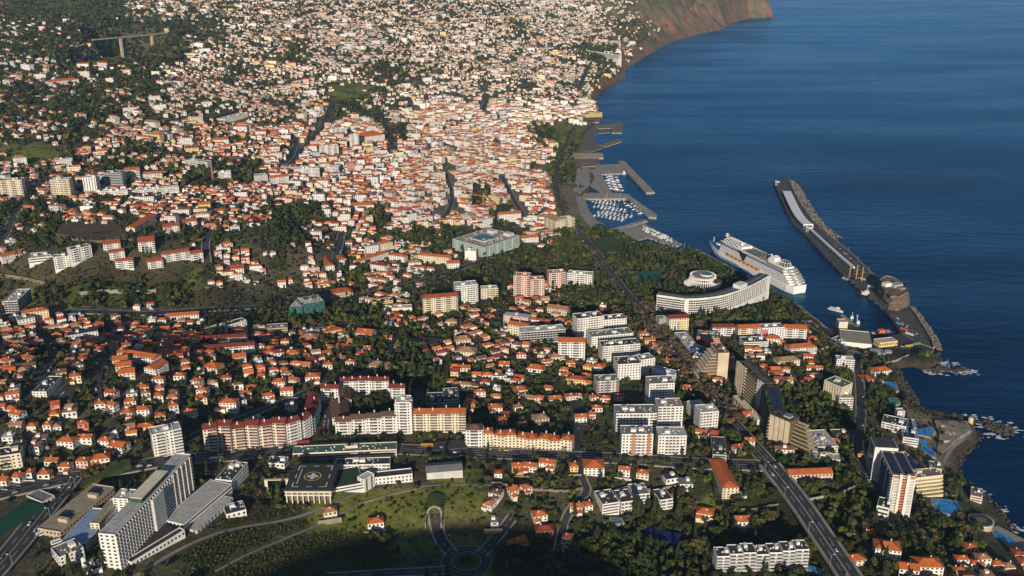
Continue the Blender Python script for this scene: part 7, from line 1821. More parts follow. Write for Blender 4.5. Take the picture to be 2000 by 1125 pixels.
def rank_labels(items, refs, noun):
    """items [(x, y)] -> (ref words, rank) that singles each one out, or None"""
    X = np.array(items); best = [None] * len(items)
    br = np.full(len(items), 999)
    for words, rx, ry in refs:
        d = np.hypot(X[:, 0] - rx, X[:, 1] - ry); order = np.argsort(d)[:20]
        for k, i in enumerate(order):
            if k < br[i]: br[i] = k; best[i] = (words, k)
    return best
RNAME = {'orange': 'bright orange', 'red': 'red-orange', 'faded': 'faded terracotta', 'darkred': 'dark red', 'brown': 'brown', 'tan': 'tan', 'lgrey': 'light grey', 'grey': 'grey', 'white': 'white', 'sand': 'sandy', 'plum': 'dull plum', 'dgrey': 'dark grey', 'teal': 'green'}
WNAME = {'lightgrey': 'pale grey', 'rose': 'dusky rose'}
def fit(*variants):
    for v in variants:
        if len(v.replace('-', ' ').split()) <= 16 and len(v.split()) <= 16: return v
    return variants[-1]
def area_of(u, v): return f"{'lower' if v > 900 else 'middle' if v > 560 else 'upper'} {'left' if u < 667 else 'centre' if u < 1333 else 'right'}"
NUM = 'leftmost,second,third,fourth,fifth,sixth,seventh,eighth,ninth,tenth,eleventh,twelfth,thirteenth,fourteenth,fifteenth,sixteenth,seventeenth,eighteenth,nineteenth,twentieth,twenty-first,twenty-second,twenty-third,twenty-fourth,twenty-fifth,twenty-sixth,twenty-seventh,twenty-eighth,twenty-ninth,thirtieth'.split(',')
def place_labels(items):
    """items [(key words, u, v)] -> words giving the place from the left within a part of the picture"""
    by = {}
    for i, (k, u, v) in enumerate(items): by.setdefault((k, area_of(u, v)), []).append((u, i))
    out = {}
    for (k, a), l in by.items():
        for n, (u, i) in enumerate(sorted(l)): out[i] = f"{NUM[min(n, 29)]}{' from the left' if n else ''} of its kind in the {a}"
    return out
def build_houses():
    dep = [depth_of(s['x'], s['y'], s['z']) for s in HOUSES]
    inview = []
    for i, s in enumerate(HOUSES):
        u, v = topix(s['x'], s['y'], s['z'] + s['h'] / 2)
        s['in'] = -5 < u < 2005 and -2 < v < 1130
        if s['in']: inview.append((0 if s['pri'] else 1, dep[i] / math.sqrt(s['w'] * s['h']), i))
    inview.sort()
    chosen = [t[2] for t in inview[:300]]
    # the street of each big thing gives every house its own description
    names = rank_labels([(s['x'], s['y']) for s in HOUSES], LAND, 'house')
    cs = set(chosen)
    lone = [i for i in chosen if not names[i]]
    pls = place_labels([(HOUSES[i]['wc'] + HOUSES[i]['rc'] + HOUSES[i]['roof'], *topix(HOUSES[i]['x'], HOUSES[i]['y'], HOUSES[i]['z'])) for i in lone]); pls = {i: pls[k] for k, i in enumerate(lone)}
    for i in chosen:
        s = HOUSES[i]
        _ = f"{WNAME.get(s['wc'], s['wc'])} {'low' if s['h'] < 4.5 else 'two-storey' if s['h'] < 8 else 'tall'} house with {RNAME[s['rc']]} {s['roof'] if s['roof'] != 'hip' else 'hipped'} roof"
        look = f"{WNAME.get(s['wc'], s['wc'])} house, {RNAME[s['rc']]} {s['roof'] if s['roof'] != 'hip' else 'hipped'} roof"
        nm = names[i]
        lab = s['label'] or (fit(f"{look}, {ORD[nm[1]]} house to {nm[0]}", f"{s['wc']} house, {RNAME[s['rc']].split()[-1]} roof, {ORD[nm[1]]} to {nm[0]}", f"{s['wc']} house, {ORD[nm[1]]} to {nm[0]}") if nm else fit(look + ", " + pls[i], f"{s['wc']} {RNAME[s['rc']].replace(' ', '-')} {s['roof']}-roofed house, {pls[i]}"))
        house_thing(s, lab, "houses with tiled roofs across the town")
    mb = MB(); r = random.Random(3); n = 0
    for i, s in enumerate(HOUSES):
        if i in cs: continue
        house_mass(mb, s, r, s['y'] < 2700); n += 1
    o = mb.build("hillside_houses", M_TINT)
    if o: o["kind"] = 'stuff'; o["label"] = "crowded white houses with orange roofs filling the town and far slopes"; o["category"] = "houses"
    print("houses", len(HOUSES), "in mass", n)
build_houses()

# ------------------------------------------------------------------ trees and bushes
TREES = []       # x, y, z, radius, height, kind, leaf colour
def plant(x, y, R, kind='round', col='dark', hgt=None, z=None): TREES.append((x, y, float(zt(x, y)) if z is None else z, R, hgt or R * 1.9, kind, col))
for f in PLANTED: f()
NPL = len(TREES)
def fill_trees():
    rng = np.random.default_rng(8); r = random.Random(4)
    N = 210000
    y = np.sqrt(rng.uniform(430 ** 2, 5300 ** 2, N)); x = rng.uniform(-.60, .56, N) * y + rng.uniform(-40, 40, N)
    keep = rng.random(N) < np.where(y < 1700, 1.0, np.where(y < 2600, .75, .62))
    # more candidates near by
    N2 = 30000
    y2 = np.sqrt(rng.uniform(430 ** 2, 1700 ** 2, N2)); x2 = rng.uniform(-.62, .58, N2) * y2
    x, y = np.concatenate([x[keep], x2]), np.concatenate([y[keep], y2])
    z = zt(x, y); s = shore(x, y); u, v = topix(x, y, z)
    ok = (s > 10) & (u > -40) & (u < 2040) & (v > -25) & (v < 1165)
    dens_ = {'F': .9, 'P': .8, 'p': .36, 't': .6, 'h': .6, 'H': .62, 'C': .16, 'g': .3, 'd': .8, 'b': .0, 'K': .08, 'q': .10}
    for X, Y, Zz, U, V in zip(x[ok], y[ok], z[ok], u[ok], v[ok]):
        k = use_of(U + r.uniform(-14, 14), V + r.uniform(-9, 9))
        if r.random() > dens_.get(k, 0): continue
        i, j = int((X - OX) / OC), int((Y - OY) / OC)
        if 0 <= i < 1500 and 0 <= j < 2000 and OCC[i, j]: continue
        R = r.uniform(2.4, 5.4) if k in 'PtF' else r.uniform(1.5, 3.8)
        if Y > 1700: R *= 1.35
        if k in 'gdK': R *= .6
        if k == 'F': R *= 1.35
        q = r.random()
        col = r.choice(('dark', 'dark', 'dark', 'olive', 'olive', 'bright')) if k != 'K' else 'olive'
        kind = 'round'
        if k in 'Pp' and q < .05: kind, col, R = 'cypress', 'cypress', r.uniform(5, 8)
        elif k in 'PpFt' and q < .11: kind, col, R = 'conifer', 'conifer', r.uniform(5, 9)
        elif q > .93: col = 'bare'
        if k == 'q' and q < .6: kind, col, R = 'palm', 'palm', r.uniform(2.6, 3.4)
        TREES.append((X, Y, Zz, R, R * 1.9 if kind != 'palm' else r.uniform(6, 9), kind, col))
fill_trees()
def fill_bushes():
    rng = np.random.default_rng(18); r = random.Random(14); N = 24000
    y = np.sqrt(rng.uniform(430 ** 2, 1150 ** 2, N)); x = rng.uniform(-.6, .56, N) * y; z = zt(x, y); u, v = topix(x, y, z); s = shore(x, y)
    for X, Y, Zz, U, V, S in zip(x, y, z, u, v, s):
        if S < 6 or not (-20 < U < 2020 and -10 < V < 1150): continue
        k = use_of(U, V)
        if r.random() > {'p': .75, 'g': .5, 'h': .5, 'H': .4, 'P': .5, 'd': .6, 'q': .3}.get(k, 0) or taken(X, Y): continue
        R = r.uniform(.7, 1.7); TREES.append((X, Y, Zz, R, R * 1.3, 'bush', r.choice(('dark', 'olive', 'olive', 'bright', 'bare'))))
fill_bushes()
VAR = {}
def variants():
    rng = np.random.default_rng(77)
    for kind, n, sz in (('round', 520, .155), ('cypress', 420, .085), ('conifer', 460, .10), ('palm', 90, .1)):
        for col in set(LEAFC):
            if (kind == 'round') == (col in ('cypress', 'conifer', 'palm')) or (kind != 'round' and kind != col): continue
            for k in range(3 if kind == 'round' else 2):
                q, t = crown_cloud(rng, n, sz, 11, kind)
                if col in ('bare', 'purple'): q, t = q[: int(n * .8)], t[: int(n * .8)]
                VAR.setdefault((kind, col), []).append(quads_mesh("crown", q, np.array(LEAFC[col])[None] * t[:, None], M_LEAF))
variants()
def trunk_mesh(kind):
    mb = MB()
    top = {'round': .55, 'cypress': .2, 'conifer': 1.6, 'palm': 1.25}[kind]
    mb.cyl(0, 0, -1.2, top - .25, .085, .05, 6)
    if kind == 'round':
        for a in range(4):
            t = a * 1.57 + .4; mb.bar((0, 0, top - .45), (.42 * math.cos(t), .42 * math.sin(t), top + .2), .05)
    return mb.mesh("trunk", M_BARK)
TRUNK = {k: trunk_mesh(k) for k in ('round', 'cypress', 'conifer', 'palm')}
def build_trees():
    T = TREES
    dep = np.array([depth_of(t[0], t[1], t[2]) for t in T])
    uv = np.array([topix(t[0], t[1], t[2] + t[4] * .5) for t in T])
    size = np.array([t[3] * (1 if t[5] == 'round' else .7) for t in T]) / dep
    size = np.where(np.array([t[5] == 'bush' for t in T]), 0, size)
    vis = (uv[:, 0] > 0) & (uv[:, 0] < 2000) & (uv[:, 1] > 0) & (uv[:, 1] < 1122)
    size = size * np.where(np.arange(len(T)) < NPL, 3.0, 1.0)
    order = np.argsort(np.where(vis, -size, 1))[:300]
    names = rank_labels([(t[0], t[1]) for t in T], LAND, 'tree')
    ch = set(int(i) for i in order)
    word = {'dark': 'dark green', 'olive': 'olive green', 'bright': 'yellow-green', 'bare': 'bare brownish', 'purple': 'leafless mauve-brown', 'cypress': 'slim', 'conifer': 'pointed', 'palm': 'tall'}
    lone = [i for i in order if not names[i]]
    pls = place_labels([(T[i][5] + T[i][6], *uv[i]) for i in lone]); pls = {i: pls[k] for k, i in enumerate(lone)}
    for n, i in enumerate(order):
        x, y, z, R, h, kind, col = T[i]
        k2 = {'round': 'broad-crowned tree', 'cypress': 'cypress', 'conifer': 'conifer', 'palm': 'palm'}[kind]
        nm = names[i]
        lab = fit(f"{word[col]} {k2}, {ORD[nm[1]]} tree to {nm[0]}", f"{k2}, {ORD[nm[1]]} tree to {nm[0]}") if nm else f"{word[col]} {k2}, {pls[i]}"
        R0 = root({'round': 'tree', 'cypress': 'cypress_tree', 'conifer': 'conifer_tree', 'palm': 'palm_tree'}[kind], (x, y, z), lab, "tree", "trees standing out in the foreground")
        zc = h - R * .8 if kind == 'round' else h if kind == 'palm' else R
        var = VAR[(kind, col)]
        c = link("crown", var[n % len(var)], R0); c.location = (0, 0, zc); sx = R * random.uniform(.9, 1.12); c.scale = (sx, R * random.uniform(.9, 1.12), R * random.uniform(.85, 1.1) if kind == 'round' else R); c.rotation_euler = (0, 0, n * 2.4)
        t_ = link("trunk", TRUNK[kind], R0); t_.scale = (R, R, max(zc, 1.0)) if kind != 'palm' else (R * .9, R * .9, zc)
    Q, Cc, rng = [], [], np.random.default_rng(13)
    pool = {}
    for i, (x, y, z, R, h, kind, col) in enumerate(T):
        if i in ch: continue
        lod = 0 if dep[i] < 900 else 1 if dep[i] < 1700 else 2
        key = (kind, lod)
        if key not in pool:
            n_, s_ = ((84, .33), (36, .46), (13, .68))[lod]
            if kind == 'palm': n_ = 60
            elif kind == 'bush': n_, s_ = 18, .55
            elif kind != 'round': n_, s_ = int(n_ * .7), s_ * .5
            pool[key] = [crown_cloud(rng, n_, s_, (9, 7, 5)[lod] if kind != 'bush' else 4, kind) for _ in range(24)]
        q, t = pool[key][i % 24]
        a = (i * 2.399) % 6.283; ca, sa = math.cos(a), math.sin(a)
        zc = h - R * .85 if kind == 'round' else h if kind == 'palm' else R * .4 if kind == 'bush' else R
        if lod == 2 and kind == 'round': zc = R * 1.0
        M = np.array([[ca, -sa, 0], [sa, ca, 0], [0, 0, 1]]) * R
        Q.append(q @ M.T + np.array([x, y, z + zc])); Cc.append(np.array(LEAFC[col])[None] * t[:, None] * (1.0 + .25 * math.sin(i * 1.7)))
    o = link("tree_mass", quads_mesh("tree_mass", np.concatenate(Q), np.concatenate(Cc), M_LEAF))
    o["kind"] = 'stuff'; o["label"] = "countless garden and woodland trees between the houses and on the slopes"; o["category"] = "trees"
    print("trees", len(T), "quads", sum(len(q) for q in Q))
build_trees()

# ------------------------------------------------------------------ boats
def hull_mesh(name, Lb, W, Hh, m, tail=.8):
    mb = MB(); st = [(-.5, tail), (-.2, 1), (.1, .95), (.35, .6), (.5, .02)]
    for s in (1, -1):
        for i in range(4):
            (t0, w0), (t1, w1) = st[i], st[i + 1]
            q = [(t0 * Lb, s * w0 * W * .3, -.3), (t1 * Lb, s * w1 * W * .3, -.3), (t1 * Lb, s * w1 * W / 2, Hh + (.25 if t1 > .3 else 0)), (t0 * Lb, s * w0 * W / 2, Hh + (.25 if t0 > .3 else 0))]
            mb.poly(q if s < 0 else q[::-1])
    for i in range(4):
        (t0, w0), (t1, w1) = st[i], st[i + 1]; mb.poly(((t0 * Lb, -w0 * W / 2, Hh - .05), (t1 * Lb, -w1 * W / 2, Hh - .05), (t1 * Lb, w1 * W / 2, Hh - .05), (t0 * Lb, w0 * W / 2, Hh - .05)))
    mb.poly(((-.5 * Lb, -W * .3 * tail, -.3), (-.5 * Lb, -W / 2 * tail, Hh), (-.5 * Lb, W / 2 * tail, Hh), (-.5 * Lb, W * .3 * tail, -.3)))
    return mb.mesh(name, m)
def boat_kit():
    k = {}
    k['hull'] = [hull_mesh("hull", 11, 3.4, 1.2, M_PAINTW), hull_mesh("hull", 9, 3.0, 1.1, M_PAINTW), hull_mesh("hull", 12, 3.6, 1.3, paint('hull_blue', (.05, .10, .22), .4, .1, .5))]
    m = MB(); m.box(ID, -2.6, 1.6, -1.0, 1.0, 1.1, 2.0); m.box(ID, -2.2, .4, -.8, .8, 2.0, 2.5); k['cabin'] = m.mesh("cabin", M_PAINTW)
    m = MB(); m.box(ID, -3.6, 2.0, -1.2, 1.2, 1.1, 2.6); m.box(ID, -3.0, .2, -1.0, 1.0, 2.6, 3.6); k['saloon'] = m.mesh("cabin", M_PAINTW)
    m = MB(); m.box(ID, -3.0, 2.1, -1.25, 1.25, 1.7, 2.3); k['glass'] = m.mesh("cabin_window", M_GLASS)
    m = MB(); m.cyl(.6, 0, 1, 14, .16, .1, 6); m.bar((.6, 0, 2.6), (-3.8, 0, 2.6), .35); k['mast'] = m.mesh("mast", M_PAINTW)
    return k
BK = boat_kit()
def boat(x, y, az, kind, label, group, z=0.0, sc=1.0):
    R = root("sail_boat" if kind == 'sail' else "motor_boat", (x, y, z), label, "boat", group); R.rotation_euler = (0, 0, az); R.scale = (sc, sc, sc)
    link("hull", BK['hull'][int(abs(x * 7)) % 3], R)
    if kind == 'sail': link("cabin", BK['cabin'], R); link("mast", BK['mast'], R)
    else: link("cabin", BK['saloon'], R); link("cabin_window", BK['glass'], R)
def marina():
    r = random.Random(6)
    rows = [("the first pontoon row below the mole", (1158, 394), (1204, 400), 13, .75), ("the second pontoon row", (1162, 403), (1224, 413), 17, .7), ("the third pontoon row", (1170, 414), (1232, 425), 16, .7), ("the fourth pontoon row", (1162, 421), (1220, 430), 15, .6),
            ("the row along the marina arm", (1224, 397), (1262, 420), 12, .3), ("the west basin's inner row", (1188, 342), (1201, 373), 12, .2), ("the west basin's outer row", (1196, 344), (1210, 374), 12, .4), ("the upper row along the mole", (1180, 391), (1224, 391), 10, .7), ("the small harbour under the park", (1262, 480), (1344, 492), 20, .7)]
    for name, a, b, n, ps in rows:
        A, B = flat(*a, 0), flat(*b, 0); d = math.atan2(B[1] - A[1], B[0] - A[0])
        if 'harbour' not in name:
            L = math.hypot(B[0] - A[0], B[1] - A[1]); m = MB(); m.box(frame(A[0], A[1], 0, math.cos(d), math.sin(d)), -3, L + 3, -1, 1, -.5, .5); tag(m.build("pontoon", M_CONC, None), f"floating pontoon of {name}", "pontoon", "marina pontoons")
        for k in range(n):
            t = (k + .5) / n; s = 1 if k % 2 else -1; x = A[0] + (B[0] - A[0]) * t - math.sin(d) * s * 7.5; y = A[1] + (B[1] - A[1]) * t + math.cos(d) * s * 7.5
            kind = 'sail' if r.random() < ps else 'motor'
            w = ('white sailing boat' if kind == 'sail' else 'white motor boat')
            boat(x, y, d + math.pi / 2 * s + r.uniform(-.06, .06), kind, f"{w}, {NUM[k] if k else 'first'} from the left in {name}", "boats in the marina", sc=r.uniform(.7, 1.1))
    for k in range(26):      # hauled out on the yard
        t = k / 25; u = 1256 + 58 * t + r.uniform(-2, 2); v = 447 + 24 * t + (2.6 if k % 2 else -2.6); x, y = flat(u, v, 3.2)
        boat(x, y, r.uniform(.4, .9), 'motor', f"white boat hauled out on the boatyard pier, {NUM[k] if k else 'first'} from its landward end", "boats on the boatyard pier", 3.6, r.uniform(.7, 1.05))
marina()
def big_boat(name, label, u, v, az, Lb, W, col, parts, z=0):
    x, y = flat(u, v, 0); R = root(name, (x, y, z), label, "boat"); R.rotation_euler = (0, 0, az)
    link("hull", hull_mesh("hull", Lb, W, W * .28, paint('hull_' + name, col, .5, .2, .3)), R)
    for nm_, b, c in parts:
        m = MB(); m.box(ID, *b) if len(b) == 6 else m.bar(b[:3], b[3:6], b[6]); link(nm_, m.mesh(nm_, paint('fit_%02d%02d%02d' % tuple(int(q * 99) for q in c), c, .6, .15, .3)), R)
wh = (.74, .74, .72)
big_boat("tall_ship", "three-masted sailing ship with ochre masts at the breakwater", 1669, 551, -.95, 46, 9, (.62, .58, .50), [("deckhouse", (-12, 6, -2.6, 2.6, 2.5, 5), wh)] + [("mast", (a, 0, 2, a, 0, 30, 1.0), (.55, .36, .12)) for a in (-11, 2, 13)] + [("yard", (a, -6, h, a, 6, h, .5), (.55, .36, .12)) for a, h in ((2, 22), (13, 20), (2, 16))])
big_boat("tugboat", "dark-hulled tug with white wheelhouse at the breakwater", 1689, 578, -.85, 30, 9, (.03, .04, .07), [("wheelhouse", (-4, 6, -3, 3, 2.5, 7), wh), ("bridge", (0, 5, -2.4, 2.4, 7, 10), wh), ("funnel", (-7, -5, -1, 1, 2.5, 8), (.5, .08, .05)), ("mast", (3, 0, 10, 3, 0, 20, .6), wh)])
big_boat("ferry", "small white passenger ferry crossing the harbour", 1632, 607, -.75, 24, 7, (.76, .76, .75), [("saloon", (-9, 6, -2.8, 2.8, 1.9, 4.4), wh), ("window_band", (-8.8, 6.1, -2.9, 2.9, 2.8, 3.7), (.05, .06, .08)), ("wheelhouse", (1, 5, -2, 2, 4.4, 6.6), wh)])
big_boat("fishing_boat", "green and white fishing boat at the inner pier", 1674, 631, 1.4, 24, 6.5, (.10, .26, .20), [("wheelhouse", (-8, -2, -2, 2, 1.8, 6), wh), ("mast", (2, 0, 1.8, 2, 0, 13, .5), wh), ("boom", (2, 0, 5, 9, 0, 9, .4), wh)])
big_boat("fishing_boat", "grey fishing boat at the tip of the inner pier", 1664, 622, 1.2, 20, 6, (.30, .31, .32), [("wheelhouse", (-6, -1, -2, 2, 1.6, 5), wh), ("mast", (2, 0, 1.6, 2, 0, 10, .4), wh)])
big_boat("work_barge", "dark work barge with an orange deckhouse in the port basin", 1726, 652, .1, 30, 11, (.04, .05, .06), [("deckhouse", (-9, 0, -4, 3, 3, 7), (.62, .16, .05)), ("bridge", (2, 8, -3, 3, 3, 6), (.15, .2, .3))])
big_boat("launch", "small launch beside the orange-house barge", 1706, 653, 2.0, 12, 4, (.05, .08, .15), [("cabin", (-2, 3, -1.2, 1.2, 1, 2.6), wh)])
big_boat("motor_yacht", "large white motor yacht moored inside the long pier", 1219, 339, 1.4, 26, 7, (.76, .76, .76), [("saloon", (-10, 5, -2.8, 2.8, 1.9, 4.6), wh), ("flybridge", (-8, 1, -2.2, 2.2, 4.6, 7), wh), ("window_band", (-9, 5.1, -2.9, 2.9, 2.8, 3.8), (.05, .06, .08))])

# ------------------------------------------------------------------ road traffic and lamps
CARC = {'white': (.75, .75, .74), 'silver': (.42, .43, .44), 'black': (.02, .02, .022), 'grey': (.14, .145, .15), 'red': (.45, .03, .02), 'blue': (.03, .07, .25), 'yellow': (.72, .46, .02)}
def car_kit():
    k = {}
    for c, rgb in CARC.items():
        m = MB(); sec = [(-2.15, .35), (-2.15, .95), (-1.0, 1.0), (1.0, .95), (2.1, .75), (2.15, .35)]
        for s in (-.88, .88): m.poly([(a, s, z) for a, z in (sec if s < 0 else sec[::-1])])
        for i in range(5): m.poly(((sec[i][0], -.88, sec[i][1]), (sec[i + 1][0], -.88, sec[i + 1][1]), (sec[i + 1][0], .88, sec[i + 1][1]), (sec[i][0], .88, sec[i][1])))
        m.poly(((-1.5, -.7, 1.45), (.35, -.7, 1.45), (.35, .7, 1.45), (-1.5, .7, 1.45)))
        k[c] = m.mesh("body", paint('car_' + c, rgb, .35, .05, .5, .5))
    m = MB(); lo = [(-2.0, .98), (1.05, .96)]; hi = [(-1.5, 1.44), (.35, 1.44)]
    for s in (-.8, .8): m.poly([(lo[0][0], s, lo[0][1]), (lo[1][0], s, lo[1][1]), (hi[1][0], s * .88, hi[1][1]), (hi[0][0], s * .88, hi[0][1])])
    for i in (0, 1): m.poly([(lo[i][0], -.8, lo[i][1]), (lo[i][0], .8, lo[i][1]), (hi[i][0], .7, hi[i][1]), (hi[i][0], -.7, hi[i][1])])
    k['glass'] = m.mesh("windows", M_GLASS)
    m = MB(); n = 8
    for s in (-.1, .1): m.poly([(.33 * math.cos(6.283 * t / n), s, .33 * math.sin(6.283 * t / n)) for t in range(n)])
    for t in range(n):
        a, b = 6.283 * t / n, 6.283 * (t + 1) / n; m.poly(((.33 * math.cos(a), -.1, .33 * math.sin(a)), (.33 * math.cos(b), -.1, .33 * math.sin(b)), (.33 * math.cos(b), .1, .33 * math.sin(b)), (.33 * math.cos(a), .1, .33 * math.sin(a))))
    k['wheel'] = m.mesh("wheel", paint('tyre', (.02, .02, .02)))
    return k
CK = car_kit(); CARS = []
def add_car(x, y, z, az, col): CARS.append((x, y, z, az, col))
def traffic():
    r = random.Random(9)
    for key, n, off in (('main', 60, (-5.5, -2.4, 2.4, 5.5)), ('avenue', 26, (-4.8, 4.8, 2)), ('viaduct', 12, (-5.5, 2.6, 5.5, -2.5)), ('hosp', 12, (-5.5, 5.5, 2.5)), ('coastal', 12, (-4, 4)), ('boulevard', 10, (-3, 3)), ('terrace', 6, (-2,)), ('street1', 12, (-5, 5)), ('left1', 6, (-2,)), ('left2', 5, (2,)), ('lane', 3, (2,)), ('ravine', 5, (-3, 3)), ('hotel', 6, (3,)), ('tunnel', 1, (2,)), ('port', 4, (2,)), ('bridge_in', 4, (2,))):
        _, pl, nm, hs = ROADS[key]
        for k in range(n):
            i = r.randint(1, len(pl) - 2); o = r.choice(off); x, y = pl[i][0] + nm[i][0] * o, pl[i][1] + nm[i][1] * o
            if any(math.hypot(x - c[0], y - c[1]) < 7 for c in CARS): continue
            add_car(x, y, float(hs[i]) + .02, math.atan2(nm[i][0], -nm[i][1]) + (0 if o < 0 else math.pi) + math.pi, r.choice(['white'] * 4 + ['silver'] * 3 + ['black'] * 3 + ['grey'] * 3 + ['red', 'blue'] + (['yellow'] if key in ('viaduct', 'main') else [])))
    for (a, b, n) in (((636, 812), (632, 845), 12), ((644, 808), (640, 842), 11), ((800, 664), (846, 667), 14), ((806, 669), (856, 673), 13), ((1690, 928), (1703, 958), 10), ((1707, 926), (1715, 955), 8), ((828, 870), (895, 868), 12), ((118, 775), (138, 758), 6), ((1660, 690), (1700, 698), 6), ((958, 880), (1010, 882), 9), ((1002, 908), (1008, 925), 5)):
        for k in range(n):
            u, v = a[0] + (b[0] - a[0]) * k / n, a[1] + (b[1] - a[1]) * k / n; x, y, z = P(u, v); add_car(x, y, z + .45, r.uniform(-.1, .1) + math.pi / 2, r.choice(['white', 'silver', 'black', 'grey', 'white', 'blue', 'red']))
    for (a, b, n, jitter) in (((1555, 372), (1580, 412), 7, 2), ((1622, 470), (1690, 530), 16, 2), ((1640, 500), (1700, 560), 7, 5), ((1745, 618), (1800, 660), 14, 6), ((1720, 668), (1800, 684), 10, 4)):
        for k in range(n):
            t = (k + r.random() * .6) / n; x, y = flat(a[0] + (b[0] - a[0]) * t + r.uniform(-jitter, jitter), a[1] + (b[1] - a[1]) * t, 5); z = 5.02 if b[1] < 662 else 4.02
            if any(math.hypot(x - c[0], y - c[1]) < 6 for c in CARS): continue
            add_car(x, y, z, r.choice((-.8, .75)) + r.uniform(-.1, .1), r.choice(['white', 'white', 'silver', 'grey', 'black', 'red', 'blue']))
    LAND.append(("the middle of the breakwater", *flat(1650, 505, 5))); LAND.append(("the port yard", *flat(1770, 650, 4)))
    names = rank_labels([(c[0], c[1]) for c in CARS], LAND, 'car')
    for i, (x, y, z, az, col) in enumerate(CARS):
        nm = names[i]
        R = root("car", (x, y, z), fit(f"{col} car, {ORD[nm[1]]} car to {nm[0]}", f"{col} car, {ORD[nm[1]]} to {nm[0]}") if nm else f"small {col} car on a town road", "car", "cars on the roads" if nm else f"{col} cars on town roads"); R.rotation_euler = (0, 0, az)
        link("body", CK[col], R); link("window", CK['glass'], R)
        for a in (-1.3, 1.35):
            for s in (-.8, .8): w = link("wheel", CK['wheel'], R); w.location = (a, s, .33)
traffic()
def bus(u, v, az, rgb, label, L=11.5):
    x, y, z = P(u, v); z += .4; R = root("bus", (x, y, z), label, "bus"); R.rotation_euler = (0, 0, az)
    m = MB(); m.box(ID, -L / 2, L / 2, -1.25, 1.25, .4, 3.1, bottom=True); link("body", m.mesh("body", paint('bus_%d' % int(u), rgb, .4, .1, .4)), R)
    m = MB()
    for s in (-1.27, 1.27): m.poly(((-L / 2 + .4, s, 1.5), (L / 2 - .4, s, 1.5), (L / 2 - .4, s, 2.6), (-L / 2 + .4, s, 2.6)))
    link("window", m.mesh("window", M_GLASS), R)
    for a in (-L * .3, L * .32):
        for s in (-1.1, 1.1): w = link("wheel", CK['wheel'], R); w.location = (a, s, .45); w.scale = (1.4, 1.4, 1.4)
bus(424, 900, .12, (.72, .72, .70), "white bus on the main road left of the helipad"); bus(834, 873, .02, (.70, .36, .04), "orange and yellow bus at the bus station"); bus(1428, 826, .9, (.65, .30, .05), "orange bus on the avenue by the terraced hotel"); bus(592, 868, .2, (.5, .04, .03), "red bus below the crimson-roofed flats")
bus(81, 1046, .8, (.74, .74, .72), "white delivery lorry beside the tan clinic", 7); bus(110, 1062, .7, (.74, .74, .72), "white lorry parked at the tan clinic corner", 7); bus(1450, 970, -1.1, (.72, .72, .72), "white coach beside the orange-roofed manor", 9)
def lamps():
    for key, step, side in (('viaduct', 5, -9.5), ('main', 9, 10), ('hosp', 7, -9.5), ('tunnel', 4, 6)):
        _, pl, nm, hs = ROADS[key]; k0 = 0
        for i in range(3, len(pl) - 2, step):
            x, y = pl[i][0] + nm[i][0] * side, pl[i][1] + nm[i][1] * side; z = float(hs[i]); k0 += 1
            wd = {'viaduct': 'viaduct', 'main': 'main road', 'hosp': 'hospital road', 'tunnel': 'tunnel road'}[key]
            R = root("street_lamp", (x, y, z), f"grey street lamp on the {wd}, {NUM[k0 - 1] if k0 > 1 else 'first'} along it", "street lamp", f"lamps of the {wd}"); s = -1 if side > 0 else 1
            m = MB(); m.cyl(x, y, z - .5, z + 9, .16, .1, 6); m.build("pole", M_METAL, R, (x, y, z)); m = MB(); m.bar((x, y, z + 8.9), (x + nm[i][0] * 2.4 * s, y + nm[i][1] * 2.4 * s, z + 9.3), .16); m.build("arm", M_METAL, R, (x, y, z)); m = MB(); m.bar((x + nm[i][0] * 1.8 * s, y + nm[i][1] * 1.8 * s, z + 9.2), (x + nm[i][0] * 3 * s, y + nm[i][1] * 3 * s, z + 9.3), .4); m.build("lamp_head", M_PAINTW, R, (x, y, z))
lamps()

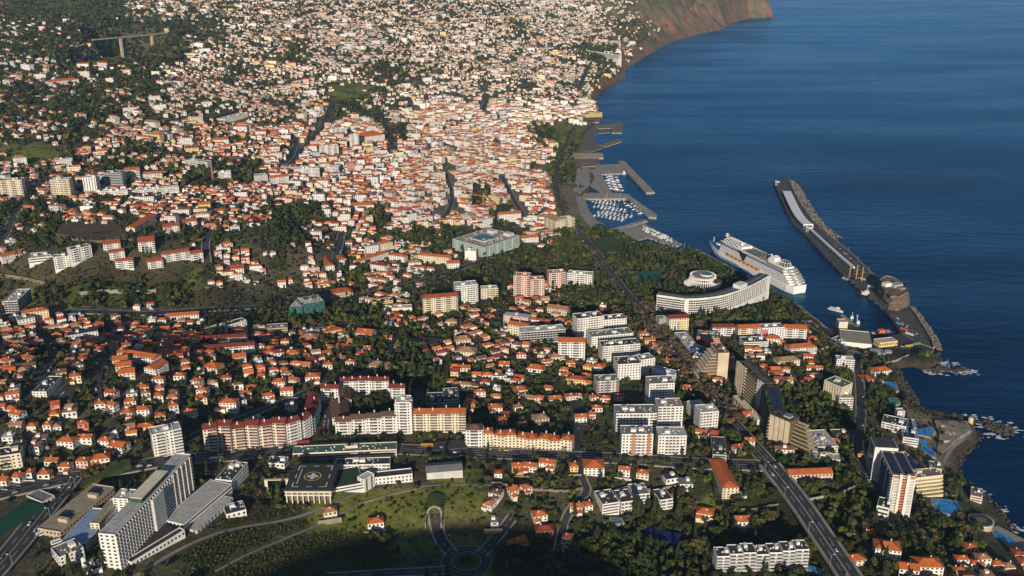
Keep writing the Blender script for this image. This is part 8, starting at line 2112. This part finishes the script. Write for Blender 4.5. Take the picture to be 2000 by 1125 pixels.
def quay_fittings():
    bw = bpy.data.objects["breakwater"]; L_ = dens([flat(u, v, 5) for u, v in BW_L], 17)
    m = MB(); m.box(ID, -1.1, 1.1, -.9, .9, -2.6, .7, bottom=True); me = m.mesh("fender", paint('rubber', (.03, .03, .03)))
    for i, (x, y) in enumerate(L_[1:-1]): f = link("fender", me, bw, (x - .6, y - .5, 4.4))
    m = MB(); m.cyl(0, 0, 0, 9, .14, .1, 6); m.box(ID, -1, 1, -.3, .3, 9, 9.5, bottom=True); me = m.mesh("light_mast", M_METAL)
    for i, (x, y) in enumerate(dens([flat(u, v, 5) for u, v in BW_R[1:8]], 42)[1:]): link("light_mast", me, bw, (x - 3, y - 2, 5))
    r = random.Random(8)
    for k, (u, v, az, c, w) in enumerate(((1757, 634, -.9, (.10, .22, .45), 'blue'), (1766, 645, -.9, (.55, .10, .05), 'red'), (1776, 654, -.9, (.62, .60, .56), 'pale grey'), (1790, 672, .3, (.12, .30, .20), 'green'), (1775, 676, .3, (.60, .35, .06), 'ochre'), (1702, 562, -.9, (.6, .6, .58), 'white'), (1683, 546, -.9, (.5, .5, .5), 'light grey'))):
        x, y = flat(u, v, 4.5); z = 5.0 if v < 662 else 4.0
        m = MB(); f = frame(x, y, z, math.cos(az), math.sin(az)); m.box(f, -6, 6, -1.25, 1.25, .1, 2.7); tag(m.build("shipping_container", paint('container_' + w.replace(' ', '_'), c, .6, .25, .4), None, (x, y, z)), f"{w} shipping container on the port quay", "container", "containers on the port")
    for k, (u, v, w) in enumerate(((1516, 362, "at the tip of"), (1576, 453, "beside the terminal on"))):
        x, y = flat(u, v, 5); R = root("boarding_gangway", (x, y, 5), f"white boarding gangway tower {w} the breakwater", "gangway")
        for dx in (-1.6, 1.6):
            for dy in (-2, 2): m = MB(); m.bar((x + dx, y + dy, 5), (x + dx, y + dy, 15), .5); m.build("leg", M_PAINTW, R, (x, y, 5))
        m = MB(); m.box(frame(x, y, 5, .5, -.86), -3, 9, -1.2, 1.2, 8, 10.6, bottom=True); m.build("bridge_tube", M_PAINTW, R, (x, y, 5))
quay_fittings()

# ------------------------------------------------------------------ the air
def haze():
    m = bpy.data.materials.new('haze'); m.use_nodes = True; n, l = m.node_tree.nodes, m.node_tree.links
    for q in list(n):
        if q.type == 'BSDF_PRINCIPLED': n.remove(q)
    v = n.new("ShaderNodeVolumePrincipled"); v.inputs["Color"].default_value = (.44, .66, 1.0, 1); v.inputs["Density"].default_value = HAZE; v.inputs["Anisotropy"].default_value = 0.2
    l.new(v.outputs[0], n["Material Output"].inputs["Volume"])
    b = MB(); b.box(ID, -9500, 46000, -21000, 71000, -14, 640, bottom=True); o = b.build("haze", m); o["kind"] = 'stuff'
HAZE = 3.6e-5
haze()
